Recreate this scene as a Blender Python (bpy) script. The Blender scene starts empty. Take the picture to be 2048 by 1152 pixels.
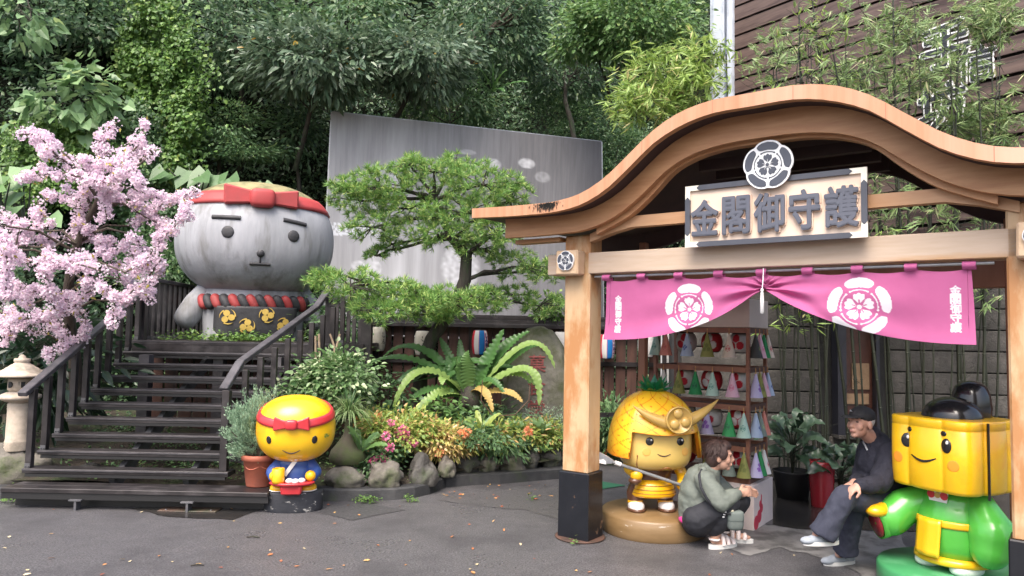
import bpy, bmesh, math, random
import numpy as np
from mathutils import Vector, Matrix, noise
random.seed(7); rng = np.random.default_rng(11)
R = math.radians; PI = math.pi
SC = bpy.context.scene; COL = SC.collection
# ---------------------------------------------------------------- camera, sky, sun, exposure
FPX = 1450.0; PITCH = R(3.46); ROLL = R(1.066); CAMP = np.array([0, 0, 1.65])
_fw = np.array([0, math.cos(PITCH), math.sin(PITCH)]); _u0 = np.array([0, -math.sin(PITCH), math.cos(PITCH)]); _r0 = np.array([1, 0, 0.])
_rt = _r0*math.cos(ROLL)+_u0*math.sin(ROLL); _up = _u0*math.cos(ROLL)-_r0*math.sin(ROLL)
cd = bpy.data.cameras.new('camera'); cam = bpy.data.objects.new('camera', cd); COL.objects.link(cam)
cd.sensor_width = 36; cd.lens = 36*FPX/2048; cd.clip_end = 300; cd.clip_start = .05
cam.matrix_world = Matrix(((_rt[0], _up[0], -_fw[0], 0), (_rt[1], _up[1], -_fw[1], 0), (_rt[2], _up[2], -_fw[2], 1.65), (0, 0, 0, 1)))
SC.camera = cam
world = bpy.data.worlds.new('World'); SC.world = world; world.use_nodes = True
_nt = world.node_tree; _bg = _nt.nodes['Background']; _sky = _nt.nodes.new('ShaderNodeTexSky')
_sky.sky_type = 'NISHITA'; _sky.sun_disc = False; _sky.sun_elevation = R(58); _sky.sun_rotation = R(200)
_sky.air_density = 1.0; _sky.dust_density = 6.0; _sky.ozone_density = 1.0
_nt.links.new(_sky.outputs[0], _bg.inputs[0]); _bg.inputs[1].default_value = 0.15
sl = bpy.data.lights.new('sun', 'SUN'); sl.energy = 1.2; sl.angle = R(40); sl.color = (1, .97, .93)
sun = bpy.data.objects.new('sun', sl); COL.objects.link(sun)
_az = R(200); _el = R(58)
_sd = Vector((math.sin(_az)*math.cos(_el), math.cos(_az)*math.cos(_el), math.sin(_el)))
sun.rotation_euler = _sd.to_track_quat('Z', 'Y').to_euler()
SC.view_settings.view_transform = 'Standard'; SC.view_settings.look = 'None'
SC.view_settings.gamma = 1; SC.view_settings.use_curve_mapping = False; SC.view_settings.exposure = 1.4
SC.render.engine = 'CYCLES'
SC.cycles.use_denoising = True; SC.cycles.max_bounces = 6; SC.cycles.diffuse_bounces = 3; SC.cycles.glossy_bounces = 3
SC.cycles.transmission_bounces = 4; SC.cycles.transparent_max_bounces = 6; SC.cycles.caustics_reflective = False; SC.cycles.caustics_refractive = False

# a ray of the survey camera and its meeting points with a depth plane or a height: used to lay out real distances
def ray(x, y): return _fw+_rt*((x-1024)/FPX)-_up*((y-576)/FPX)
def at(x, y, Y): q = ray(x, y); return CAMP+q*(Y/q[1])
def atz(x, y, z=0.): q = ray(x, y); return CAMP+q*((z-CAMP[2])/q[2])

# ---------------------------------------------------------------- object helpers
def tag(o, label=None, cat=None, group=None, kind=None):
    if label: o['label'] = label
    if cat: o['category'] = cat
    if group: o['group'] = group
    if kind: o['kind'] = kind
    return o
def thing(name, label, cat, loc=(0, 0, 0), rotz=0, group=None):
    o = bpy.data.objects.new(name, None); COL.objects.link(o); o.empty_display_size = .1
    o.location = Vector(loc); o.rotation_euler = (0, 0, rotz)
    return tag(o, label, cat, group)
def link(name, me, parent=None):
    o = bpy.data.objects.new(name, me); COL.objects.link(o)
    if parent is not None: o.parent = parent
    return o
def children(o): return list(o.children)
def dup(o, parent=None):
    c = o.copy(); COL.objects.link(c)
    if parent is not None: c.parent = parent
    for k in o.children: dup(k, c)
    return c
def npmesh(name, V, loops, starts, mats, midx=None, smooth=True):
    me = bpy.data.meshes.new(name); V = np.ascontiguousarray(V, np.float32)
    me.vertices.add(len(V)); me.vertices.foreach_set('co', V.ravel())
    me.loops.add(len(loops)); me.loops.foreach_set('vertex_index', np.ascontiguousarray(loops, np.int32))
    me.polygons.add(len(starts)); me.polygons.foreach_set('loop_start', np.ascontiguousarray(starts, np.int32))
    if midx is not None: me.polygons.foreach_set('material_index', np.ascontiguousarray(midx, np.int32))
    me.polygons.foreach_set('use_smooth', np.full(len(starts), bool(smooth)))
    me.update(calc_edges=True); me.validate()
    for m in (mats if isinstance(mats, (list, tuple)) else [mats]): me.materials.append(m)
    return me

class MB:
    """collects simple shapes and links them as one mesh object"""
    def __init__(s): s.V = []; s.F = []; s.M = []; s.S = []
    def add(s, vs, fs, m=0, sm=False):
        b = len(s.V); s.V += [tuple(float(c) for c in v) for v in vs]
        for f in fs: s.F.append(tuple(i+b for i in f)); s.M.append(m); s.S.append(sm)
        return s
    def box(s, c, d, m=0, rot=None, taper=1.0, jit=0):
        x, y, z = d[0]/2, d[1]/2, d[2]/2; t = taper
        vs = [Vector(v) for v in ((-x, -y, -z), (x, -y, -z), (x, y, -z), (-x, y, -z), (-x*t, -y*t, z), (x*t, -y*t, z), (x*t, y*t, z), (-x*t, y*t, z))]
        if rot is not None: vs = [rot @ v for v in vs]
        c = Vector(c); vs = [v+c+Vector((random.uniform(-jit, jit), random.uniform(-jit, jit), random.uniform(-jit, jit))) for v in vs]
        return s.add(vs, [(0, 3, 2, 1), (4, 5, 6, 7), (0, 1, 5, 4), (1, 2, 6, 5), (2, 3, 7, 6), (3, 0, 4, 7)], m)
    def bar(s, a, b, w, h, m=0, upv=(0, 0, 1)):
        a, b = Vector(a), Vector(b); d = (b-a); L = d.length; d = d.normalized(); u = Vector(upv)
        sx = d.cross(u)
        if sx.length < 1e-4: sx = Vector((1, 0, 0))
        sx.normalize(); u = sx.cross(d).normalized()
        vs = [p+sx*i*w/2+u*j*h/2 for p in (a, b) for i, j in ((-1, -1), (1, -1), (1, 1), (-1, 1))]
        return s.add(vs, [(0, 3, 2, 1), (4, 5, 6, 7), (0, 1, 5, 4), (1, 2, 6, 5), (2, 3, 7, 6), (3, 0, 4, 7)], m)
    def tube(s, pts, rad, n=8, m=0, cap=True, sm=True):
        pts = [Vector(p) for p in pts]
        if not hasattr(rad, '__len__'): rad = [rad]*len(pts)
        vs = []; fs = []; prev = None
        for i, p in enumerate(pts):
            d = (pts[min(i+1, len(pts)-1)]-pts[max(i-1, 0)]).normalized()
            if prev is None:
                a = d.cross(Vector((0, 0, 1)));
                if a.length < .05: a = d.cross(Vector((1, 0, 0)))
            else: a = prev-d*prev.dot(d)
            a.normalize(); prev = a; b = d.cross(a)
            for k in range(n):
                t = 2*PI*k/n; vs.append(p+(a*math.cos(t)+b*math.sin(t))*rad[i])
        for i in range(len(pts)-1):
            for k in range(n): fs.append((i*n+k, i*n+(k+1) % n, (i+1)*n+(k+1) % n, (i+1)*n+k))
        s.add(vs, fs, m, sm)
        if cap: s.add(vs[:n], [tuple(range(n-1, -1, -1))], m); s.add(vs[-n:], [tuple(range(n))], m)
        return s
    def lathe(s, prof, n=24, c=(0, 0, 0), m=0, sm=True, sx=1, sy=1, rot=None):
        vs = []; fs = []; c = Vector(c)
        for r, z in prof:
            for k in range(n):
                t = 2*PI*k/n; v = Vector((r*math.cos(t)*sx, r*math.sin(t)*sy, z))
                vs.append((rot @ v if rot is not None else v)+c)
        for i in range(len(prof)-1):
            for k in range(n): fs.append((i*n+k, i*n+(k+1) % n, (i+1)*n+(k+1) % n, (i+1)*n+k))
        s.add(vs, fs, m, sm)
        s.add(vs[:n], [tuple(range(n-1, -1, -1))], m); s.add(vs[-n:], [tuple(range(n))], m)
        return s
    def ell(s, c, r, m=0, rot=None, n=20, k=12, e1=1.0, e2=1.0):
        """(super)ellipsoid: e1 vertical roundness, e2 plan roundness"""
        vs = []; fs = []; c = Vector(c); P = lambda v, e: math.copysign(abs(v)**e, v)
        for i in range(k+1):
            f = -PI/2+PI*i/k
            for j in range(n):
                t = 2*PI*j/n; v = Vector((r[0]*P(math.cos(f), e1)*P(math.cos(t), e2), r[1]*P(math.cos(f), e1)*P(math.sin(t), e2), r[2]*P(math.sin(f), e1)))
                vs.append((rot @ v if rot is not None else v)+c)
        for i in range(k):
            for j in range(n): fs.append((i*n+j, i*n+(j+1) % n, (i+1)*n+(j+1) % n, (i+1)*n+j))
        return s.add(vs, fs, m, True)
    def prism(s, poly, z0, z1, m=0, T=None, sm=False):
        """2D polygon (x, y) extruded from z0 to z1, placed by T(x, y, z)"""
        T = T or (lambda x, y, z: (x, y, z)); n = len(poly)
        a = [T(x, y, z0) for x, y in poly]; b = [T(x, y, z1) for x, y in poly]
        s.add(a+b, [(i, (i+1) % n, n+(i+1) % n, n+i) for i in range(n)], m, sm)
        s.add(a, [tuple(range(n-1, -1, -1))], m); s.add(b, [tuple(range(n))], m)
        return s
    def grid(s, fn, nu, nv, m=0, sm=True):
        vs = [fn(i/nu, j/nv) for j in range(nv+1) for i in range(nu+1)]; w = nu+1
        return s.add(vs, [(j*w+i, j*w+i+1, (j+1)*w+i+1, (j+1)*w+i) for j in range(nv) for i in range(nu)], m, sm)
    def mesh(s, name, mats, off=None, bevel=0):
        me = bpy.data.meshes.new(name); V = s.V
        if off is not None: V = [(v[0]-off[0], v[1]-off[1], v[2]-off[2]) for v in V]
        me.from_pydata(V, [], s.F)
        for m in (mats if isinstance(mats, (list, tuple)) else [mats]): me.materials.append(m)
        me.polygons.foreach_set('material_index', s.M); me.polygons.foreach_set('use_smooth', s.S); me.update()
        if bevel:
            bm = bmesh.new(); bm.from_mesh(me)
            bmesh.ops.remove_doubles(bm, verts=bm.verts, dist=1e-5)
            es = [e for e in bm.edges if len(e.link_faces) == 2 and e.calc_face_angle(0) > .6]
            bmesh.ops.bevel(bm, geom=es, offset=bevel, segments=1, affect='EDGES', clamp_overlap=True)
            bm.to_mesh(me); bm.free()
        return me
    def build(s, name, mats, parent=None, off=None, bevel=0):
        """off: verts are world coordinates and the parent stands, unrotated, at off"""
        if off is True: off = parent.location
        return link(name, s.mesh(name, mats, off, bevel), parent)

def evalmesh(o):
    dg = bpy.context.evaluated_depsgraph_get(); me = bpy.data.meshes.new_from_object(o.evaluated_get(dg))
    return me
def blob(name, mb, mats, parent=None, voxel=.012, smooth=8, off=None, fac=.5):
    """the shapes in mb fused into one continuous rounded surface"""
    if off is True: off = parent.location
    me = mb.mesh(name, [], off); o = bpy.data.objects.new('tmp', me); COL.objects.link(o)
    m = o.modifiers.new('r', 'REMESH'); m.mode = 'VOXEL'; m.voxel_size = voxel
    if smooth: q = o.modifiers.new('s', 'SMOOTH'); q.iterations = smooth; q.factor = fac
    bpy.context.view_layer.update(); r = evalmesh(o); bpy.data.objects.remove(o)
    r.name = name; r.materials.clear()
    for mm in (mats if isinstance(mats, (list, tuple)) else [mats]): r.materials.append(mm)
    r.polygons.foreach_set('use_smooth', [True]*len(r.polygons))
    return link(name, r, parent)
def limb(mb, pts, rad, m=0):
    """tapered rounded limb for blobs"""
    for i in range(len(pts)-1):
        a, b = Vector(pts[i]), Vector(pts[i+1]); n = max(2, int((b-a).length/(.45*min(rad[i], rad[i+1])))+1)
        mb.tube([a.lerp(b, k/n) for k in range(n+1)], [rad[i]+(rad[i+1]-rad[i])*k/n for k in range(n+1)], n=12)
    for p, r in zip(pts, rad): mb.ell(p, (r, r, r), n=12, k=8)

_txt = {}
def textmesh(ch, offset=0., ext=.5, res=3):
    """a written character as a mesh, centred, about 1 unit high, lying in x/z and facing -y"""
    key = (ch, offset, ext)
    if key in _txt: return _txt[key]
    cu = bpy.data.curves.new('t', 'FONT'); cu.body = ch; cu.offset = offset; cu.extrude = ext; cu.resolution_u = res
    cu.align_x = 'CENTER'; cu.align_y = 'CENTER'; cu.fill_mode = 'BOTH'
    o = bpy.data.objects.new('t', cu); COL.objects.link(o); bpy.context.view_layer.update()
    me = evalmesh(o); bpy.data.objects.remove(o)
    V = np.empty(len(me.vertices)*3); me.vertices.foreach_get('co', V); V = V.reshape(-1, 3)
    F = [tuple(p.vertices) for p in me.polygons]
    lo, hi = V.min(0), V.max(0); c = (lo+hi)/2; h = max(hi[1]-lo[1], hi[0]-lo[0]) or 1
    V = (V-c)/h; V = np.stack([V[:, 0], -V[:, 2]*h, V[:, 1]], 1)
    _txt[key] = (V, F); return _txt[key]
def put_text(mb, ch, T, size, depth, bold=0., m=0):
    """the character thickened by bold (fraction of its height): shifted strokes, each a hair further back"""
    V, F = textmesh(ch)
    sh = [(0, 0)]+([(bold*math.cos(k*PI/4), bold*math.sin(k*PI/4)) for k in range(8)] if bold else [])
    for i, (a, b) in enumerate(sh):
        mb.add([T((v[0]+a)*size, v[1]*depth+i*.0004, (v[2]+b)*size) for v in V], F, m)

# ---------------------------------------------------------------- materials
def _new(name):
    m = bpy.data.materials.new(name); m.use_nodes = True; nt = m.node_tree
    return m, nt, nt.nodes['Principled BSDF']
def rgb(c): return (c[0], c[1], c[2], 1)
def pmat(name, c1, c2=None, scale=6, rough=.5, bump=0, bscale=None, metal=0, spec=.5, stretch=(1, 1, 1), c3=None, s3=1.5, t3=(.5, .62), rvar=0, coat=0, dist=.01, a3=1.0, lh=(.35, .65)):
    m, nt, b = _new(name); N, L = nt.nodes, nt.links
    b.inputs['Roughness'].default_value = rough; b.inputs['Metallic'].default_value = metal
    b.inputs['Specular IOR Level'].default_value = spec; b.inputs['Coat Weight'].default_value = coat; b.inputs['Coat Roughness'].default_value = .08
    tc = N.new('ShaderNodeTexCoord'); mp = N.new('ShaderNodeMapping'); mp.inputs['Scale'].default_value = stretch
    L.new(tc.outputs['Object'], mp.inputs[0])
    def nz(sc, det=6, vec=None):
        n = N.new('ShaderNodeTexNoise'); n.inputs['Scale'].default_value = sc; n.inputs['Detail'].default_value = det; n.inputs['Roughness'].default_value = .62
        L.new(vec or mp.outputs[0], n.inputs['Vector']); return n
    def ramp(a, bb, lo=.35, hi=.65):
        r = N.new('ShaderNodeValToRGB'); r.color_ramp.elements[0].position = lo; r.color_ramp.elements[1].position = hi
        r.color_ramp.elements[0].color = rgb(a); r.color_ramp.elements[1].color = rgb(bb); return r
    b.inputs['Base Color'].default_value = rgb(c1); out = None
    if c2 is not None:
        n = nz(scale); r = ramp(c1, c2, *lh); L.new(n.outputs[0], r.inputs[0]); out = r.outputs[0]
        if c3 is not None:
            n3 = nz(s3, 8); r3 = ramp((0, 0, 0), (a3, a3, a3), *t3); L.new(n3.outputs[0], r3.inputs[0])
            mx = N.new('ShaderNodeMix'); mx.data_type = 'RGBA'; L.new(r3.outputs[0], mx.inputs[0]); L.new(out, mx.inputs[6]); mx.inputs[7].default_value = rgb(c3); out = mx.outputs[2]
        L.new(out, b.inputs['Base Color'])
    if rvar:
        n = nz(s3 if c3 is not None else scale*.5); mr = N.new('ShaderNodeMapRange'); mr.inputs[1].default_value = .35; mr.inputs[2].default_value = .65
        mr.inputs[3].default_value = max(.03, rough-rvar); mr.inputs[4].default_value = min(1, rough+rvar); L.new(n.outputs[0], mr.inputs[0]); L.new(mr.outputs[0], b.inputs['Roughness'])
    if bump:
        n = nz(bscale or scale*4, 8); bp = N.new('ShaderNodeBump'); bp.inputs['Strength'].default_value = bump; bp.inputs['Distance'].default_value = dist
        L.new(n.outputs[0], bp.inputs['Height']); L.new(bp.outputs[0], b.inputs['Normal'])
    return m
def leafmat(name, dark, light, rare=None, rp=.04, rough=.42, trans=.3, spec=.5):
    m, nt, b = _new(name); N, L = nt.nodes, nt.links
    g = N.new('ShaderNodeNewGeometry'); r = N.new('ShaderNodeValToRGB'); e = r.color_ramp.elements
    e[0].position = 0; e[0].color = rgb(dark); e[1].position = 1-1.3*rp-.002; e[1].color = rgb(light)
    if rare: q = e.new(1-rp); q.color = rgb(rare)
    L.new(g.outputs['Random Per Island'], r.inputs[0]); L.new(r.outputs[0], b.inputs['Base Color'])
    b.inputs['Roughness'].default_value = rough; b.inputs['Specular IOR Level'].default_value = spec
    t = N.new('ShaderNodeBsdfTranslucent'); hs = N.new('ShaderNodeHueSaturation'); hs.inputs['Value'].default_value = 1.3; hs.inputs['Hue'].default_value = .48
    L.new(r.outputs[0], hs.inputs['Color']); L.new(hs.outputs[0], t.inputs[0])
    mx = N.new('ShaderNodeMixShader'); mx.inputs[0].default_value = trans; L.new(b.outputs[0], mx.inputs[1]); L.new(t.outputs[0], mx.inputs[2])
    L.new(mx.outputs[0], N['Material Output'].inputs[0]); return m
def printmat(name, base, inks, rough=.6, bump=0, bscale=200, var=None, spec=.3, trans=0, stretch=(1, 1, 1)):
    """base colour with flat print: vertex attribute 'ink' 0 = base, 1.. = inks"""
    m = pmat(name, base, var, 5, rough, bump, bscale, spec=spec, stretch=stretch); nt = m.node_tree; N, L = nt.nodes, nt.links; b = N['Principled BSDF']
    at_ = N.new('ShaderNodeAttribute'); at_.attribute_name = 'ink'
    src = b.inputs['Base Color'].links[0].from_socket if b.inputs['Base Color'].links else None
    prev = src
    for i, c in enumerate(inks):
        sb = N.new('ShaderNodeMath'); sb.operation = 'SUBTRACT'; sb.inputs[1].default_value = i; sb.use_clamp = True; L.new(at_.outputs['Fac'], sb.inputs[0])
        mx = N.new('ShaderNodeMix'); mx.data_type = 'RGBA'; L.new(sb.outputs[0], mx.inputs[0])
        if prev is None: mx.inputs[6].default_value = rgb(base)
        else: L.new(prev, mx.inputs[6])
        mx.inputs[7].default_value = rgb(c); prev = mx.outputs[2]
    L.new(prev, b.inputs['Base Color'])
    if trans:
        t = N.new('ShaderNodeBsdfTranslucent'); L.new(prev, t.inputs[0]); mx = N.new('ShaderNodeMixShader'); mx.inputs[0].default_value = trans
        L.new(b.outputs[0], mx.inputs[1]); L.new(t.outputs[0], mx.inputs[2]); L.new(mx.outputs[0], N['Material Output'].inputs[0])
    return m
def set_ink(me, vals):
    a = me.attributes.new('ink', 'FLOAT', 'POINT'); a.data.foreach_set('value', np.ascontiguousarray(vals, np.float32))

# ---------------------------------------------------------------- 2D figures (crest, glyphs) for print and relief
def petal(c, r0, r1, half, n=3.5, k=28):
    rm, rh = (r0+r1)/2, (r1-r0)/2; o = []
    for i in range(k):
        t = 2*PI*i/k; a = math.copysign(abs(math.cos(t))**(2/n), math.cos(t)); q = math.copysign(abs(math.sin(t))**(2/n), math.sin(t))
        th = c+half*a*(1-.10*(1-q)/2); r = rm+rh*q-.05*(abs(a)**2)*max(0, q); o.append((r*math.cos(th), r*math.sin(th)))
    return o
def ringarc(c, r0, r1, half, k=14):
    return [(r1*math.cos(c-half+2*half*i/k), r1*math.sin(c-half+2*half*i/k)) for i in range(k+1)]+[(r0*math.cos(c+half-2*half*i/k), r0*math.sin(c+half-2*half*i/k)) for i in range(k+1)]
def floret(c, r0=.1, r1=.42, half=.56, k=18):
    o = [(r0*math.cos(c), r0*math.sin(c))]
    for i in range(k+1):
        f = -1+2*i/k; r = r1-.10*abs(f)**3+.055*abs(math.cos(f*1.5*PI)); o.append((r*math.cos(c+half*f), r*math.sin(c+half*f)))
    return o
def disc(x, y, r, k=20): return [(x+r*math.cos(2*PI*i/k), y+r*math.sin(2*PI*i/k)) for i in range(k)]
CREST = [('outer', [petal(PI/2+k*2*PI/5, .66, 1.0, R(33)) for k in range(5)]),
         ('ring', [ringarc(PI/2+k*2*PI/5, .555, .59, R(29)) for k in range(5)]+[disc(.575*math.cos(PI/2+k*2*PI/5+s*R(29)), .575*math.sin(PI/2+k*2*PI/5+s*R(29)), .035, 8) for k in range(5) for s in (-1, 1)]),
         ('inner', [floret(PI/2+k*2*PI/5) for k in range(5)]+[disc(0, 0, .075)])]
def inpoly(P, poly):
    x, y = P[:, 0], P[:, 1]; r = np.zeros(len(P), bool); n = len(poly)
    for i in range(n):
        x1, y1 = poly[i]; x2, y2 = poly[(i+1) % n]
        c = ((y1 > y) != (y2 > y)) & (x < (x2-x1)*(y-y1)/((y2-y1) or 1e-9)+x1); r ^= c
    return r
def stamp(P, ink, polys, val, c, s):
    """marks points P (N, 2) lying inside the figures"""
    Q = (P-np.array(c))/s; near = np.where((np.abs(Q) < 1.1).all(1))[0]
    for po in polys:
        h = inpoly(Q[near], po); ink[near[h]] = val
def stamp_text(P, ink, ch, val, c, s, bold=.03):
    V, F = textmesh(ch); Q = (P-np.array(c))/s; near = np.where((np.abs(Q) < .65).all(1))[0]; hit = np.zeros(len(near), bool)
    zmin = V[:, 1].min(); tris = []
    for f in F:
        if all(abs(V[i][1]-zmin) < 1e-6 for i in f):
            for t in range(1, len(f)-1): tris.append([(V[j][0], V[j][2]) for j in (f[0], f[t], f[t+1])])
    for a, b in [(0, 0)]+([(bold, 0), (-bold, 0), (0, bold), (0, -bold)] if bold else []):
        q = Q[near]-np.array((a, b))
        for t in tris: hit |= inpoly(q, t)
    ink[near[hit]] = val

# ---------------------------------------------------------------- foliage
def norm(a): return a/np.maximum(np.linalg.norm(a, axis=1, keepdims=True), 1e-9)
def rnd(n): return norm(rng.normal(size=(n, 3)))
def leaves(P, D, Nn, L, W, mat, name, parent=None, shape=0, off=None, fold=.12, droop=.0):
    P = np.asarray(P, float); n = len(P); D = norm(np.asarray(D, float)); S = norm(np.cross(D, Nn)); Nn = np.cross(S, D)
    L = (np.zeros(n)+L)[:, None]; W = (np.zeros(n)+W)[:, None]
    if off is True: off = np.array(parent.location)
    if off is not None: P = P-np.asarray(off)
    dz = np.array([0, 0, -1.])
    if shape == 0:
        a = P+D*L*.42
        V = np.stack([P, a+S*W*.5+Nn*W*fold, P+D*L+dz*L*droop, a-S*W*.5+Nn*W*fold], 1).reshape(-1, 3)
        k = np.arange(n)[:, None]*4; loops = (k+np.array([0, 1, 2, 0, 2, 3])).ravel(); starts = np.arange(2*n)*3
    else:  # 1: oval leaf, 2: heart leaf
        t1, w1, t2, w2 = ((.28, .5, .66, .42), (.12, .5, .55, .42))[shape-1]
        a = P+D*L*t1; b = P+D*L*t2+dz*L*droop*.35
        base = P+D*L*(.16 if shape == 2 else 0)
        V = np.stack([base, a+S*W*w1+Nn*W*fold, b+S*W*w2+Nn*W*fold, P+D*L+dz*L*droop, b-S*W*w2+Nn*W*fold, a-S*W*w1+Nn*W*fold, b], 1).reshape(-1, 3)
        k = np.arange(n)[:, None]*7; loops = (k+np.array([0, 1, 2, 6, 6, 2, 3, 6, 3, 4, 0, 6, 4, 5])).ravel()
        starts = (np.arange(n)[:, None]*14+np.array([0, 4, 7, 10])).ravel()
    return link(name, npmesh(name, V, loops, starts, mat, None, False), parent)
def crown_pts(c, rad, nclump, nleaf, cr, flat=.6, shell=.55, up=.5, bias=(0, -.25, .1)):
    """leaf positions and directions of a crown made of separate clumps inside an ellipsoid"""
    c = np.asarray(c); rad = np.asarray(rad); u = rnd(nclump)*(shell+(1-shell)*rng.random((nclump, 1))**.6)
    cc = c+u*rad; crs = cr*(.6+.8*rng.random((nclump, 1)))
    q = rng.normal(size=(nclump, nleaf, 3))*.5; q[:, :, 2] *= flat
    P = (cc[:, None, :]+q*crs[:, :, None]).reshape(-1, 3)
    out = np.repeat(norm(u), nleaf, 0); D = norm(q.reshape(-1, 3)*.9+out*.5+rnd(len(P))*.45+np.array([0, 0, -.25]))
    N = norm(out*.45+np.array([0, 0, up])+np.asarray(bias)+rnd(len(P))*.55)
    return P, D, N, cc
def branchy(mb, base, tips, r0, r1=.008, sag=.1, m=0, wob=.06):
    base = Vector(base)
    for t in tips:
        t = Vector(t); d = t-base; k = 6; pts = []
        for i in range(k+1):
            f = i/k; p = base+d*f; p.z += math.sin(f*PI)*sag*d.length
            if 0 < i < k: p += Vector((random.uniform(-1, 1), random.uniform(-1, 1), random.uniform(-1, 1)))*wob*d.length*.5
            pts.append(p)
        mb.tube(pts, [r0*(1-i/k)+r1*i/k for i in range(k+1)], n=6, cap=False, m=m)
# ---------------------------------------------------------------- materials of the setting
M_asph = pmat('asphalt', (.046, .045, .048), (.150, .146, .152), 70, .42, .6, 130, spec=.5, c3=(.050, .048, .051), s3=.8, t3=(.46, .60), rvar=.2, dist=.012, a3=.75, lh=(.42, .58))
M_patch = pmat('asphalt_patch', (.040, .040, .042), (.085, .084, .088), 80, .4, .5, 170, rvar=.12, dist=.004)
M_damp = pmat('damp_asphalt', (.055, .053, .055), (.12, .117, .12), 75, .36, .5, 110, rvar=.1, dist=.006)
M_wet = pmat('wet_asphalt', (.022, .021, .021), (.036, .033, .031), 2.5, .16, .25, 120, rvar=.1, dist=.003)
M_conc = pmat('worn_concrete', (.13, .125, .125), (.20, .195, .19), 2.2, .6, .4, 90, c3=(.07, .068, .066), s3=3.5, t3=(.48, .6), dist=.004)
M_kerb = pmat('kerb_concrete', (.020, .021, .023), (.048, .048, .049), 5, .62, .7, 60, c3=(.035, .05, .02), s3=3, t3=(.55, .7), dist=.008)
M_soil = pmat('soil', (.022, .016, .011), (.05, .038, .026), 5, .95, .8, 40, c3=(.03, .045, .015), s3=2.5, dist=.03)
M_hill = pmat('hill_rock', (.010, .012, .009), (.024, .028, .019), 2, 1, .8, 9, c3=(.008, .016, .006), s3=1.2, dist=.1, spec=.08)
M_stone = pmat('stone_block', (.048, .044, .039), (.098, .090, .080), 9, .8, 1.0, 40, c3=(.034, .031, .026), s3=2.0, dist=.012)
M_joint = pmat('dark_joint', (.02, .02, .021), (.03, .03, .03), 8, .9)
M_wood_o = pmat('honey_wood', (.44, .235, .115), (.55, .315, .165), 3, .5, .12, 40, stretch=(1, 1, 5), c3=(.36, .16, .065), s3=.9, t3=(.5, .72), dist=.003)
M_post = pmat('weathered_post', (.53, .37, .22), (.48, .31, .165), 4, .55, .15, 30, stretch=(2, 2, .7), c3=(.38, .165, .055), s3=2.0, t3=(.45, .56), a3=.85, dist=.003)
M_beam = pmat('pale_beam_wood', (.45, .34, .25), (.52, .41, .32), 5, .55, .1, 60, stretch=(.4, 2, 4), c3=(.45, .27, .14), s3=1.5, t3=(.56, .72), dist=.002)
M_roofedge = pmat('roof_edge_veneer', (.42, .20, .105), (.50, .265, .155), 22, .45, .05, 60, stretch=(1, .05, .05), c3=(.64, .34, .24), s3=.5)
M_barge = pmat('bargeboard_wood', (.40, .19, .085), (.50, .265, .125), 9, .5, .1, 40, stretch=(.35, 1, 2.5), dist=.002)
M_ceil = pmat('dark_ceiling', (.030, .014, .013), (.045, .022, .019), 5, .7)
M_black = pmat('black_base_paint', (.004, .005, .008), (.008, .009, .013), 6, .35, .1, 30, c3=(.17, .10, .06), s3=6, t3=(.62, .66))
M_char = pmat('dark_stained_wood', (.012, .0105, .0115), (.030, .025, .026), 6, .42, .3, 40, stretch=(1, 1, 1), c3=(.06, .054, .056), s3=3, t3=(.56, .75), dist=.003, rvar=.12)
M_rail = pmat('grey_handrail_wood', (.040, .038, .043), (.085, .080, .087), 7, .42, .3, 40, dist=.003)
M_plank = pmat('red_brown_plank', (.055, .024, .018), (.10, .046, .033), 4, .6, .3, 60, stretch=(6, 6, .5), c3=(.03, .018, .015), s3=1, dist=.004)
M_slat = pmat('brown_slat', (.095, .064, .056), (.155, .105, .09), 3, .5, .25, 40, stretch=(.4, .4, 5), c3=(.05, .028, .025), s3=1.2, dist=.004)
M_steelw = pmat('pale_blue_steel', (.50, .55, .63), (.60, .65, .72), 4, .45, c3=(.40, .44, .50), s3=2)
M_foot = pmat('dull_foot_steel', (.10, .10, .11), (.17, .17, .18), 8, .5, metal=.4)
M_metal = pmat('grey_steel', (.30, .31, .33), (.42, .43, .45), 8, .4, metal=.6)
M_white = pmat('white_paint', (.78, .78, .78), (.72, .73, .75), 5, .45)
M_dark = pmat('near_black', (.012, .012, .013), None, rough=.5)
M_bolt = pmat('bolt_steel', (.18, .18, .19), None, rough=.35, metal=.8)

def sheet(name, poly, z, mat, kind='structure', jag=.0, sub=6):
    pts = []
    n = len(poly)
    for i in range(n):
        a, b = Vector(poly[i]), Vector(poly[(i+1) % n])
        for k in range(sub if jag else 1):
            p = a.lerp(b, k/(sub if jag else 1)); pts.append((p.x+random.uniform(-jag, jag), p.y+random.uniform(-jag, jag), z))
    mb = MB(); mb.add(pts, [tuple(range(len(pts)))])
    o = mb.build(name, mat); bm = bmesh.new(); bm.from_mesh(o.data); bmesh.ops.triangulate(bm, faces=bm.faces); bmesh.ops.recalc_face_normals(bm, faces=bm.faces)
    for f in bm.faces:
        if f.normal.z < 0: f.normal_flip()
    bm.to_mesh(o.data); bm.free(); o['kind'] = kind; return o
sheet('asphalt_ground', [(-60, -40), (60, -40), (60, 60), (-60, 60)], 0, M_asph)
g2 = lambda px: [tuple(atz(x, y)[:2]) for x, y in px]
sheet('asphalt_patch', g2([(640, 1026), (702, 1041), (812, 1020), (735, 1008), (690, 1010)]), .004, M_patch, jag=.008)
sheet('wet_patch', g2([(262, 1018), (330, 1034), (470, 1040), (520, 1020), (500, 1010), (420, 1007), (330, 1009)]), .004, M_wet, jag=.02, sub=4)
sheet('wet_patch', g2([(880, 1000), (960, 1012), (1060, 1022), (1120, 1040), (1120, 975), (1000, 982), (905, 988)]), .004, M_damp, jag=.025, sub=5)
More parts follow.
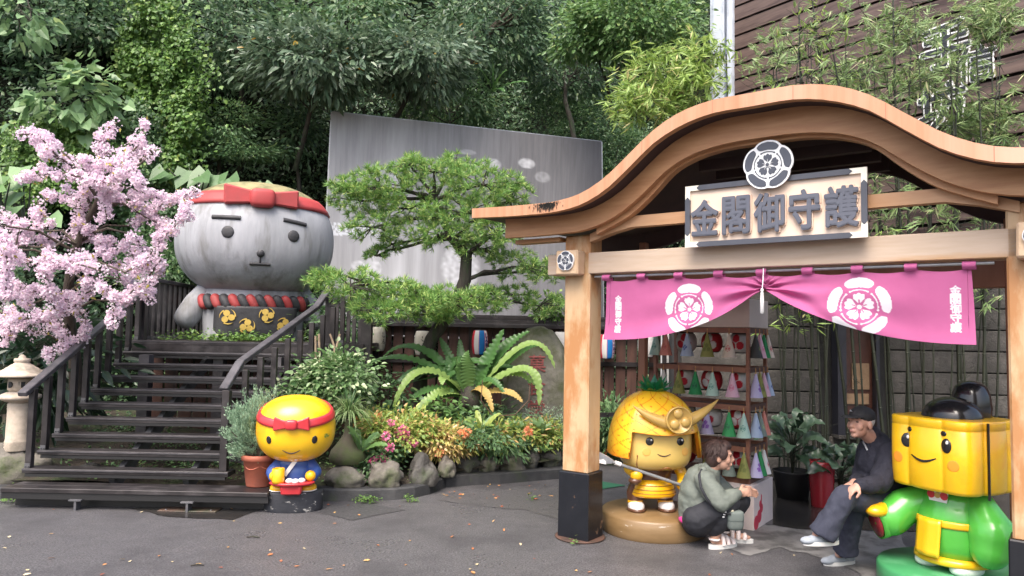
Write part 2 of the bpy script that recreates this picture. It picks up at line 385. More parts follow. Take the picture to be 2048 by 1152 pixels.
sheet('concrete_patch', g2([(1400, 1078), (1480, 1068), (1520, 1046), (1600, 1062), (1580, 1050), (1690, 1062), (1800, 1068), (1900, 1200), (1760, 1180), (1720, 1150), (1650, 1116), (1560, 1098), (1500, 1112), (1440, 1092)]), .004, M_conc, jag=.03, sub=5)
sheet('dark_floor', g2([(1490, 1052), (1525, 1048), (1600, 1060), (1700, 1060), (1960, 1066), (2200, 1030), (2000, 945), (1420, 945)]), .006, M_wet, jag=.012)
sheet('green_mat', g2([(1203, 964), (1252, 972), (1200, 980), (1150, 975)]), .008, pmat('green_mat_cloth', (.02, .11, .055), (.03, .15, .08), 20, .8), kind='structure')

dc = thing('drain_cover', 'rusty square drain cover set in the damp asphalt before the stairs', 'drain cover', atz(385, 1018))
_a = Vector(atz(312, 1024, .0)); _b = Vector(atz(452, 1012, .0)); _c = (_a+_b)/2
MB().box((0, 0, .008), (.52, .26, .008)).build('plate', pmat('rusty_iron', (.07, .045, .036), (.12, .075, .055), 9, .45, .4, 50, c3=(.04, .05, .03), s3=4), dc, bevel=.003)
for x, y in ((-.2, -.08), (.2, -.08), (-.2, .08), (.2, .08)): MB().lathe([(.012, .012), (.012, .016), (.008, .017)], 8, (x, y, 0)).build('stud', M_bolt, dc)
# kerb round the planting bed
KP = [tuple(atz(x, y)[:2]) for x, y in [(560, 1004), (640, 1003), (720, 1003), (790, 1000), (830, 996), (860, 989), (878, 981), (893, 975), (940, 971), (1000, 968), (1060, 963), (1130, 957), (1180, 935), (1230, 917)]]+[(2.2, 10.2)]
def kerb(pts, w, h, name):
    mb = MB(); vs = []; n = len(pts)
    for i, p in enumerate(pts):
        a, b = Vector(pts[max(0, i-1)]), Vector(pts[min(n-1, i+1)]); d = (b-a).normalized(); nn = Vector((-d.y, d.x))
        q = Vector(p)+nn*w; j = random.uniform(-.006, .006)
        vs += [(p[0], p[1], -.02), (p[0]+nn.x*.012, p[1]+nn.y*.012, h-.015+j), (p[0]+nn.x*.03, p[1]+nn.y*.03, h+j), (q.x, q.y, h+j), (q.x, q.y, -.02)]
    fs = [(i*5+k, (i+1)*5+k, (i+1)*5+k+1, i*5+k+1) for i in range(n-1) for k in range(4)]+[(0, 1, 2, 3, 4)]
    mb.add(vs, fs); return tag(mb.build(name, M_kerb), kind='structure')
kerb(KP, .15, .115, 'kerb')
kerb([(-7.5, 6.9), (-5.2, 6.88), (-4.62, 6.85)], .15, .11, 'kerb')
def soil_z(x, y):
    f = max(0, min(1, (y-7.0)/3.2)); return .09+.32*f+.05*noise.noise(Vector((x*1.3, y*1.3, 0)))
mb = MB()
kx = [p[0] for p in KP]; ky = [p[1] for p in KP]
def bedfront(x): return max(7.16 if x < -1.9 else 0, float(np.interp(x, [-9, -1.8]+kx[2:], [7.16, 7.16]+ky[2:])))+.1
def _soil(s, t):
    x = -9+11.2*s; y0 = bedfront(x); y = y0+(12.6-y0)*t; return (x, y, soil_z(x, y)-.03*(t < .01))
mb.grid(_soil, 90, 30); tag(mb.build('soil_bed', M_soil), kind='structure')

# ---------------------------------------------------------------- hillside
def hill_y0(x): return float(np.interp(x, [-14, -7, -5.2, -3, 0, 2.5, 5, 12], [9.3, 9.6, 11.6, 12.5, 14.0, 14.8, 14.6, 15]))
def hill_pt(x, z):
    y = hill_y0(x)+max(0, z)*.36+.7*noise.noise(Vector((x*.45, z*.4, 3)))+.25*noise.noise(Vector((x*1.6, z*1.5, 7)))
    return (x, y, z)
mb = MB(); mb.grid(lambda s, t: hill_pt(-16+32*s, -.3+17*t), 140, 80); tag(mb.build('hillside', M_hill), kind='structure')

# ---------------------------------------------------------------- stone block wall behind the gate
wall = thing('stone_wall', 'grey stone block wall with dark joints behind the bamboo stalks under the gate', 'wall', (2.0, 8.45, 0))
MB().box((2.33, .13, 1.22), (4.9, .16, 2.46)).build('backing', M_joint, wall)
bw, bh = .80, .25
bs = [MB().box((0, 0, 0), (bw-.012, .06, bh-.014)).mesh('block', M_stone, bevel=.006) for _ in range(1)]
for r in range(10):
    for c in range(6):
        x = -.02+c*bw+bw/2; z = .02+r*bh+bh/2
        if 1.60 < x < 2.25 and .5 < z < 2.1: continue
        o = link('block', bs[0], wall); o.location = (x, .02+random.uniform(-.004, .004), z); o.rotation_euler = (random.uniform(-.006, .006), 0, 0)
# window set in the wall
win = thing('window', 'dark framed window with brown interior set in the grey stone wall', 'window', (3.98, 8.38, .55))
mb = MB(); mb.box((-.2, 0, .78), (.1, .16, 1.56)); mb.box((.235, .02, .78), (.04, .1, 1.56)); mb.box((.02, .02, 1.54), (.4, .1, .06)); mb.build('frame', pmat('window_frame_paint', (.02, .02, .028), (.03, .03, .04), 5, .45), win)
MB().box((.02, .0, -.02), (.55, .2, .04)).build('sill', M_stone, win)
M_brown = pmat('red_brown_panel', (.055, .022, .016), (.085, .034, .024), 4, .35)
MB().box((.03, .1, .76), (.4, .03, 1.5)).build('inner_panel', M_brown, win)
for c, d in (((.08, .075, .66), (.2, .02, .3)), ((.08, .075, .12), (.2, .02, .2)), ((.02, .073, .4), (.3, .02, .12))):
    MB().box(c, d).build('notice', pmat('old_paper', (.22, .14, .08), (.30, .2, .12), 9, .6), win)
pw = thing('bright_backdrop', 'added pale panel standing in for the bright background behind the lantern rack', 'wall', (2.62, 9.05, 0))  # added panel, its white imitates the bright background seen through the rack
MB().box((0, 0, .9), (1.5, .05, 1.8)).build('board', M_white, pw)
for x in (-.72, .0, .72): MB().box((x, -.04, .92), (.05, .03, 1.84)).build('batten', M_char, pw)

# ---------------------------------------------------------------- slatted building wall, upper right
WD = Vector((.609, -.793, 0)); W0 = Vector((3.78, 12.5, 0)); wn = Vector((-.793, -.609, 0)); wrot = math.atan2(-.793, .609)
bld = thing('slatted_building', 'brown building wall of horizontal timber slats with white column at its corner', 'building', W0, wrot)
# local x runs along the wall, local -y faces the gate
sm = [MB().box((3.2, 0, 0), (6.3, .035, .215), jit=.004).mesh('slat', M_slat) for _ in range(3)]
for k in range(28):
    o = link('slat', sm[k % 3], bld); o.location = (0, random.uniform(-.006, .006), 1.0+k*.262); o.rotation_euler = (R(4)+random.uniform(-.02, .02), 0, 0)
MB().box((3.2, .09, 4.6), (6.4, .04, 7.8)).build('dark_backing', pmat('backing_paint', (.012, .009, .009), None, rough=.8), bld)
mb = MB(); mb.box((-.13, -.06, 4.5), (.02, .26, 9)); mb.box((-.13, -.19, 4.5), (.18, .03, 9)); mb.box((-.02, -.19, 4.5), (.03, .02, 9)); mb.box((.03, -.05, 4.5), (.12, .06, 9)); mb.box((-.33, -.02, 4.5), (.16, .05, 9))
mb.build('column', M_steelw, bld)
# raised brush characters: black with a white edge
M_glyphw = pmat('sign_white', (.82, .82, .82), None, rough=.4); M_glyphk = pmat('sign_black', (.016, .017, .02), None, rough=.35)
def wallpt(px, py):
    q = ray(px, py); t = ((np.array(W0)-CAMP)@np.array(wn))/(q@np.array(wn)); P = CAMP+q*t; d = P-np.array(W0); return d@np.array(WD), P[2]
for ch, px, py, s in (('手', 1893, 92, .62), ('信', 1955, 128, .46), ('坊', 1886, 212, .60)):
    u, w = wallpt(px, py); mb = MB()
    put_text(mb, ch, lambda x, y, z: (u+x-z*.0, -.045+y, w+z), s, .02, .05, 0); mw = mb.build('raised_character', M_glyphw, bld); mb = MB()
    put_text(mb, ch, lambda x, y, z: (u+x, -.062+y, w+z), s, .02, .008, 0); mb.build('character_face', M_glyphk, mw)

# ---------------------------------------------------------------- slat fence with cap behind the garden
FY = 10.35
fence = thing('plank_fence', 'dark brown plank fence with a wide cap behind the ferns and lanterns', 'fence', (-2.0, FY, .2))
pm = [MB().box((0, 0, .765), (.135, .025, 1.53), jit=.004).mesh('plank', M_plank) for _ in range(3)]
for k in range(28):
    o = link('plank', pm[k % 3], fence); o.location = (.08+k*.158, random.uniform(-.004, .004), random.uniform(-.01, .01)); o.rotation_euler = (0, random.uniform(-.012, .012), 0)
MB().box((2.2, .03, 1.44), (4.5, .03, .14)).build('rail', M_char, fence)
for z in (.35, 1.02): MB().box((2.2, -.04, z), (4.5, .04, .06)).build('rail', M_char, fence)
for x in (.02, 1.45, 2.9, 4.4): MB().box((x, .06, .78), (.1, .1, 1.56)).build('fence_post', M_char, fence)
for y, z, w, h in ((-.14, 1.53, .10, .05), (-.09, 1.585, .1, .05), (-.02, 1.64, .12, .05), (.08, 1.66, .12, .05)): MB().box((2.2, y, z), (4.65, w, h), jit=.003).build('cap_board', M_char, fence)

# ---------------------------------------------------------------- faded fabric banner on the hillside
M_ban = printmat('faded_banner_fabric', (.24, .24, .25), [(.60, .62, .66), (.30, .245, .27), (.40, .405, .44), (.08, .075, .09)], .55, var=(.31, .31, .325), stretch=(3.5, 3.5, .22), spec=.35, bump=.1, bscale=6)
BA, BB = at(663, 223, 12.0), at(1203, 283, 13.6); Bl, Br = at(643, 622, 12.0), at(1207, 655, 13.6)
ban = thing('fabric_banner', 'large faded grey printed fabric banner stretched on a frame behind the pine', 'banner', (BA[0], BA[1], 1.6))
NU, NV = 240, 170
def _ban(s, t):
    top = BA+(BB-BA)*s; bot = Bl+(Br-Bl)*s; bot = bot+np.array([0, 0, -.35]); p = top+(bot-top)*t
    y = .03*math.sin(s*9+t*2)*math.sin(PI*t)+.05*math.sin(PI*s)*math.sin(PI*t)+.012*math.sin(28*(s-.6*t))*max(0, s-.55)
    p = p-np.array([0, 1, 0])*(-y) - np.array(ban.location); return tuple(p)
mb = MB(); mb.grid(_ban, NU, NV); bo = mb.build('fabric', M_ban, ban)
UV = np.array([(i/NU, j/NV) for j in range(NV+1) for i in range(NU+1)]); ink = np.zeros(len(UV))
BW, BH = 5.0, 4.3; Pm = np.stack([UV[:, 0]*BW, -UV[:, 1]*BH], 1)
def bm_(px, py):   # where on the sheet the survey ray meets it, in metres along and down
    s = (px-655)/(1203-655); top = 223+60*s; bot = 640+25*s; return np.array([s*BW, -(py-top)/(bot-top)*BH])
soft = []
for px, py, a, b, v in ((965, 322, .17, .11, 1), (965, 325, .09, .05, 2), (1038, 322, .16, .10, 1), (1038, 322, .11, .06, 2), (1072, 348, .15, .11, 2), (870, 335, .14, .1, 1), (745, 332, .2, .1, 3), (770, 350, .17, .08, 1), (915, 300, .16, .05, 3), (905, 520, .33, .48, 1), (715, 515, .13, .10, 1), (745, 520, .12, .16, 1)):
    c = bm_(px, py); d = np.hypot((Pm[:, 0]-c[0])/a, (Pm[:, 1]-c[1])/b); soft.append((c, a, b, v))
for x0, x1, y0, y1, v, pr in ():
    a, b = bm_(x0, y0), bm_(x1, y1); col = np.sin(np.round(Pm[:, 0]*42)*12.9898)*43758.5; col = col-np.floor(col)
    h = (Pm[:, 0] > a[0]) & (Pm[:, 0] < b[0]) & (Pm[:, 1] < a[1]) & (Pm[:, 1] > b[1]); ink[h & (col < pr)] = v
for ch, px, s in (('松', 668, .26), ('山', 690, .24), ('遊', 712, .26), ('館', 735, .26)): stamp_text(Pm, ink, ch, 1, bm_(px, 446), s)
set_ink(bo.data, ink)
fd = bo.data.attributes.new('fade', 'FLOAT', 'POINT')
fv = [max(0, min(1, (u-.30-.10*math.sin(v*3))/.62+.25*noise.noise(Vector((u*5, v*1.2, 0)))+.30*max(0, v-.75)/.25*(u > .3))) for u, v in UV]
fd.data.foreach_set('value', np.array(fv, np.float32))
def _streak(x): return .5+.9*noise.noise(Vector((x*7, 0, 1)))+.6*noise.noise(Vector((x*23, 0, 2)))+.12*noise.noise(Vector((x*60, 0, 5)))
wv = []
for u, v in UV:
    a = max(0, min(1, (v-.55)/.05))*max(0, min(1, (.46-u)/.16))*max(0, min(1, 1.25*_streak(u)))*(.8+.5*noise.noise(Vector((u*6, v*4, 8))))
    b = .55*max(0, min(1, (.5-u)/.45))*max(0, min(1, _streak(u*.6+.1*v)))
    p = np.array((u*BW, -v*BH)); e = 0
    for c, ra, rb, k in soft:
        d = math.hypot((p[0]-c[0])/ra, (p[1]-c[1])/rb)
        if d < 1.15: e = max(e, {1: .85, 2: .35, 3: .5}[k]*min(1, max(0, (1.12-d)/.25))*(.7+.5*noise.noise(Vector((p[0]*14, p[1]*14, k)))))
    wv.append(max(0, min(1, max(a, b, e))))
bo.data.attributes.new('wash', 'FLOAT', 'POINT').data.foreach_set('value', np.array(wv, np.float32))
_n = M_ban.node_tree; _a = _n.nodes.new('ShaderNodeAttribute'); _a.attribute_name = 'fade'; _m = _n.nodes.new('ShaderNodeMix'); _m.data_type = 'RGBA'; _b = _n.nodes['Principled BSDF']; _src = _b.inputs['Base Color'].links[0].from_socket
_h = _n.nodes.new('ShaderNodeMix'); _h.data_type = 'RGBA'; _h.blend_type = 'MULTIPLY'; _h.inputs[0].default_value = 1; _h.inputs[7].default_value = (.36, .355, .37, 1)
_n.links.new(_src, _h.inputs[6]); _n.links.new(_a.outputs['Fac'], _m.inputs[0]); _n.links.new(_src, _m.inputs[6]); _n.links.new(_h.outputs[2], _m.inputs[7]); _w = _n.nodes.new('ShaderNodeAttribute'); _w.attribute_name = 'wash'; _k = _n.nodes.new('ShaderNodeMix'); _k.data_type = 'RGBA'; _k.inputs[7].default_value = (.66, .67, .70, 1)
_n.links.new(_w.outputs['Fac'], _k.inputs[0]); _n.links.new(_m.outputs[2], _k.inputs[6]); _n.links.new(_k.outputs[2], _b.inputs['Base Color'])
mb = MB(); o3 = np.array(ban.location)
for a, b in ((BA, BB), (BA, Bl), (BB, Br)): mb.bar(a-o3+np.array([0, .05, 0]), b-o3+np.array([0, .05, 0]), .04, .04)
mb.build('frame', M_metal, ban)
q = at(860, 640, 12.7)
for x, y in ((q[0]-o3[0], .7), (4.2, 1.8)): MB().bar((x, y, -1.6), (x, y+.05, .8), .05, .05).build('stand', M_metal, ban)
# ---------------------------------------------------------------- the gate (local x along the beam, y into the gate)
G0 = atz(1175, 1086); GX = np.array([.8, -.6, 0]); GY = np.array([.6, .8, 0]); GROT = math.atan2(-.6, .8)
def gl(px, py, v):
    q = ray(px, py); t = ((G0+GY*v-CAMP)@GY)/(q@GY); P = CAMP+q*t; return (P-G0)@GX, P[2]
def gw(u, v, w=0): P = G0+GX*u+GY*v; return Vector((P[0], P[1], w))
gate = thing('wooden_gate', 'honey coloured wooden gate with curved gable roof over two posts with black bases', 'gate', G0, GROT)
def add_post(u, v, base=True, w=.24, d=.2, top=2.45, mat=None):
    o = MB().box((u, v, (top+.53)/2), (w, d, top-.53)).build('post', mat or M_post, gate, bevel=.012)
    if base:
        b = MB().box((u, v, .27), (w+.045, d+.045, .53), taper=.97, jit=.003).build('post_base', M_black, o, bevel=.008)
        mb = MB(); mb.lathe([(.2, 0.004), (.205, .012), (.19, .016)], 28, (u, v, 0)); mb.build('base_plate', pmat('rusty_plate', (.05, .03, .022), (.10, .05, .035), 9, .7), o)
    return o
add_post(-.13, .1); add_post(2.89, .1)
M_backp = pmat('back_post_wood', (.20, .085, .045), (.27, .12, .07), 4, .5, stretch=(2, 2, .5))
for u, w in ((-.06, .07), (2.78, .13)):
    MB().box((u, 1.06, 1.25), (w, w, 2.5)).build('back_post', M_backp, gate, bevel=.006)
MB().box((1.31, .085, 2.215), (3.46, .17, .17)).build('cross_beam', M_beam, gate, bevel=.006)
MB().box((1.31, 1.06, 2.12), (3.3, .12, .2)).build('back_beam', M_backp, gate, bevel=.006)
for u in (-.13, 2.89): MB().box((u, .64, 2.25), (.12, .76, .14)).build('side_beam', M_backp, gate, bevel=.006)
M_crk = pmat('crest_grey', (.055, .062, .085), (.065, .072, .095), 4, .4); M_crw = pmat('crest_white', (.80, .81, .82), None, rough=.4)
def crest_relief(parent, u, v, w, r, name='crest'):
    mb = MB(); T = lambda x, y, z: (u+x*r, v-z, w+y*r); sc = []
    for i in range(90):
        t = 2*PI*i/90; k = ((t-PI/2+PI/5) % (2*PI/5))-PI/5; sc.append(((1.07-.10*(abs(k)/(PI/5))**3)*math.cos(t), (1.07-.10*(abs(k)/(PI/5))**3)*math.sin(t)))
    mb.prism(sc, 0, .014, 0, T)
    for po in CREST[0][1]+CREST[1][1]+CREST[2][1][:5]: mb.prism(po, .014, .018, 1, T)
    mb.prism(disc(0, 0, .1), .014, .022, 0, T); mb.prism(CREST[2][1][5], .022, .025, 1, T)
    for k in range(5):
        a = PI/2+k*2*PI/5; mb.prism([(.12*math.cos(a)-.012*math.sin(a), .12*math.sin(a)+.012*math.cos(a)), (.12*math.cos(a)+.012*math.sin(a), .12*math.sin(a)-.012*math.cos(a)), (.26*math.cos(a), .26*math.sin(a))], .018, .021, 0, T)
    return mb.build(name, [M_crw, M_crk], parent)
M_wrap = pmat('wrapped_canvas', (.50, .35, .22), (.58, .42, .28), 6, .6, .6, 14, dist=.012)
for u in (-.16, 2.93):
    b = MB().box((u, -.055, 2.215), (.215, .12, .2), jit=.004).build('beam_end_block', M_wrap, gate, bevel=.012)
    crest_relief(b, u, -.118, 2.23, .075)
# curved roof: half profile measured from the middle outwards
UC = 1.42
PT = [(0, 3.25), (.35, 3.24), (.53, 3.195), (.71, 3.105), (.90, 2.96), (1.10, 2.81), (1.30, 2.715), (1.52, 2.675), (1.80, 2.672), (2.38, 2.69)]
PB = [(0, 3.16), (.33, 3.15), (.52, 3.10), (.70, 3.015), (.88, 2.875), (1.08, 2.725), (1.29, 2.63), (1.52, 2.592), (1.80, 2.588), (2.38, 2.61)]
BL = [(0, 3.0), (.33, 2.985), (.50, 2.95), (.68, 2.87), (.88, 2.71), (1.06, 2.585), (1.22, 2.51), (1.38, 2.468), (1.70, 2.45), (2.18, 2.45)]
IL = [(0, 2.975), (.33, 2.965), (.50, 2.93), (.67, 2.855), (.84, 2.70), (1.0, 2.575), (1.15, 2.50), (1.32, 2.43)]
def smoothp(P, n=28):
    x = np.array([p[0] for p in P]); y = np.array([p[1] for p in P]); X = np.linspace(x[0], x[-1], n)
    m = np.gradient(y, x); m[0] = 0; o = []
    for v in X:
        i = min(len(x)-2, max(0, int(np.searchsorted(x, v)-1))); h = x[i+1]-x[i]; t = (v-x[i])/h
        o.append((float(v), float((2*t**3-3*t**2+1)*y[i]+(t**3-2*t**2+t)*h*m[i]+(-2*t**3+3*t**2)*y[i+1]+(t**3-t**2)*h*m[i+1])))
    return o
def full(P, n=28): s = smoothp(P, n); return [(UC-a, b) for a, b in reversed(s)][:-1]+[(UC+a, b) for a, b in s]
def band(top, bot, v0, v1, name, mats, ext=None):
    """solid between an upper and a lower curve, from v0 (front) to v1; slot 0 front, 1 the rest"""
    mb = MB(); n = len(top); f = [(a, v0, b) for a, b in top]+[(a, v0, b) for a, b in bot]; k = [(a, v1, b) for a, b in top]+[(a, v1, b) for a, b in bot]
    mb.add(f, [(i, n+i, n+i+1, i+1) for i in range(n-1)], 0); mb.add(k, [(i, i+1, n+i+1, n+i) for i in range(n-1)], 1)
    mb.add(f+k, [(n+i, 2*n+n+i, 2*n+n+i+1, n+i+1) for i in range(n-1)], 2, True)
    mb.add(f+k, [(i, i+1, 2*n+i+1, 2*n+i) for i in range(n-1)], 1, True)
    mb.add(f+k, [(0, 2*n, 3*n, n), (n-1, 2*n-1, 4*n-1, 3*n-1)], 0)
    return mb.build(name, mats, gate)
top, bot = full(PT), full(PB)
rf = band(top, bot, -.36, -.30, 'roof_edge_board', [M_roofedge, M_roofedge, M_barge])
band([(a, b-.004) for a, b in top], [(a, b+.012) for a, b in bot], -.30, 1.35, 'roof_panel', [M_barge, pmat('roof_sheet', (.10, .06, .05), (.14, .09, .07), 5, .5), M_ceil])
# seams of the edge board, and the burnt looking stain near its left end
for k in range(1, 9):
    i = int(k*len(top)/9); a, b = top[i]; c, d = bot[i]
    MB().add([(a-.002, -.3615, b-.002), (a+.002, -.3615, b-.002), (c+.002, -.3615, d+.002), (c-.002, -.3615, d+.002)], [(0, 1, 2, 3)]).build('seam', pmat('seam_line', (.38, .15, .085), None, rough=.5), rf)
mb = MB()
for k in range(420):
    u = -.19+random.gauss(0, .05); i = min(range(len(top)), key=lambda q: abs(top[q][0]-u)); w = top[i][1]-abs(random.gauss(0, .025)); s = random.uniform(.0008, .004)
    mb.add([(u-s, -.3625, w), (u-s*.5, -.3625, max(w-.03*random.random(), top[i][1]-.078)), (u+s*.5, -.3625, max(w-.02, top[i][1]-.078)), (u+s, -.3625, w)], [(0, 1, 2, 3)])
so = mb.build('stain', pmat('soot', (.02, .018, .016), None, rough=.9), rf); so['kind'] = 'stuff'
BLf = [(a, b) for a, b in full(BL)]
def upto(curve, xs): X = [p[0] for p in curve]; Y = [p[1] for p in curve]; return [(x, float(np.interp(x, X, Y))) for x in xs]
xs = [p[0] for p in BLf]
bb = band([(a, b+.012) for a, b in upto(bot, xs)], BLf, -.15, -.09, 'bargeboard', [M_barge, M_barge, M_barge])
ILf = full(IL); xs = [p[0] for p in ILf]
band(upto(BLf, [min(max(x, -.7), 3.5) for x in xs]) if 0 else [(a, b+.03) for a, b in upto(BLf, xs)], ILf, -.09, -.02, 'inner_moulding', [M_barge, M_barge, M_barge])
band([(a, b+.012) for a, b in upto(bot, [p[0] for p in BLf])], BLf, 1.18, 1.24, 'back_bargeboard', [M_ceil, M_barge, M_ceil])
# side eave boards, bracket arms under the eaves
for u0, u1 in ((-.74, -.28), (3.12, 3.56)): MB().box(((u0+u1)/2, .02, 2.425), (u1-u0, .1, .035)).build('eave_moulding', M_barge, gate)
# tie beam with arms sweeping down to the posts
mb = MB(); T = lambda x, y, z: (x, z, y)
mb.prism([(.32, 2.48), (2.5, 2.48), (2.50, 2.565), (.32, 2.565)], -.02, .06, 0, T)
for s in (-1, 1):
    p = [(UC+s*1.10, 2.565), (UC+s*1.42, 2.45), (UC+s*1.42, 2.385), (UC+s*1.22, 2.445), (UC+s*1.05, 2.48)]; mb.prism(p, -.021, .061, 0, T)
mb.build('tie_beam', pmat('tie_beam_wood', (.46, .25, .125), (.54, .32, .18), 4, .5, stretch=(.5, 1, 4)), gate)
for v in (.25, .6, .95):
    mb = MB(); mb.box((UC, v, 2.95), (1.2, .06, .08)); mb.build('rafter', M_ceil, gate)

# ---------------------------------------------------------------- sign board over the beam
sg = thing('sign_board', 'cream name board with five thick grey characters and dark frame above the beam', 'sign', gw(1.457, -.10, 2.283), GROT)
SW, SH = 1.21, .445
M_cream = pmat('cream_board', (.68, .53, .42), (.72, .58, .47), 3, .5); M_fr = pmat('sign_frame_grey', (.055, .060, .078), (.07, .075, .095), 5, .4); M_cap = pmat('sign_corner_white', (.80, .76, .66), None, rough=.4)
MB().box((0, .03, SH/2), (SW-.02, .04, SH-.02)).build('panel', M_cream, sg)
fw = .036
for z in (fw/2, SH-fw/2):
    mb = MB(); L = SW/2-.105; T = lambda x, y, q: (x, q, y); mb.prism([(-L-.02, z), (-L, z-fw/2), (L, z-fw/2), (L+.02, z), (L, z+fw/2), (-L, z+fw/2)], -.012, .012, 0, T); mb.build('frame_strip', M_fr, sg)
for x in (-SW/2+fw/2, SW/2-fw/2):
    mb = MB(); mb.prism([(x-fw/2, .1), (x, .08), (x+fw/2, .1), (x+fw/2, SH-.1), (x, SH-.08), (x-fw/2, SH-.1)], -.012, .012, 0, T); mb.build('frame_strip', M_fr, sg)
for sx in (-1, 1):
    for sz in (0, 1):
        f = lambda x, z: (sx*(SW/2-x), z if sz == 0 else SH-z); p = [f(0, 0), f(.11, 0), f(.13, fw/2), f(.11, fw), f(fw, fw), f(fw, .105), f(fw/2, .085), f(0, .105)]
        if sx*(1 if sz == 0 else -1) > 0: p = p[::-1]
        MB().prism(p, -.009, .011, 0, T).build('corner_cap', M_cap, sg)
M_chk = pmat('character_grey', (.085, .092, .12), (.10, .108, .14), 4, .4); M_chb = pmat('character_edge', (.78, .58, .46), None, rough=.5)
for i, ch in enumerate('金閣御守護'):
    x = -.455+i*.2275; mb = MB(); z = .205
    put_text(mb, ch, lambda a, b, c: (x+a*.92, -.0+b, z+c*1.2), .212, .014, .062, 0)
    o = mb.build('character_backing', M_chb, sg); mb = MB()
    put_text(mb, ch, lambda a, b, c: (x+a*.92, -.020+b, z+c*1.2), .212, .014, .032, 0); mb.build('character', M_chk, o)
crest_relief(sg, .0, -.03, .525, .158)

# ---------------------------------------------------------------- pink door curtain
M_pink = printmat('pink_cotton', (.49, .12, .285), [(.78, .76, .82)], .75, bump=.15, bscale=500, var=(.53, .135, .315), trans=.22)
nor = thing('door_curtain', 'pink split cloth door curtain with white flower crests tied up in the middle', 'curtain', gw(1.36, .05, 2.1), GROT)
NU, NV = 520, 150; U0, U1, UM = .10, 2.615, 1.385
def _nor(s, t):
    u = U0+(U1-U0)*s
    d = (UM-u)/(UM-U0) if u < UM else (u-UM)/(U1-UM)
    c = 1-d; bot = 1.603+.375*c**2.4 if u < UM else 1.625+.352*c**2.3
    tp = 2.080-.016*abs(math.sin(s*PI*8.0))**1.2; w = tp+(bot-tp)*t
    g = max(0, 1-d*1.25)
    v = .016*math.sin(s*44+t*2)*(1-.6*t)*(.35+.65*t)*.6+.035*math.sin(7*s+3*t*d)*t
    rad = math.atan2(w-1.985, abs(u-UM)+.02); v += .020*math.sin(rad*16)*g**1.2*min(1, 3*t)
    v += .030*math.sin((c**2.0)*9+t*10)*t**1.5*c
    return (u-1.36+.02*(1-t)*(1 if s < .5 else -1)*(d > .97), v-.02*t, w-2.1)
mb = MB(); mb.grid(_nor, NU, NV); no = mb.build('cloth', M_pink, nor)
V = np.array(mb.V); Pm = V[:, [0, 2]]; ink = np.zeros(len(V))
for px, py, r in ((1378, 619, .193), (1719, 614, .193)):
    u, w = gl(px, py, .05); c = (u-1.36, w-2.1)
    for nm, po in CREST: stamp(Pm, ink, po, 1, c, r)
    for k in range(5):
        a = PI/2+k*2*PI/5; stamp(Pm, ink, [[(.12*math.cos(a)-.02*math.sin(a), .12*math.sin(a)+.02*math.cos(a)), (.12*math.cos(a)+.02*math.sin(a), .12*math.sin(a)-.02*math.cos(a)), (.25*math.cos(a)+.015*math.sin(a), .25*math.sin(a)-.015*math.cos(a)), (.25*math.cos(a)-.015*math.sin(a), .25*math.sin(a)+.015*math.cos(a))]], 0, c, r)
    h = np.hypot(Pm[:, 0]-c[0], Pm[:, 1]-c[1])/r; ink[(h > .075) & (h < .105)] = 0
for px, y0, y1 in ((1236, 598, 658), (1911, 580, 655)):
    (u, wa), (_, wb) = gl(px, y0, .05), gl(px, y1, .05)
    for i, ch in enumerate('金閣御守護'): stamp_text(Pm, ink, ch, 1, (u-1.36, wa+(wb-wa)*i/4-2.1), .056, .04)
set_ink(no.data, ink)
for k in range(9):
    u = U0+.03+(U1-U0-.06)*k/8; mb = MB()
    mb.grid(lambda s, t: (u-1.36+(s-.5)*.07, -.022+.02*math.sin(PI*t)*-1, -.028+t*.05), 2, 6); mb.grid(lambda s, t: (u-1.36+(s-.5)*.07, .022, -.028+t*.05), 2, 2); mb.build('loop', M_pink, nor)
rod = MB().tube([(-.04, 0, 0), (2.66, 0, 0)], .011, 10).build('curtain_rod', M_metal)
rod.location = gw(.05, .05, 2.108); rod.rotation_euler = (0, 0, GROT); tag(rod, 'thin silver rod under the wooden beam carrying the pink curtain', 'curtain rod')
cordo = thing('tie_cord', 'white twisted cord with tassel tying up the middle of the pink curtain', 'cord', gw(UM, -.0, 2.1), GROT)
MB().tube([(0, -.015, .02), (.002, -.03, -.06), (0, -.045, -.14)], .0035, 6).build('cord', M_white, cordo)
mb = MB(); mb.ell((0, -.045, -.135), (.011, .011, .014)); mb.lathe([(.006, -.295), (.014, -.29), (.0135, -.2), (.010, -.15), (.006, -.14)], 10, (0, -.045, 0)); mb.build('tassel', pmat('white_yarn', (.8, .8, .8), (.7, .7, .7), 90, .9, .8, 200), cordo)
# ---------------------------------------------------------------- timber stairs up to the landing
NS = 10
sz = lambda k: .30+.129*k
sy = lambda k: 6.82+.24*k
sxl = lambda k: -4.49-.018*k
sxr = lambda k: -2.63+.06*k
st = thing('staircase', 'dark timber staircase with open treads and railings climbing to the big grey statue', 'staircase', (-3.6, 6.82, 0))
def sp(mb, name, mat, bevel=0, par=st): return mb.build(name, mat, par, off=st.location if par is st else None, bevel=bevel)
o3 = st.location
for k in range(NS):
    mb = MB(); x0, x1 = sxl(k), sxr(k); y, z = sy(k), sz(k)
    mb.box(((x0+x1)/2, y+.09, z-.0225), (x1-x0+.06, .18, .045), jit=.003); t = sp(mb, 'tread', M_char, .004)
    mb = MB(); mb.box(((x0+x1)/2, y+.02, z-.06), (x1-x0, .03, .028)); mb.build('tread_bearer', M_dark, t, off=o3)
    mb = MB(); mb.box(((x0+x1)/2, y-.003, z-.010), (x1-x0+.05, .008, .012)); mb.build('nosing', M_rail, t, off=o3)
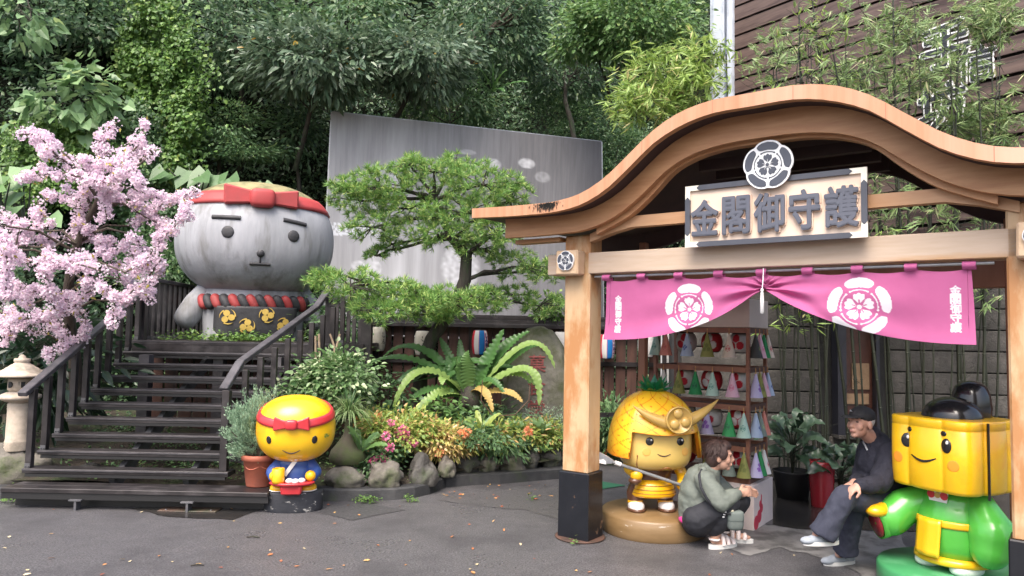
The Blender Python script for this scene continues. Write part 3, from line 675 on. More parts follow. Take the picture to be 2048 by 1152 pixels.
# wide bottom step on steel feet
PX0, PX1 = -4.50, -2.13
for y in (6.60, 6.75): sp(MB().box(((PX0+PX1)/2, y, .165), (PX1-PX0, .142, .04), jit=.003), 'platform_board', M_char, .004)
sp(MB().box(((PX0+PX1)/2, 6.555, .12), (PX1-PX0, .03, .06)), 'platform_bearer', M_dark)
for x in (-3.83, -2.84):
    mb = MB(); mb.box((x, 6.56, .09), (.11, .1, .012)); mb.box((x, 6.56, .045), (.02, .08, .09)); sp(mb, 'steel_foot', M_foot)
sp(MB().box(((PX0+PX1)/2, 6.70, .07), (PX1-PX0-.06, .03, .14)), 'riser_board', M_dark)
# stringers
for x0, x1 in ((-3.75, -3.75), (-3.05, -2.95)):
    mb = MB(); mb.bar((x0, 6.98, .13), (x1, 9.1, 1.26), .06, .14); sp(mb, 'stringer', pmat('grey_stringer', (.07, .07, .075), (.12, .12, .125), 6, .5), .004)
for x, y in ((-4.3, 8.6), (-3.55, 8.9), (-2.75, 8.6), (-2.3, 8.9)): sp(MB().box((x, y, .65), (.12, .12, 1.3)), 'support_post', M_rail)
# landing deck
for k in range(14): sp(MB().box((-3.25, 9.05+.155*k, 1.44), (2.86, .145, .05), jit=.003), 'deck_board', M_char)
sp(MB().box((-3.25, 9.0, 1.37), (2.86, .04, .12)), 'deck_edge', M_char)
for x in (-4.6, -3.2, -1.95): sp(MB().box((x, 10.4, .7), (.14, .14, 1.4)), 'support_post', M_dark)
for k in range(15): sp(MB().box((-4.6+.19*k, 9.5, .75), (.16, .025, 1.3), jit=.004), 'skirt_board', M_plank)
def bracket(bal, x, y, z, s=1):
    mb = MB(); mb.box((x, y-.028, z+.02), (.05, .012, .05))
    for dx in (-.013, .013): mb.tube([(x+dx, y-.034, z+.015), (x+dx, y-.05, z+.015)], .007, 6)
    b = mb.build('bracket', M_bolt, bal, off=o3); b['kind'] = 'stuff'
# left railing
def rail_line(pts, w=.085, h=.05):
    for a, b in zip(pts[:-1], pts[1:]): sp(MB().bar(a, b, w, h), 'handrail', M_rail, .006)
LH = lambda y: float(np.interp(y, [6.8, 9.0], [1.02, 2.02]))
rail_line([(-4.50, 6.74, LH(6.8)-.03), (-4.62, 8.95, 2.02), (-4.63, 9.12, 2.24)])
for k in range(NS):
    x, y, z = sxl(k)+.01, sy(k)+.05, sz(k); b = sp(MB().bar((x, y, z+.002), (x, y, LH(y)-.02), .055, .055, upv=(0, 1, 0)), 'baluster', M_char, .003); bracket(b, x, y, z)
LX = -4.63
sp(MB().box((LX, 9.12, 1.80), (.08, .08, .84)), 'newel_post', M_char)
rail_line([(LX, 9.12, 2.24), (LX-.02, 11.2, 2.2)])
for k in range(14):
    y = 9.26+.145*k; b = sp(MB().bar((LX, y, 1.465), (LX, y, 2.2), .05, .06, upv=(0, 1, 0)), 'baluster', M_char); bracket(b, LX+.04, y, 1.47)
# right railing, with its flatter piece at the foot
RP = [(-2.69, 6.86, 1.055), (-2.66, 7.17, 1.30), (-2.36, 8.75, 1.90), (-2.31, 9.05, 2.10)]
rail_line(RP)
RH = lambda y: float(np.interp(y, [p[1] for p in RP], [p[2] for p in RP]))
sp(MB().bar((-2.665, 6.88, .302), (-2.665, 6.88, RH(6.88)-.02), .07, .07, upv=(0, 1, 0)), 'newel_post', M_char, .003)
for k in range(1, NS):
    x, y, z = sxr(k)-.01, sy(k)+.05, sz(k); b = sp(MB().bar((x, y, z+.002), (x, y, RH(y)-.02), .055, .055, upv=(0, 1, 0)), 'baluster', M_char, .003); bracket(b, x, y, z)
sp(MB().box((-2.29, 9.1, 1.78), (.08, .08, .66)), 'newel_post', M_char)
rail_line([(-2.31, 9.05, 2.03), (-1.80, 9.05, 2.03)]); sp(MB().box((-2.05, 9.07, 1.95), (.48, .03, .05)), 'rail_bar', M_char)
for k in range(6):
    x = -2.18+.073*k; sp(MB().box((x, 9.07, 1.74), (.042, .042, .54)), 'baluster', M_char)
sp(MB().box((-1.80, 9.08, 1.2), (.12, .12, 1.75)), 'newel_post', M_char)
# ---------------------------------------------------------------- stone lantern on its rock
M_lant = pmat('cast_stone', (.42, .35, .28), (.54, .46, .37), 14, .85, .5, 90, c3=(.28, .24, .19), s3=3, dist=.004)
lp = at(34, 900, 7.45)
sl_ = thing('stone_lantern', 'pale carved stone lantern with round roof standing on a rock by the stairs', 'lantern', (lp[0], lp[1], .36))
def ribs(z0, z1, r, n, a=.004): return [(r+(a if i % 2 else 0), z0+(z1-z0)*i/n) for i in range(n+1)]
MB().lathe(ribs(0, .10, .112, 8)+[(.108, .12), (.104, .40)]+ribs(.41, .47, .104, 6)+[(.09, .48)], 28).build('shaft', M_lant, sl_)
MB().lathe([(.09, .478)]+[(.19*math.sin(PI*(.15+.7*i/8))+.0+(.004 if i % 2 else 0), .48+.115*i/8) for i in range(9)]+[(.1, .60)], 28).build('collar', M_lant, sl_)
fb = MB().lathe([(.10, .598), (.125, .61), (.125, .72), (.10, .735)], 6).build('fire_box', M_lant, sl_)
mb = MB()
for a, k in ((-.9, 0), (-1.9, 1)):
    c = Vector((math.cos(a)*.117, math.sin(a)*.117, .665)); n = Vector((math.cos(a), math.sin(a), 0)); s = Vector((-n.y, n.x, 0))
    T = lambda x, y, z: c+s*x+Vector((0, 0, y))+n*z
    MB().prism(disc(0, 0, .032) if k else [(-.03, .03), (.03, .03), (.022, -.02), (0, -.03), (-.022, -.02)], -.008, .003, 0, T).build('opening', M_dark, fb)
MB().lathe([(.10, .733), (.245, .745), (.25, .765)]+[(.25-.19*(i/9)**.85+(.005 if i % 2 else 0), .765+.12*i/9) for i in range(10)], 32).build('roof', M_lant, sl_)
MB().lathe([(.06, .88), (.075, .90), (.07, .925), (.035, .93), (.03, .95), (.008, .965)], 20).build('finial', M_lant, sl_)

# ---------------------------------------------------------------- rocks
M_rock = pmat('garden_rock', (.095, .085, .072), (.19, .175, .15), 5, .85, .9, 14, c3=(.06, .075, .03), s3=2.6, t3=(.52, .66), dist=.02)
M_rock2 = pmat('dark_wet_rock', (.045, .042, .038), (.11, .105, .095), 6, .7, .9, 16, c3=(.04, .055, .02), s3=3, t3=(.54, .68), dist=.02)
def rock(c, r, label, mat=M_rock, seed=0, rz=0, sub=4, group='rocks edging the garden bed'):
    bm = bmesh.new(); bmesh.ops.create_icosphere(bm, subdivisions=sub, radius=1)
    for v in bm.verts:
        p = v.co.copy(); q = p+Vector((seed*3.1, seed*1.7, 0)); n = .30*noise.noise(q*1.1)+.14*noise.noise(q*2.6)+.05*noise.noise(q*6)
        f = noise.cell(q*1.5)*.10; v.co = p*(1+n+f); v.co.x *= r[0]; v.co.y *= r[1]; v.co.z *= r[2]
        if v.co.z < -r[2]*.6: v.co.z = -r[2]*.6
    me = bpy.data.meshes.new('rock'); bm.to_mesh(me); bm.free(); me.materials.append(mat); me.polygons.foreach_set('use_smooth', [True]*len(me.polygons))
    o = link('rock', me); o.location = c; o.rotation_euler = (0, 0, rz); return tag(o, label, 'rock', group)
q = at(30, 945, 7.5); rock((q[0]-.02, q[1], .14), (.36, .26, .27), 'large pale rock under the stone lantern', seed=1)
RK = [(690, 958, 7.28, .24, .2, .12, 'long flat mossy rock right of the small yellow statue', M_rock), (772, 955, 7.3, .2, .17, .15, 'broad light rock under the pink flowers', M_rock), (846, 948, 7.5, .16, .15, .19, 'tall upright rock at the bend of the kerb', M_rock2),
      (893, 938, 7.75, .1, .1, .13, 'narrow rock half hidden by leaves beside the upright rock', M_rock), (932, 932, 8.1, .15, .14, .15, 'rounded dark rock, first of the row under the yellow shrubs', M_rock2), (975, 934, 8.15, .12, .12, .11, 'reddish rounded rock, second of the row under the yellow shrubs', M_rock),
      (1022, 926, 8.25, .14, .12, .14, 'grey rounded rock, third of the row under the yellow shrubs', M_rock), (1060, 921, 8.35, .10, .1, .14, 'upright egg shaped rock, fourth of the row under the yellow shrubs', M_rock2), (1102, 920, 8.5, .14, .12, .12, 'dark low rock next to the gate post', M_rock2),
      (1212, 880, 9.6, .14, .12, .15, 'grey rock by the red berries behind the left gate post', M_rock2)]
for i, (px, py, Y, a, b, c, lb, mt) in enumerate(RK):
    q = at(px, py, Y); rock(q, (a*(.86 if i < 4 else 1), b*.9, c*(1.0 if i < 4 else 1.15)), lb, mt, seed=i+2, rz=random.uniform(-.3, .3))
# little stones and litter under the stairs
for i in range(5):
    rock((-4.3+.38*i, random.uniform(7.3, 8.2), .14), (random.uniform(.08, .16), .1, .09), f'dark stone lying on the soil under the stairs, {["first", "second", "third", "fourth", "last"][i]} from the left', M_rock2, seed=20+i, sub=3, group='stones under the stairs')

# ---------------------------------------------------------------- rock monument with red carved characters
M_mon = pmat('monument_stone', (.11, .105, .09), (.185, .175, .15), 6, .85, .6, 22, c3=(.055, .065, .022), s3=1.6, t3=(.44, .58), dist=.015)
mo = thing('stone_monument', 'tall rounded mossy stone slab with red carved characters behind the ferns', 'monument', (.36, 9.55, .25))
bm = bmesh.new(); bmesh.ops.create_icosphere(bm, subdivisions=5, radius=1)
for v in bm.verts:
    p = v.co.copy(); n = .10*noise.noise(p*1.3+Vector((5, 2, 1)))+.04*noise.noise(p*4)
    x = math.copysign(abs(p.x)**.8, p.x); z = math.copysign(abs(p.z)**.75, p.z); y = max(-.62, min(.62, p.y))
    v.co = Vector(((x*(1+n)*.46)*(1-.12*max(0, z)), y*.30*(1+n), .62+z*.83*(1+n)))
me = bpy.data.meshes.new('slab'); bm.to_mesh(me); bm.free(); me.materials.append(M_mon); me.polygons.foreach_set('use_smooth', [True]*len(me.polygons)); slab = link('slab', me, mo)
M_redc = pmat('faded_red_paint', (.19, .045, .045), (.26, .08, .075), 12, .8)
from mathutils.bvhtree import BVHTree
def drape(bvh, o, d): h = bvh.ray_cast(o, d); return h[0]
bv = BVHTree.FromPolygons([v.co for v in me.vertices], [tuple(p.vertices) for p in me.polygons])
for ch, dx, z, s in (('菓', .0, 1.00, .22), ('食', .0, .70, .22), ('堂', .0, .42, .22)):
    mb = MB()
    def T(x, y, z_):
        h = bv.ray_cast(Vector((-.02+dx+x, -2, z+z_)), Vector((0, 1, 0)))[0]; return (h.x, h.y-.006+y, h.z) if h else (dx+x, -.18, z+z_)
    put_text(mb, ch, T, s, .012, .012); mb.build('carved_character', M_redc, slab)
MB().box((.05, -.215, 1.22), (.05, .012, .06)).build('red_seal', M_redc, slab)
# ---------------------------------------------------------------- statues
def bvh_of(*objs):
    V = []; F = []
    for o in objs:
        b = len(V); V += [v.co.copy() for v in o.data.vertices]; F += [tuple(i+b for i in p.vertices) for p in o.data.polygons]
    return BVHTree.FromPolygons(V, F)
def front(bv, x, z, d=(0, 1, 0)):
    d = Vector(d); o = Vector((x, 0, z))-d*5
    if abs(d.x) > .5: o = Vector((-5*d.x, x, z))
    h = bv.ray_cast(o, d)
    return (h[0], h[1]) if h[0] is not None else (Vector((x, 0, z)), Vector((0, -1, 0)))
def decal(bv, poly, cx, cz, th, name, mat, parent, step=0):
    """a figure laid on the front of a surface: rim and top follow it"""
    mb = MB(); a = []; b = []
    for x, z in poly:
        h, n = front(bv, cx+x, cz+z); a.append(h-n*.004); b.append(h+n*th)
    h, n = front(bv, cx+sum(p[0] for p in poly)/len(poly), cz+sum(p[1] for p in poly)/len(poly)); k = len(poly)
    mb.add(a+b+[h+n*th*1.05], [(i, (i+1) % k, k+(i+1) % k, k+i) for i in range(k)]+[(k+i, k+(i+1) % k, 2*k) for i in range(k)], 0, True)
    return mb.build(name, mat, parent)
def ball_on(bv, x, z, r, name, mat, parent, flat=.35):
    h, n = front(bv, x, z); rot = n.to_track_quat('Z', 'Y').to_matrix()
    return MB().ell(h, (r if not hasattr(r, '__len__') else r[0], r if not hasattr(r, '__len__') else r[1], (r if not hasattr(r, '__len__') else r[0])*flat), rot=rot).build(name, mat, parent)
def stroke_on(bv, pts, r, name, mat, parent, taper=True):
    P = [front(bv, x, z)[0] for x, z in pts]; n = len(P)
    return MB().tube(P, [r*(.45+.55*math.sin(PI*(i+.3)/(n-.4))) if taper else r for i in range(n)], 8).build(name, mat, parent)
def headband(bv, z0, w, tilt, off, name, mat, parent, n=64):
    mb = MB(); vs = []
    for i in range(n):
        t = 2*PI*i/n; d = Vector((math.cos(t), math.sin(t), 0)); ring = []
        for q, o in ((-1, .0), (-1, 1), (-.4, 1.1), (.4, 1.1), (1, 1), (1, 0)):
            z = z0+q*w+tilt*d.y; h = bv.ray_cast(d*6+Vector((0, 0, z)), -d); p = h[0] if h[0] is not None else d*.1+Vector((0, 0, z))
            nn = h[1] if h[0] is not None else d
            ring.append(p+nn*(off*o-.002*(o == 0)))
        vs += ring
    m = 6; mb.add(vs, [(i*m+k, ((i+1) % n)*m+k, ((i+1) % n)*m+k+1, i*m+k+1) for i in range(n) for k in range(m-1)], 0, True)
    return mb.build(name, mat, parent)
def paint(name, c, rough=.28, var=.06, **k):
    d = tuple(max(0, v*(1-var*2)) for v in c); return pmat(name, c, d, 4, rough, coat=.25, spec=.5, bump=.03, bscale=25, dist=.003, **k)
M_yel = paint('yellow_paint', (.86, .46, .012), c3=(.80, .55, .02), s3=1.5); M_yelp = paint('yellow_head_paint', (.88, .52, .012), c3=(.80, .38, .01), s3=2.5)
M_red = paint('red_paint', (.55, .035, .045)); M_blue = paint('blue_paint', (.035, .085, .30)); M_gold = pmat('gold_paint', (.55, .36, .10), (.46, .29, .075), 6, .34, spec=.6, coat=.2)
M_eye = pmat('eye_black', (.012, .011, .012), None, rough=.2, coat=.3); M_brn = paint('brown_paint', (.11, .048, .026)); M_wht = paint('glossy_white', (.78, .77, .76), var=.03)
M_lime = paint('bright_green_paint', (.085, .42, .055), rough=.26); M_green = paint('green_base_paint', (.055, .27, .105), c3=(.10, .34, .16), s3=3, rough=.4); M_leafg = paint('leaf_green_paint', (.012, .17, .055))
M_line = pmat('painted_line', (.06, .03, .02), None, rough=.5); M_orange = pmat('blush_orange', (.86, .30, .03), None, rough=.35)

# ---- big grey statue on the landing
M_conc2 = pmat('weathered_grey_concrete', (.37, .38, .41), (.28, .29, .31), 1.5, .62, .35, 9, stretch=(2.6, 2.6, .45), c3=(.10, .095, .08), s3=1.9, t3=(.50, .74), dist=.02, a3=.8)
M_moss = pmat('mossy_concrete', (.30, .26, .13), (.17, .165, .085), 4, .85, .5, 12, c3=(.11, .105, .045), s3=2, dist=.02)
M_char2 = pmat('charcoal_paint', (.028, .028, .031), (.045, .045, .05), 6, .6, .5, 20, dist=.012); M_redw = pmat('weathered_red_paint', (.40, .045, .048), (.31, .05, .048), 3, .6, .25, 20, c3=(.22, .06, .05), s3=1.6, t3=(.54, .7))
gs = thing('grey_statue', 'huge grey round headed concrete figure with red headband and black apron on the landing', 'statue', (-3.66, 10.30, 1.462), R(23))
bmb = MB(); bmb.ell((0, 0, .40), (.70, .58, .62), e1=.7, e2=.9)
for s in (-1, 1): bmb.ell((s*.34, -.03, .05), (.33, .46, .22), e1=.6)
bmb.ell((0, 0, .95), (.45, .45, .25))
body = blob('body', bmb, M_conc2, gs, .035, 6)
bv = bvh_of(body)
for s in (-1, 1):
    mb = MB(); limb(mb, [(s*.50, -.02, .80), (s*.74, -.05, .48), (s*.86, -.08, .31)], [.16, .19, .17]); blob('arm', mb, M_conc2, gs, .03, 8)
hm = MB(); hm.ell((0, 0, 1.40), (1.07, .96, .825), n=64, k=40, e1=.86, e2=.92); head = hm.build('head', M_conc2, gs); hb = bvh_of(head)
mb = MB(); cap = []
mb.ell((0, 0, 1.402), (1.076, .966, .829), n=64, k=48, e1=.86, e2=.92)
V = mb.V; mb.F2 = [(f, i) for i, f in enumerate(mb.F) if all(V[j][2] > 1.90 for j in f)]; mb.F = [f for f, i in mb.F2]; mb.M = [0]*len(mb.F); mb.S = [True]*len(mb.F)
mb.build('mossy_crown', M_moss, head)
headband(hb, 1.885, .085, .0, .03, 'headband', M_redw, gs)
h, n = front(hb, 0, 1.93)
mb = MB()
T = lambda x, y, z: (x, h.y-.09-z+.10*abs(x), h.z-.035+y*.88)
mb.prism([(.12, .09), (.46, .15), (.46, -.13), (.12, -.10)], -.06, .07, 0, T); mb.prism([(-.12, .09), (-.12, -.10), (-.47, -.13), (-.48, .17)], -.06, .07, 0, T); mb.ell((0, h.y-.12, h.z-.05), (.16, .11, .125), e1=.5, e2=.5)
mb.build('bow', M_redw, gs, bevel=.02)
for x in (-.41, .41): ball_on(hb, x, 1.41, .080, 'eye', M_char2, gs, .3)
ball_on(hb, 0, 1.15, .050, 'nose', M_char2, gs, .7)
for x0, x1 in ((-.60, -.26), (.27, .57)): stroke_on(hb, [(x0+(x1-x0)*i/8, 1.60-.015*(i-4)*(1 if x0 > 0 else .2)*.3) for i in range(9)], .030, 'eyebrow', M_char2, gs, False)
stroke_on(hb, [(0, 1.12), (0, 1.08), (0, 1.025)], .012, 'mouth_line', M_char2, gs, False); stroke_on(hb, [(-.13+.26*i/6, 1.015) for i in range(7)], .022, 'mouth', M_char2, gs, False)
# twisted rope collar
for i in range(34):
    t = 2*PI*i/34; d = Vector((math.cos(t), math.sin(t), 0)); hit = bv.ray_cast(d*4+Vector((0, 0, .52)), -d)[0]; hit = hit+d*.03
    m = Matrix.Rotation(t+PI/2, 3, 'Z') @ Matrix.Rotation(R(-32), 3, 'Y')
    MB().ell(hit, (.066, .075, .118), rot=m, n=16, k=10, e1=.8).build('rope_strand', M_redw if i % 2 else M_char2, gs)
AW, AH0, AH1 = .50, .46, .04
mb = MB()
def _apr(s, t):
    x = -AW+2*AW*s; zb = AH1+.0; z = AH0+(zb-AH0)*t; e = max(0, abs(x)-AW+.12)/.12; z = z if t < .7 else z+(.10*e**2)*(t-.7)/.3
    hh, nn = front(bv, x, z); return hh+Vector((0, -.045, 0))
mb.grid(_apr, 24, 14); ap = mb.build('apron', M_char2, gs)
sd = ap.modifiers.new('t', 'SOLIDIFY'); sd.thickness = .05; sd.offset = -1
av = BVHTree.FromPolygons([v.co for v in ap.data.vertices], [tuple(p.vertices) for p in ap.data.polygons])
M_goldw = pmat('gold_emblem_paint', (.62, .43, .10), (.52, .36, .09), 8, .5)
def tomoe(parent, bv_, cx, cz, r, mats, name='emblem', th=.012, rot0=0, push=.002):
    mb = MB()
    def T(x, y, z):
        hh, nn = front(bv_, cx+x*r, cz+y*r); return hh-Vector((0, push+z, 0))
    for k in range(3):
        a = rot0+PI/2+k*2*PI/3; c = (.46*math.cos(a), .46*math.sin(a)); mb.prism(disc(c[0], c[1], .40, 14), 0, th, 0, T)
        tail = [((.98-.0*i)*math.cos(a+.25+1.2*i/8), .98*math.sin(a+.25+1.2*i/8)) for i in range(9)]+[((.78+.18*i/8)*math.cos(a+.25+1.2*i/8), (.78+.18*i/8)*math.sin(a+.25+1.2*i/8)) for i in range(8, -1, -1)]
        mb.prism(tail, 0, th, 0, T)
    return mb.build(name, mats, parent)
for x, z, a in ((-.36, .32, .3), (-.12, .20, -.2), (.13, .35, .5), (.36, .22, -.4)): tomoe(ap, av, x, z, .105, M_goldw, rot0=a, push=.055)

# ---- small yellow statue on a dark base
ys = thing('yellow_statue', 'small yellow round headed figure in blue coat with red bow carrying a red tray', 'statue', (-1.955, 6.72, 0), R(9))
M_oldb = pmat('chipped_dark_base', (.016, .018, .024), (.030, .032, .040), 5, .6, .4, 30, c3=(.42, .41, .39), s3=9, t3=(.60, .64), stretch=(1, 1, 2.2))
mb = MB(); mb.lathe([(.255, 0), (.262, .02), (.26, .16), (.25, .178), (.0, .18)], 40, sy=.62); mb.build('base', M_oldb, ys)
mb = MB(); mb.ell((0, 0, .30), (.165, .12, .15), e1=.8)
bd = blob('coat', (mb.ell((0, 0, .42), (.15, .11, .08)), mb)[1], M_blue, ys, .012, 6)
for s in (-1, 1):
    mb = MB(); limb(mb, [(s*.13, -.0, .42), (s*.19, -.05, .345), (s*.165, -.11, .31)], [.055, .058, .05]); blob('sleeve', mb, M_blue, ys, .01, 6)
    MB().ell((s*.155, -.135, .325), (.048, .045, .048)).build('hand', M_yel, ys)
    f = MB().ell((s*.12, -.05, .205), (.085, .085, .035), e1=.7).build('foot', M_yel, ys); MB().ell((s*.12, -.05, .188), (.09, .09, .012)).build('sole', M_wht, f)
MB().bar((.02, -.121, .46), (-.07, -.135, .33), .035, .012, upv=(0, -1, .2)).build('strap', M_wht, ys)
ty = MB().lathe([(.0, .252), (.18, .252), (.2, .272), (.19, .28), (.0, .272)], 32, (.0, -.15, 0), sy=.55).build('tray', M_red, ys)
MB().box((.0, -.16, .215), (.17, .12, .085), taper=1.15).build('tray_box', M_red, ty, bevel=.012)
mg = MB().lathe([(.0, .275), (.052, .275), (.055, .30), (.055, .40), (.049, .405), (.045, .39), (.043, .31), (0, .31)], 24, (-.115, -.19, 0)).build('mug', M_yel, ys)
for x, y in ((-.02, -.19), (.035, -.21), (.085, -.18)): MB().ell((x, y, .292), (.034, .034, .024)).build('bun', M_wht, ty)
hm = MB(); hm.ell((0, 0, .735), (.350, .32, .300), n=64, k=40, e1=.84, e2=.92); head = hm.build('head', M_yelp, ys); hb = bvh_of(head)
headband(hb, .885, .036, .085, .014, 'headband', M_red, ys)
h, n = front(hb, 0, .80); mb = MB()
T = lambda x, y, z: (x, h.y-.012-z+.25*abs(x)**1.3, h.z+.005+y)
for s in (-1, 1):
    p = [(s*.03, .028), (s*.09, .045), (s*.148, .07), (s*.155, -.055), (s*.09, -.04), (s*.03, -.03)]; mb.prism(p if s > 0 else p[::-1], -.012, .03, 0, T)
mb.ell((0, h.y-.03, h.z+.005), (.055, .035, .046), e1=.6, e2=.6); mb.build('bow', M_red, ys, bevel=.008)
for x in (-.195, .195): ball_on(hb, x, .665, (.026, .036), 'eye', M_eye, ys, .3)
stroke_on(hb, [(-.075+.15*i/12, .565-.03*math.sin(PI*i/12)+.012) for i in range(13)], .007, 'mouth', M_line, ys)
for x, z, r in ((.03, .475, .016), (-.01, .468, .01), (.07, .478, .01)): ball_on(hb, x, z, r, 'chipped_paint', M_wht, ys, .08)
tomoe(head, hb, .29, .69, .022, pmat('worn_green', (.25, .30, .05), None), 'small_emblem', .003)

# ---- pineapple warrior statue on round brown base
ps = thing('pineapple_statue', 'yellow pineapple helmeted warrior figure with gold horns and spear on a round brown base', 'statue', (1.235, 6.26, 0), R(5))
M_brbase = pmat('brown_gold_base', (.17, .105, .045), (.22, .14, .065), 3, .42, .1, 20, coat=.1, c3=(.40, .36, .30), s3=6, t3=(.66, .69), stretch=(1, 1, 5))
MB().lathe([(.43, 0), (.44, .02), (.44, .15), (.425, .168), (0, .17)], 72).build('base', M_brbase, ps)
M_face = paint('pale_yellow_face', (.72, .50, .14), var=.03); M_faced = paint('brown_edge', (.32, .12, .03))
for s in (-1, 1):
    x = s*.13-.03; mb = MB(); limb(mb, [(x*.7, 0, .42), (x, .0, .30), (x, -.01, .24)], [.075, .075, .065]); blob('leg', mb, M_brn, ps, .012, 4)
    MB().lathe([(.062, .225), (.066, .23), (.066, .25), (.062, .255)], 20, (x, -.01, 0)).build('sock_band', M_yel, ps)
    mb = MB(); mb.ell((x, -.04, .205), (.068, .095, .045), e1=.7); sh = mb.build('shoe', M_wht, ps)
    MB().ell((x, -.04, .182), (.078, .105, .016), e1=.5).build('sole', M_brn, sh)
    mb = MB(); mb.ell((x, .01, .215), (.064, .06, .045)); mb.build('shoe_heel', M_brn, sh)
mb = MB(); mb.lathe([(.10, .30), (.19, .29), (.205, .31), (.18, .38), (.15, .44), (.1, .44)], 36, (-.01, 0, 0), sy=.8)
sk = mb.build('skirt', M_yel, ps)
for z, r in ((.325, .2015), (.355, .193), (.39, .180)):
    mb = MB(); mb.tube([(-.01+r*math.cos(2*PI*i/40), r*.8*math.sin(2*PI*i/40), z) for i in range(41)], .0028, 5, cap=False); mb.build('skirt_line', M_faced, sk)
mb = MB(); mb.ell((-.01, 0, .50), (.165, .13, .15), e1=.75); tor = mb.build('breastplate', M_brn, ps); tb = bvh_of(tor)
for x in (-.095, .085): ball_on(tb, x, .585, .02, 'rivet', M_metal, tor, .4)
mb = MB(); mb.tube([(-.01+.1*math.cos(t), -.115-.0*t, .635-.05*math.sin(t)) for t in [PI*i/10 for i in range(11)]], .014, 8); mb.build('collar_band', pmat('red_brown_paint', (.16, .03, .02), None, rough=.3), ps)
for s in (-1, 1):
    mb = MB(); mb.ell((s*.185, -.0, .575), (.075, .10, .085), rot=Matrix.Rotation(s*-.5, 3, 'Y')); mb.build('shoulder_guard', M_yel, ps)
HL, HR = (-.19, -.155, .485), (.215, -.12, .40)
for s, e, hnd in ((-1, (-.225, -.06, .52), HL), (1, (.235, -.05, .47), HR)):
    mb = MB(); limb(mb, [(s*.185, -.02, .57), e, hnd], [.05, .05, .042]); mb.ell(hnd, (.055, .05, .055)); blob('arm', mb, M_yel, ps, .01, 4)
MB().ell((HL[0]-.01, HL[1], HL[2]-.045), (.056, .05, .032)).build('cuff', M_brn, ps)
sa, sb = Vector((-.40, -.20, .60)), Vector((.245, -.15, .385)); dv = (sb-sa).normalized()
spear = MB().tube([sa, sb], .014, 10).build('spear_shaft', pmat('grey_shaft', (.22, .23, .24), (.28, .29, .30), 8, .35), ps)
MB().tube([sa+dv*.02, sa+dv*.07], .019, 10).build('spear_collar', M_wht, spear)
mb = MB(); up_ = Vector((-dv.z, 0, dv.x))*1; up_ = Vector((0, -1, 0)).cross(dv); up_ = -up_ if up_.z < 0 else up_
T = lambda x, y, z: sa-dv*x+up_*y+Vector((0, -1, 0))*z
mb.prism([(0, .016), (.06, .032), (.15, .045), (.215, .03), (.235, .012), (.20, -.022), (.12, -.045), (.05, -.035), (0, -.016)], -.008, .008, 0, T); bl = mb.build('spear_blade', M_metal, spear, bevel=.004)
mb = MB(); mb.prism([(.06, -.012), (.085, -.002), (.11, -.016), (.135, -.004), (.16, -.014), (.18, .0), (.21, -.008), (.195, -.024), (.12, -.045), (.05, -.035)], .0085, .0115, 0, T); mb.build('blade_edge', M_wht, bl)
MB().lathe([(.002, .16), (.05, .165), (.022, .32), (.008, .40)], 12, (.27, -.12, .01)).build('red_tassel', M_red, spear)
mb = MB(); mb.ell((0, 0, .745), (.30, .25, .235), n=48, k=30, e1=.55, e2=.6); hd = mb.build('head', M_face, ps); hb = bvh_of(hd)
for x in (-.105, .155): 
    e = ball_on(hb, x, .775, .034, 'eye', M_eye, ps, .3); h, n = front(hb, x, .775); MB().ell(h+Vector((.010, -.012, .012)), (.008, .004, .008)).build('eye_glint', M_wht, e)
decal(hb, [(-.06, .012), (.05, -.012), (.05, .012), (-.05, .032)], -.09, .835, .006, 'eyebrow', M_eye, ps); decal(hb, [(-.05, -.012), (.06, .012), (.055, .032), (-.05, .012)], .15, .835, .006, 'eyebrow', M_eye, ps)
stroke_on(hb, [(-.04+.11*i/10, .672-.018*math.sin(PI*i/10)) for i in range(11)], .0055, 'mouth', M_line, ps)
M_blush = pmat('soft_blush', (.78, .43, .10), None, rough=.4)
for x in (-.13, .2): ball_on(hb, x, .69, .035, 'blush', M_blush, ps, .08)
stroke_on(hb, [(-.20, .66), (-.20, .58), (-.185, .545), (-.14, .522)], .006, 'chin_strap', M_faced, ps, False)
stroke_on(hb, [(-.0+.11*i/8, .525+.03*math.sin(PI*i/8)) for i in range(9)], .007, 'chin_plate', M_faced, ps, False)
# helmet: a thick shell with a face opening
M_pine = printmat('pineapple_shell', (.86, .50, .025), [(.86, .26, .012), (.42, .17, .01)], .3, spec=.5); M_pine.node_tree.nodes['Principled BSDF'].inputs['Coat Weight'].default_value = .25
NA, NT_ = 220, 70; vs = []; ink = []
for j in range(NT_+1):
    for i in range(NA):
        a = -PI+2*PI*i/NA; t = j/NT_                      # a = 0 is the front
        op = abs(a-.10) < R(47); hem = .845-.02*math.cos((a-.1)*2) if op else .635-.0*a
        if not op: hem += .03*max(0, 1-(abs(a-.10)-R(47))/.12)*0
        z = 1.155-(1.155-hem)*t if t > .0 else 1.155
        th = (1.155-hem); f = (1.155-z)/.52
        rr = (1-(1-min(1, f*1.05))**2.6)**.5*(1+.06*max(0, f-.45)); n_ = 2.7
        c, s_ = math.sin(a), -math.cos(a); k = (abs(c)**n_+abs(s_)**n_)**(-1/n_)
        x, y = c*k*.345*rr, s_*k*.300*rr
        vs.append((x, y, z)); v1 = 0
        u = a/PI*9; q = f*6.2
        l1, l2 = (u*.5+q*.72) % 1, (u*.5-q*.72+.13*math.sin(a*2)) % 1
        ln = min(l1, 1-l1, l2, 1-l2) < .022
        cell = abs(((u*.5+q*.72) % 1)-.5) < .05+.02*((q*3) % 1) and abs(((u*.5-q*.72) % 1)-.5) < .055
        edge = max(0, (t-.80)/.2) if not op else max(0, (t-.88)/.12)*.7
        ink.append(2 if ln or cell else min(.95, edge**1.5))
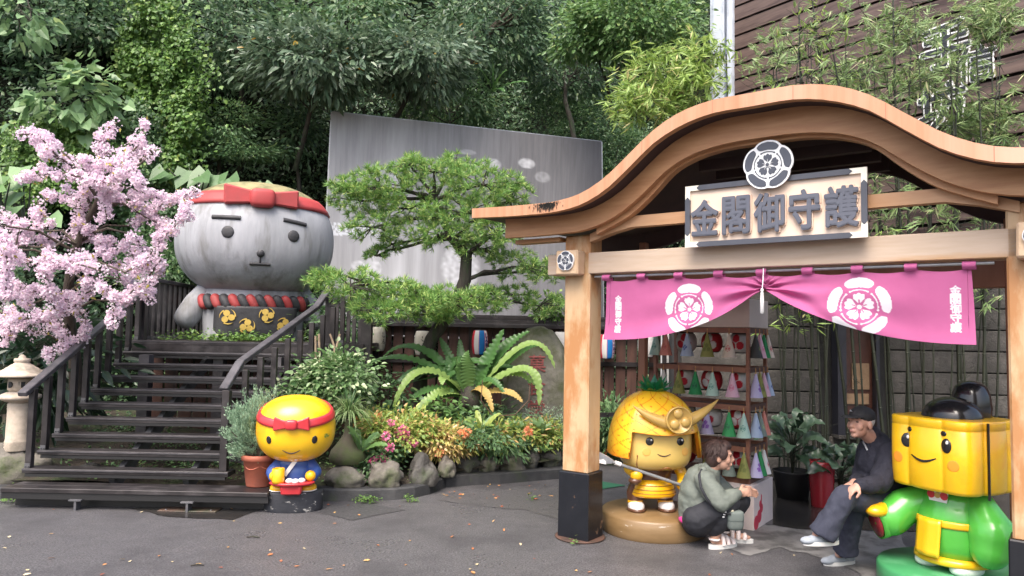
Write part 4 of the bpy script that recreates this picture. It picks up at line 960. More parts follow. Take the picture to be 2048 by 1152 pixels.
F = []
for j in range(NT_):
    for i in range(NA): F.append((j*NA+i, j*NA+(i+1) % NA, (j+1)*NA+(i+1) % NA, (j+1)*NA+i))
mb = MB(); mb.add(vs, F, 0, True); hel = mb.build('helmet', M_pine, ps); set_ink(hel.data, ink)
sd = hel.modifiers.new('t', 'SOLIDIFY'); sd.thickness = .03; sd.offset = -1
for x0, x1 in ((-.255, -.235), (.272, .268)):
    pass
mb = MB()
for ring, n_, L, tilt, w in ((0, 9, .11, 1.0, .066), (1, 7, .135, .6, .066), (2, 5, .165, .22, .06)):
    for k in range(n_):
        a = 2*PI*(k+ring*.5)/n_; d = Vector((math.cos(a)*math.sin(tilt), math.sin(a)*math.sin(tilt), math.cos(tilt))); s_ = Vector((-math.sin(a), math.cos(a), 0)); o = Vector((math.cos(a)*.055, math.sin(a)*.055, 1.145))
        mid = o+d*L*.55-Vector((0, 0, 0)); tip = o+d*L+Vector((math.cos(a)*.02, math.sin(a)*.02, .0)); nn = s_.cross(d)
        mb.add([o-s_*w*.5, o+s_*w*.5, mid+s_*w*.55, tip, mid-s_*w*.55, o-nn*.02, mid-nn*.022], [(0, 1, 2, 4), (4, 2, 3), (5, 0, 4, 6), (1, 5, 6, 2), (6, 4, 3), (2, 6, 3)], 0, False)
mb.build('leaf_crown', M_leafg, ps)
hv = bvh_of(hel); cf = Vector((.10, front(hv, .10, .97)[0].y-.035, .975)); mb = MB()
pts = []; rad = []
for i in range(33):
    t = -1+2*i/32; x = t*.36; z = -.045+.17*abs(t)**1.8+(.03*t); y = .02*t*t-.03
    pts.append(cf+Vector((x, y, z))); rad.append(.002+.045*(1-abs(t)**2.2)+.012*(1-abs(t)))
mb.tube(pts, rad, 14); mb.build('horns', M_gold, ps)
mb = MB(); rt_ = Matrix.Rotation(R(90), 3, 'X'); mb.lathe([(0, 0), (.105, 0), (.11, .008), (.11, .028), (.10, .034), (.098, .026), (0, .026)], 40, cf+Vector((0, -.075, -.01)), rot=rt_); cr = mb.build('horn_plate', M_gold, ps)
for k in range(3):
    a = PI/2+k*2*PI/3+.2; MB().ell(cf+Vector((.052*math.cos(a), -.104, -.01+.052*math.sin(a))), (.04, .024, .04)).build('plate_boss', M_gold, cr)

# ---- green robed statue with yellow block head
gn = thing('green_statue', 'yellow block headed figure in bright green robe with black topknot by the right gate post', 'statue', (2.985, 4.93, 0), R(-65))
MB().lathe([(.455, 0), (.47, .02), (.47, .12), (.455, .14), (0, .142)], 80).build('base', M_green, gn)
for y in (-.06, .05):
    pass
for s in (-1, 1): MB().ell((s*.12, -.06, .175), (.085, .13, .045), e1=.7).build('foot', M_wht, gn)
MB().lathe([(.0, .195), (.225, .19), (.24, .2), (.235, .235), (.0, .24)], 40).build('hem', M_yel, gn)
mb = MB(); mb.ell((0, 0, .40), (.235, .22, .22), e1=.65); mb.ell((0, .0, .58), (.20, .18, .12)); rb = blob('robe', mb, M_lime, gn, .014, 8); rv = bvh_of(rb)
def sleeve(p, r, nm='sleeve'): mb = MB(); limb(mb, p, r); return blob(nm, mb, M_lime, gn, .014, 8)
sleeve([(.17, 0, .58), (.27, -.03, .42), (.27, -.06, .33)], [.10, .145, .12])
s2 = sleeve([(-.14, -.02, .58), (-.25, -.15, .50), (-.29, -.24, .42)], [.10, .12, .125])
oc = Vector((-.31, -.30, .40)); on = Vector((-.25, -.80, -.28)).normalized(); rot = on.to_track_quat('Z', 'Y').to_matrix()
mb = MB(); mb.lathe([(.0, .03), (.095, .03), (.115, .05), (.12, .0), (.115, -.06)], 32, oc, rot=rot, sx=.7); mb.build('sleeve_rim', M_lime, s2); mb = MB(); mb.lathe([(0, .052), (.10, .054), (.10, .045), (0, .04)], 32, oc, rot=rot, sx=.7); mb.build('sleeve_lining', paint('dark_red_paint', (.30, .022, .03)), s2)
mb = MB(); limb(mb, [(-.28, -.25, .46), (-.30, -.32, .475)], [.05, .055]); mb.ell((-.305, -.36, .475), (.07, .085, .045)); blob('hand', mb, M_yel, gn, .01, 5)
# belt and towel, neck emblem
mb = MB(); vs = []
headband(rv, .455, .022, 0, .008, 'belt', M_yel, gn)
h, n = front(rv, -.03, .44); mb = MB(); mb.grid(lambda s, t: (-.105+.17*s, front(rv, -.105+.17*s, .47-.02*t)[0].y-.022-.03*t+.004*math.sin(s*9), .478-.235*t), 8, 8); tw = mb.build('towel', M_yel, gn); sd = tw.modifiers.new('t', 'SOLIDIFY'); sd.thickness = .014; sd.offset = 0
h, n = front(rv, .01, .63); nm = MB(); nm.prism([(-.075, .045), (.075, .045), (.06, -.04), (-.06, -.04)], 0, .006, 0, lambda x, y, z: (.01+x, h.y-.012-z, .628+y)); ne = nm.build('neck_panel', M_wht, gn)
for x, c in ((-.045, M_red), (.045, M_red), (0, M_gold)): MB().prism(disc(0, 0, .026 if x else .02), 0, .004, 0, lambda a, b, z: (.01+x+a, h.y-.0185-z, .63+b)).build('neck_print', c, ne)
# block head with bulging panels
prof = []; NA = 192
for i in range(NA):
    a = 2*PI*i/NA; sq = (abs(math.cos(a))**4.2+abs(math.sin(a))**4.2)**(-1/4.2); lobe = 1+.085*abs(math.cos(a*4))**.6-.045; prof.append((math.cos(a)*sq*lobe*.292, math.sin(a)*sq*lobe*.292))
mb = MB(); T = lambda x, y, z: (x, y, z); Z = [(.67, .93), (.675, .965), (.695, 1.0), (.86, 1.008), (1.07, 1.0), (1.075, .985), (1.08, 1.0), (1.125, 1.0), (1.133, .985), (1.135, .94)]
vs = [(x*k, y*k, z) for z, k in Z for x, y in prof]; n = NA
mb.add(vs, [(i*n+j, i*n+(j+1) % n, (i+1)*n+(j+1) % n, (i+1)*n+j) for i in range(len(Z)-1) for j in range(n)], 0, True); mb.add(vs[:n], [tuple(range(n-1, -1, -1))]); mb.add(vs[-n:], [tuple(range(n))])
hd = mb.build('head', M_yelp, gn); hb = bvh_of(hd)
for x in (-.125, .150):
    e = ball_on(hb, x, .975, (.037, .048), 'eye', M_eye, gn, .28); h, n = front(hb, x, .975); MB().ell(h+Vector((.012, -.011, .022)), (.01, .005, .012)).build('eye_glint', M_wht, e)
    ball_on(hb, x-.02*(1 if x > 0 else -1), 1.05, (.024, .017), 'eyebrow', M_eye, gn, .3)
stroke_on(hb, [(-.085+.17*i/12, .885-.028*math.sin(PI*i/12)+.0*(i)) for i in range(13)], .0085, 'mouth', M_eye, gn)
for x in (-.19, .195): ball_on(hb, x, .855, .036, 'blush', M_orange, gn, .06)
mb = MB(); mb.box((.352, -.12, .885), (.006, .012, .48)); mb.box((-.352, -.12, .885), (.006, .012, .48)); 
for sx in (.299, -.299): MB().box((sx, -.10, .887), (.012, .010, .48)).build('panel_joint', M_eye, hd)
mb = MB(); mb.ell((0, 0, 1.125), (.185, .185, .145)); mb.build('hair', pmat('glossy_black', (.012, .012, .014), None, rough=.22, coat=.3), gn)
mb = MB(); mb.lathe([(.02, 1.06), (.12, 1.06), (.125, 1.2), (.115, 1.28), (.095, 1.335), (.06, 1.365), (.01, 1.375)], 28, (.02, .17, 0)); mb.build('topknot', bpy.data.materials['glossy_black'], gn)
# ---------------------------------------------------------------- foliage materials
L_dark = leafmat('leaf_dark', (.042, .090, .048), (.115, .200, .096), (.20, .29, .13), .06, .33)
L_mid = leafmat('leaf_mid', (.050, .115, .048), (.13, .235, .095), (.21, .30, .11), .06, .4)
L_light = leafmat('leaf_light', (.065, .145, .045), (.16, .29, .09), (.26, .35, .12), .06, .42)
L_long = leafmat('leaf_long', (.055, .105, .06), (.165, .235, .145), (.45, .28, .03), .004, .28)
L_ivy = leafmat('leaf_ivy', (.06, .14, .03), (.16, .29, .065), (.25, .36, .09), .05, .45)
L_heart = leafmat('leaf_heart', (.11, .21, .09), (.25, .39, .18), (.34, .47, .20), .08, .42)
L_bam = leafmat('leaf_bamboo', (.15, .26, .05), (.34, .47, .13), (.55, .50, .22), .06, .4, .35)
L_bam2 = leafmat('leaf_bamboo_grey', (.11, .19, .065), (.28, .39, .16), (.48, .47, .27), .06, .4, .35)
L_pine = leafmat('needles', (.085, .20, .05), (.24, .42, .105), (.46, .56, .18), .14, .5, .2)
L_jun = leafmat('juniper_sprays', (.15, .25, .155), (.27, .40, .26), (.34, .46, .31), .1, .6, .2)
L_var = leafmat('leaf_variegated', (.06, .13, .045), (.17, .28, .11), (.46, .54, .33), .12, .38)
L_gold = leafmat('leaf_golden', (.13, .25, .05), (.38, .43, .11), (.60, .38, .17), .12, .42)
L_gold2 = leafmat('leaf_orange_tip', (.36, .40, .10), (.62, .44, .18), (.74, .54, .30), .2, .42)
L_fern = leafmat('fern_frond', (.038, .10, .03), (.075, .175, .045), None, rough=.38, trans=.25)
L_fernp = leafmat('fern_frond_pale', (.16, .27, .07), (.24, .35, .10), None, rough=.42, trans=.3)
L_dead = leafmat('fern_frond_dead', (.32, .22, .06), (.45, .32, .10), None, rough=.6, trans=.2)
L_bloom = leafmat('pink_blossom', (.74, .58, .67), (.85, .73, .80), (.89, .82, .85), .15, .65, .35, .2)
L_flow = leafmat('pink_flower', (.72, .17, .34), (.84, .32, .48), None, rough=.6, trans=.3)
L_orf = leafmat('orange_flower', (.75, .26, .10), (.86, .42, .22), None, rough=.6, trans=.3)
L_strap = leafmat('strap_leaf', (.13, .23, .07), (.27, .36, .17), (.40, .44, .25), .1, .5)
L_deep = leafmat('leaf_deep', (.008, .022, .012), (.026, .055, .028), (.05, .09, .05), .06, .3)
L_spot = leafmat('leaf_spotted', (.035, .075, .045), (.085, .14, .085), (.17, .22, .14), .15, .35)
M_bark = pmat('bark', (.055, .042, .032), (.11, .088, .066), 9, .9, .9, 30, stretch=(3, 3, .6), dist=.01)
M_barkd = pmat('dark_bark', (.028, .024, .02), (.055, .048, .038), 9, .9, .9, 30, stretch=(3, 3, .6), c3=(.03, .045, .02), s3=3, dist=.01)
M_culm = pmat('bamboo_culm', (.012, .016, .010), (.030, .034, .019), 3, .45, stretch=(1, 1, .5))
M_bud = pmat('twig_brown', (.09, .05, .035), (.14, .08, .05), 8, .8)
def pxr(r, Y): return r*Y/FPX

# ---- undergrowth over the whole hillside: one mass nobody could count
def hill_cover():
    n = 165000; x = rng.uniform(-12, 9, n); z = 12.0*rng.random(n)**1.1
    P = np.array([hill_pt(a, b) for a, b in zip(x, z)]); q = np.array([noise.noise(Vector((a*.8, b*.8, 9))) for a, b in zip(x, z)])
    k = q > -.26+.2*rng.random(n); P = P[k]; m = len(P)
    P[:, 1] -= np.abs(rng.normal(size=m))*.22+.02
    D = norm(rng.normal(size=(m, 3))*.7+np.array([0, -.5, -.45])); N = norm(rng.normal(size=(m, 3))*.45+np.array([0, -.75, .55]))
    s = rng.uniform(.05, .12, m); o = leaves(P, D, N, s, s*.55, L_dark, 'hillside_undergrowth'); o['kind'] = 'stuff'
hill_cover()
def patch(name, label, cat, strips, n, L, mat, asp=.8, off=.35, group=None, shape=0):
    """climbing leaves hanging down the slope along strips of (px, py, half width px)"""
    P = []
    for st_, Y in strips:
        st_ = np.array(st_, float); k = n//len(strips); t = rng.random(k)*(len(st_)-1); i = t.astype(int); f = (t-i)[:, None]; c = st_[i]*(1-f)+st_[i+1]*f
        w = rng.normal(size=k)*.5; px = c[:, 0]+w*c[:, 2]; py = c[:, 1]+rng.normal(size=k)*8
        dz = .25*np.array([noise.noise(Vector((a*.02, b*.02, 4))) for a, b in zip(px, py)])+off*(1-np.minimum(1, w*w))*-.5
        for a, b, d in zip(px, py, dz): P.append(at(a, b, Y+d))
    P = np.array(P); m = len(P); P += rng.normal(size=(m, 3))*.05
    D = norm(rng.normal(size=(m, 3))*.5+np.array([0, -.35, -.8])); N = norm(rng.normal(size=(m, 3))*.4+np.array([0, -.7, .65]))
    t = thing(name, label, cat, P[np.argmin(P[:, 2])], group=group); s = L*rng.uniform(.6, 1.3, m)
    leaves(P, D, N, s, s*asp, mat, 'leaves', t, shape, True)
    mb = MB()
    for st_, Y in strips:
        for q in range(3): mb.tube([at(a+random.uniform(-.3, .3)*w, b, Y+.15) for a, b, w in st_], .012, 5, cap=False)
    o = mb.build('stems', M_barkd, t, off=True); o['kind'] = 'stuff'; return t
G_T = 'trees and shrubs on the hillside'
def tree(name, label, px, py, Y, rx, ry, mat, L, asp, shape=0, ncl=60, nl=60, cr=.45, trunk=None, r0=.07, group=G_T, flat=.6, depth=.8, up=.5, cat='tree', tips=9, bark=None, shell=.5, extra=None):
    c = at(px, py, Y); RX, RZ = pxr(rx, Y), pxr(ry, Y)
    P, D, N, cc = crown_pts(c, (RX, RX*depth, RZ), ncl, nl, cr*(.72 if cat == 'tree' else 1), flat, shell, up)
    if trunk is None: trunk = [at(px+rx*.1, py+ry*1.7, Y+.8)]
    elif not hasattr(trunk[0], '__len__'): trunk = [at(trunk[0], trunk[1], trunk[2] if len(trunk) > 2 else Y+.8)]
    base = trunk[0]; t = thing(name, label, cat, base, group=group); m = len(P); s = L*rng.uniform(.65, 1.25, m)
    leaves(P, D, N, s, s*asp, mat, 'crown', t, shape, True, droop=.12 if shape else 0)
    mb = MB(); cen = Vector(c); b = Vector(base); mid = b.lerp(cen, .55)+Vector((random.uniform(-.1, .1), 0, 0)); mb.tube([b, b.lerp(mid, .5)+Vector((random.uniform(-.05, .05), 0, .02)), mid, cen], [r0, r0*.9, r0*.75, r0*.4], 8)
    for j in rng.choice(len(cc), min(tips, len(cc)), replace=False): branchy(mb, mid.lerp(cen, random.uniform(0, .9)), [cc[j]], r0*.35, .006, .06)
    tr = mb.build('trunk', bark or M_barkd, t, off=True)
    return t
# heart leaved shrub and neighbours on the left of the slope
tree('heart_leaf_shrub', 'pale green shrub with large heart shaped leaves on the slope above the cherry tree', 150, 192, 10.5, 82, 66, L_heart, .20, .86, 2, 22, 11, .34, None, .03, cat='shrub')
tree('heart_leaf_branch', 'grey green branch with big leaves hanging into the upper left corner', 30, 22, 10.0, 70, 55, L_heart, .19, .7, 2, 10, 9, .32, (60, -60, 10.6), .03)
tree('dark_tree', 'dark leafy tree filling the upper left corner of the slope', 110, 60, 11.8, 170, 110, L_dark, .12, .5, 1, 60, 70, .55, (105, 260, 12.4), .07)
tree('dark_tree', 'dark tree behind the pale heart leaved shrub, with thin bare trunks', 230, 60, 12.2, 120, 95, L_dark, .10, .5, 1, 50, 60, .5, (225, 190, 12.8), .05)
for a, b, c_, d in ((25, 50, 12.3, 215), (130, 60, 12.2, 200), (75, 90, 12.6, 190), (240, 110, 12.4, 205)):
    t = thing('bare_trunk', {25: 'thin bare trunk at the left edge of the slope', 130: 'thin pale bare trunk above the heart leaved shrub', 75: 'slanting bare trunk left of the heart leaved shrub', 240: 'twin bare trunk right of the heart leaved shrub'}[a], 'tree', at(a+30, d, c_), group='bare trunks on the slope')
    MB().tube([at(a+30, d, c_), at(a+18, (b+d)/2, c_), at(a, b-20, c_-.1)], [.045, .04, .03], 7).build('trunk', M_bark, t, off=True)
patch('ivy_curtain', 'curtain of light green ivy hanging down the slope behind the grey statue', 'ivy', [([(300, -20, 60), (330, 60, 62), (360, 140, 60), (365, 220, 48), (355, 290, 46), (340, 350, 40), (310, 420, 40)], 11.4), ([(275, 60, 28), (272, 130, 34), (290, 190, 30)], 11.5)], 15000, .075, L_ivy, .85)
patch('ivy_patch', 'rounded mound of small yellow green ivy left of the cherry blossom top', 'ivy', [([(90, 255, 90), (110, 300, 110), (120, 350, 100), (110, 400, 90)], 10.6)], 9000, .06, L_ivy, .85)
patch('ivy_patch', 'dark ivy covered bank between the cherry blossom and the grey statue', 'ivy', [([(245, 215, 60), (250, 270, 70), (270, 330, 70), (290, 400, 70), (300, 480, 60), (330, 560, 80)], 11.2)], 12000, .065, L_mid, .85)
tree('fern_tree', 'flat layered fern leaved tree right of the ivy curtain', 440, 245, 11.9, 85, 42, L_mid, .085, .36, 0, 34, 90, .5, (440, 370, 12.2), .04, flat=.2)
tree('fern_tree', 'layered dark green tree with slanting trunk above the grey statue head', 490, 300, 12.0, 60, 30, L_mid, .085, .36, 0, 22, 90, .45, (455, 360, 12.3), .04, flat=.22)
tree('dark_tree', 'dark tree at the top of the slope right of the ivy curtain', 470, 70, 12.6, 120, 110, L_dark, .10, .5, 1, 55, 60, .5, (500, 260, 13.2), .06)
tree('long_leaf_tree', 'broad tree with long glossy leaves and a few yellow ones above the banner left end', 640, 125, 11.6, 140, 68, L_long, .150, .36, 1, 85, 46, .46, (590, 340, 12.4), .05, tips=22)
tree('long_leaf_tree', 'tree with long glossy leaves spreading above the banner middle', 840, 125, 12.1, 125, 60, L_long, .145, .36, 1, 75, 46, .46, (760, 300, 12.8), .05, tips=18)
tree('long_leaf_tree', 'mid green tree top at the upper edge left of the centre', 690, 40, 12.4, 130, 70, L_mid, .12, .4, 1, 55, 60, .5, (700, 200, 13.2), .05)
tree('dark_tree', 'very dark tree in the top middle with a thick slanting trunk', 985, 60, 13.4, 130, 95, L_dark, .12, .42, 1, 70, 60, .55, (940, 130, 13.6), .13, bark=M_bark)
tree('dark_tree', 'dark leafy tree above the right end of the banner', 1130, 140, 14.8, 95, 75, L_dark, .10, .45, 1, 55, 60, .5, (1150, 290, 13.8), .06)
tree('bright_tree', 'bright fresh green tree at the top left of the white column', 1275, 45, 12.2, 125, 78, L_light, .10, .48, 1, 75, 75, .45, (1300, 240, 13.2), .06)
tree('bright_tree', 'bright green drooping branches below the fresh green tree', 1170, 70, 12.6, 65, 60, L_light, .10, .48, 1, 28, 60, .4, (1220, 200, 13.2), .03)
tree('hillside_shrub', 'dense round green bush behind the right top corner of the banner', 1130, 255, 15.2, 95, 50, L_mid, .07, .55, 0, 50, 110, .4, (1120, 400, 14.0), .04, cat='shrub')
tree('hillside_shrub', 'green bush growing down beside the gate roof right of the banner', 1240, 330, 15.3, 58, 90, L_mid, .075, .55, 0, 45, 100, .4, (1230, 480, 13.6), .04, cat='shrub')
tree('hillside_shrub', 'dense dark shrub along the top edge of the banner', 900, 215, 13.6, 120, 30, L_mid, .10, .4, 1, 45, 60, .4, (900, 300, 13.2), .04, cat='shrub')
tree('hillside_shrub', 'dark shrub left of the banner top corner above the statue bow', 592, 262, 12.6, 50, 50, L_dark, .10, .42, 1, 26, 50, .4, (600, 400, 12.6), .04, cat='shrub')
tree('hillside_shrub', 'green shrub glimpsed behind the landing railing right of the statue', 690, 640, 10.2, 50, 60, L_mid, .08, .5, 0, 26, 60, .3, (690, 720, 10.3), .02, cat='shrub')
tree('hillside_shrub', 'fern green shrub behind the left landing railing', 330, 540, 11.0, 70, 60, L_mid, .09, .36, 0, 40, 70, .35, (330, 640, 11.2), .02, cat='shrub')
# elephant ear plants
def ear_plant(label, spots, Y, base, mat=L_heart, size=.34, group='elephant ear plants'):
    b = at(*base, Y); t = thing('elephant_ear_plant', label, 'plant', b, group=group); mb = MB(); P = []; D = []; N = []
    for px, py in spots:
        p = at(px, py, Y+random.uniform(-.25, .25)); P.append(p); D.append((random.uniform(-.9, .9), -.45, random.uniform(-.7, -.1))); N.append((random.uniform(-.35, .35), -.85, .6))
        mb.tube([b, Vector(b).lerp(Vector(p), .5)+Vector((0, 0, .12)), p], [.014, .011, .008], 5, cap=False)
    for i in range(len(P)): leaves([P[i]], [D[i]], [N[i]], size*random.uniform(.8, 1.2), size*.85, mat, 'leaf', t, 2, True, .08, .15)
    o = mb.build('stalks', M_culm, t, off=True); o['kind'] = 'stuff'
ear_plant('elephant ear plant with round leaves just left of the grey statue head top', [(335, 338), (352, 348), (378, 335), (398, 350), (418, 338), (440, 345), (455, 352), (425, 360), (365, 360), (400, 366)], 11.0, (395, 420), L_mid, .36)
ear_plant('elephant ear leaf peeping over the right side of the statue headband', [(560, 368), (545, 372)], 11.8, (560, 430), size=.5)
ear_plant('huge bright yellow green leaves at the left edge behind the blossom', [(2, 345), (20, 365), (-10, 330)], 9.6, (0, 480), L_light, .5)
ear_plant('grey green round leaves among the ivy at the left edge', [(45, 330), (62, 355), (30, 410), (60, 440), (95, 430), (40, 380)], 9.9, (50, 520), L_heart, .34)
ear_plant('big lobed leaf by the fence inside the gate, above the ferns', [(1232, 802), (1243, 815), (1215, 815)], 9.7, (1232, 870), L_heart, .34)

# ---- artificial cherry tree
ch = thing('cherry_tree', 'artificial cherry tree covered in pale pink blossom beside the stairs', 'tree', at(152, 790, 8.1))
BR = [[(30, 270), (75, 268), (112, 310)], [(60, 255), (95, 305), (140, 330)], [(120, 300), (85, 290)], [(40, 355), (120, 345), (190, 360), (245, 372)], [(235, 245), (203, 268), (195, 300), (232, 312), (275, 300), (312, 302)], [(288, 255), (275, 292)], [(145, 325), (200, 325), (262, 342), (288, 372)], [(100, 395), (180, 385), (240, 395), (292, 412)],
      [(395, 382), (345, 398), (302, 420), (262, 452)], [(375, 395), (370, 432), (322, 480), (292, 520), (250, 545)], [(75, 400), (85, 440), (92, 462)], [(-10, 418), (40, 450), (32, 492)], [(5, 472), (80, 482), (150, 470), (215, 482)], [(-10, 500), (60, 530), (130, 520), (205, 542)], [(160, 430), (192, 470), (222, 520), (242, 562)], [(322, 520), (292, 560), (240, 602)],
      [(-10, 560), (70, 582), (140, 600), (182, 582)], [(-10, 620), (40, 640), (92, 630), (152, 612)], [(18, 682), (25, 640), (62, 652)], [(60, 672), (112, 650)], [(88, 712), (132, 690), (122, 662)], [(140, 600), (172, 640), (166, 682)], [(250, 560), (292, 592), (302, 602)], [(225, 330), (240, 350), (205, 400), (215, 440)], [(180, 345), (150, 420), (160, 455)], [(-5, 450), (15, 520), (10, 600)],
      [(100, 500), (90, 560), (110, 620)], [(300, 440), (330, 450), (318, 495)], [(270, 380), (300, 390), (330, 400)], [(270, 470), (285, 500)], [(165, 560), (200, 570), (230, 600), (225, 640)], [(-10, 650), (20, 660)], [(150, 505), (180, 520)], [(245, 300), (265, 325)], [(300, 300), (306, 308)], [(45, 590), (60, 610)], [(200, 480), (260, 500), (280, 540)]]
PB_, DB_, NB_ = [], [], []
mb = MB(); tk = [at(152, 790, 8.1), at(150, 720, 8.0), at(140, 655, 7.9), at(135, 590, 7.75), at(142, 530, 7.6), at(165, 460, 7.5), at(200, 390, 7.4)]
mb.tube(tk, [.07, .065, .06, .052, .045, .034, .02], 9)
fork = [Vector(p) for p in tk]
for br in BR:
    Y0 = 7.35+random.uniform(-.55, .35); pts = [Vector(at(x, y, Y0+random.uniform(-.1, .1))) for x, y in br]
    e = min((pts[0], pts[-1]), key=lambda p: min((p-f).length for f in fork)); f = min([fork[i].lerp(fork[i+1], random.random()) for i in range(1, len(fork)-1) for _ in range(2)], key=lambda q: (q-e).length+.8*max(0, q.z-e.z))
    m_ = e.lerp(f, .5)+Vector((0, 0, .08)); mb.tube([f, m_, e], [.016, .012, .009], 6, cap=False); mb.tube(pts, .009, 5, cap=False)
    for a, b in zip(pts[:-1], pts[1:]):
        L = (b-a).length; k = int(L*1650); t = rng.random(k)[:, None]; c = np.array(a)*(1-t)+np.array(b)*t
        ball = np.array([a.lerp(b, q) for q in rng.random(max(2, int(L*20)))])+rng.normal(size=(max(2, int(L*20)), 3))*.036
        near = ball[rng.integers(0, len(ball), k)]; u = rnd(k)
        PB_.append(np.where(rng.random((k, 1)) < .75, near+u*(.032+.014*rng.random((k, 1))), c+rnd(k)*.06)); NB_.append(norm(u+rnd(k)*.5)); DB_.append(rnd(k))
P = np.concatenate(PB_); n = len(P); s = rng.uniform(.020, .036, n)
leaves(P, np.concatenate(DB_), np.concatenate(NB_), s, s*.95, L_bloom, 'blossom', ch, 0, True, .2)['kind'] = 'stuff'
mb.build('trunk', M_bark, ch, off=True)
k = 260; Pl = P[rng.integers(0, n, k)]; leaves(Pl, rnd(k), rnd(k), .06, .025, leafmat('young_leaf', (.35, .33, .05), (.50, .42, .10)), 'young_leaves', ch, 0, True)['kind'] = 'stuff'
# dark shrub with hanging leaves behind the stone lantern
tree('hanging_leaf_shrub', 'dark green shrub with long hanging leaves behind the stone lantern', 75, 730, 8.6, 120, 85, L_deep, .30, .26, 1, 40, 12, .45, (80, 860, 8.7), .03, cat='shrub', up=.2)

# ---- garden pine
PY_ = 8.9
pn = thing('pine_tree', 'garden pine with layered needle pads in front of the faded banner', 'tree', at(838, 805, 9.2))
mb = MB(); tk = [at(838, 805, 9.2), at(842, 745, 9.15), at(862, 680, 9.1), at(912, 605, 9.05), at(930, 560, 9.0), at(933, 512, 9.0), at(906, 478, 8.95), at(885, 440, 8.95), at(868, 400, 8.9)]
mb.tube(tk, [.10, .09, .085, .082, .08, .075, .06, .045, .025], 10); fork = [Vector(p) for p in tk]
PADS = [(758, 372, 75, 38), (868, 345, 80, 30), (965, 370, 80, 42), (722, 402, 62, 36), (825, 415, 100, 38), (930, 428, 95, 38), (1022, 402, 50, 40), (880, 470, 75, 26), (958, 498, 62, 26), (690, 372, 34, 18), (1000, 465, 62, 28), (700, 572, 75, 32), (785, 590, 85, 34), (645, 556, 32, 16), (830, 605, 85, 34), (905, 602, 82, 30), (760, 622, 60, 22), (965, 602, 55, 26), (860, 632, 62, 20),
        (1045, 532, 75, 28), (1100, 545, 42, 26), (1020, 590, 55, 20), (1080, 612, 52, 22), (752, 512, 24, 14), (785, 488, 30, 14), (745, 455, 60, 24), (820, 330, 40, 18), (910, 325, 36, 16)]
TP, TD = [], []
for i, (px, py, rx, ry) in enumerate(PADS):
    Y0 = PY_+random.uniform(-.35, .35)+(.45 if px > 1010 and py > 500 else 0)-(.35 if 540 < py and px < 960 else 0); c = at(px, py, Y0); a, b = pxr(rx, Y0), pxr(ry, Y0)
    k = int(rx*ry/21)+10; u = rnd(k)*(.35+.65*rng.random((k, 1))**.5); p = c+u*np.array([a, a*.75, b]); p[:, 2] += .03*np.sin(p[:, 0]*14)
    TP.append(p); TD.append(norm(u*np.array([1, .8, .5])+np.array([0, -.12, .45])+rnd(k)*.25))
    f = min(fork[3:], key=lambda q: (q-Vector(c)).length+.5*max(0, q.z-c[2]+.05)); branchy(mb, f, [c]+[p[j] for j in rng.choice(k, min(k, 7), replace=False)][:0], .028, .012, .05)
    for j in rng.choice(k, min(k, 9), replace=False): branchy(mb, c, [p[j]], .011, .004, .03)
P = np.concatenate(TP); D = np.concatenate(TD); m = 26
PP = np.repeat(P, m, 0); DD = norm(np.repeat(D, m, 0)*.75+rnd(len(PP))*.8); s = rng.uniform(.05, .108, len(PP))
leaves(PP, DD, rnd(len(PP)), s, .0085, L_pine, 'needles', pn, 0, True, 0)['kind'] = 'stuff'
mb.build('trunk', M_barkd, pn, off=True)

# ---- bird's nest fern: every frond a part
def frond(parent, base, mid, tip, w, mat, lobes=13, ruffle=.35, name='frond'):
    base, mid, tip = Vector(base), Vector(mid), Vector(tip); n = 84; rows = []; ph = random.random()*3; hs = random.random()*9
    c = mid*2-base*.5-tip*.5
    for i in range(n+1):
        t = i/n; p = base*(1-t)**2+c*2*t*(1-t)+tip*t*t; d = ((c-base)*(1-t)+(tip-c)*t).normalized(); s = d.cross(Vector((0, -.55, .83)))
        if s.length < .15: s = d.cross(Vector((1, 0, .2)))
        s.normalize(); u = s.cross(d)
        prof = (math.sin(PI*min(1, t*.92+.08))**.55)*(.35+.65*min(1, t*3)); e = 1-ruffle*.55*(1-abs(math.sin((t*lobes+.35*math.sin(t*7+ph))*PI)))**1.5*(.6+.4*math.sin(t*23+hs))
        wv = .10*w*math.sin(t*lobes*2*PI); ww = w*prof*e
        rows.append([p-s*ww+u*(ww*.22+wv), p-s*ww*.5+u*ww*.1, p, p+s*ww*.5+u*ww*.1, p+s*ww+u*(ww*.22-wv)])
    off = parent.location; mb = MB(); mb.add([v for r in rows for v in r], [(i*5+k, i*5+k+1, (i+1)*5+k+1, (i+1)*5+k) for i in range(n) for k in range(4)], 0, True)
    return mb.build(name, mat, parent, off=off)
FB = at(938, 800, 8.75)
fn = thing('birds_nest_fern', 'large bird nest fern with long wavy fronds in the middle of the garden bed', 'fern', FB)
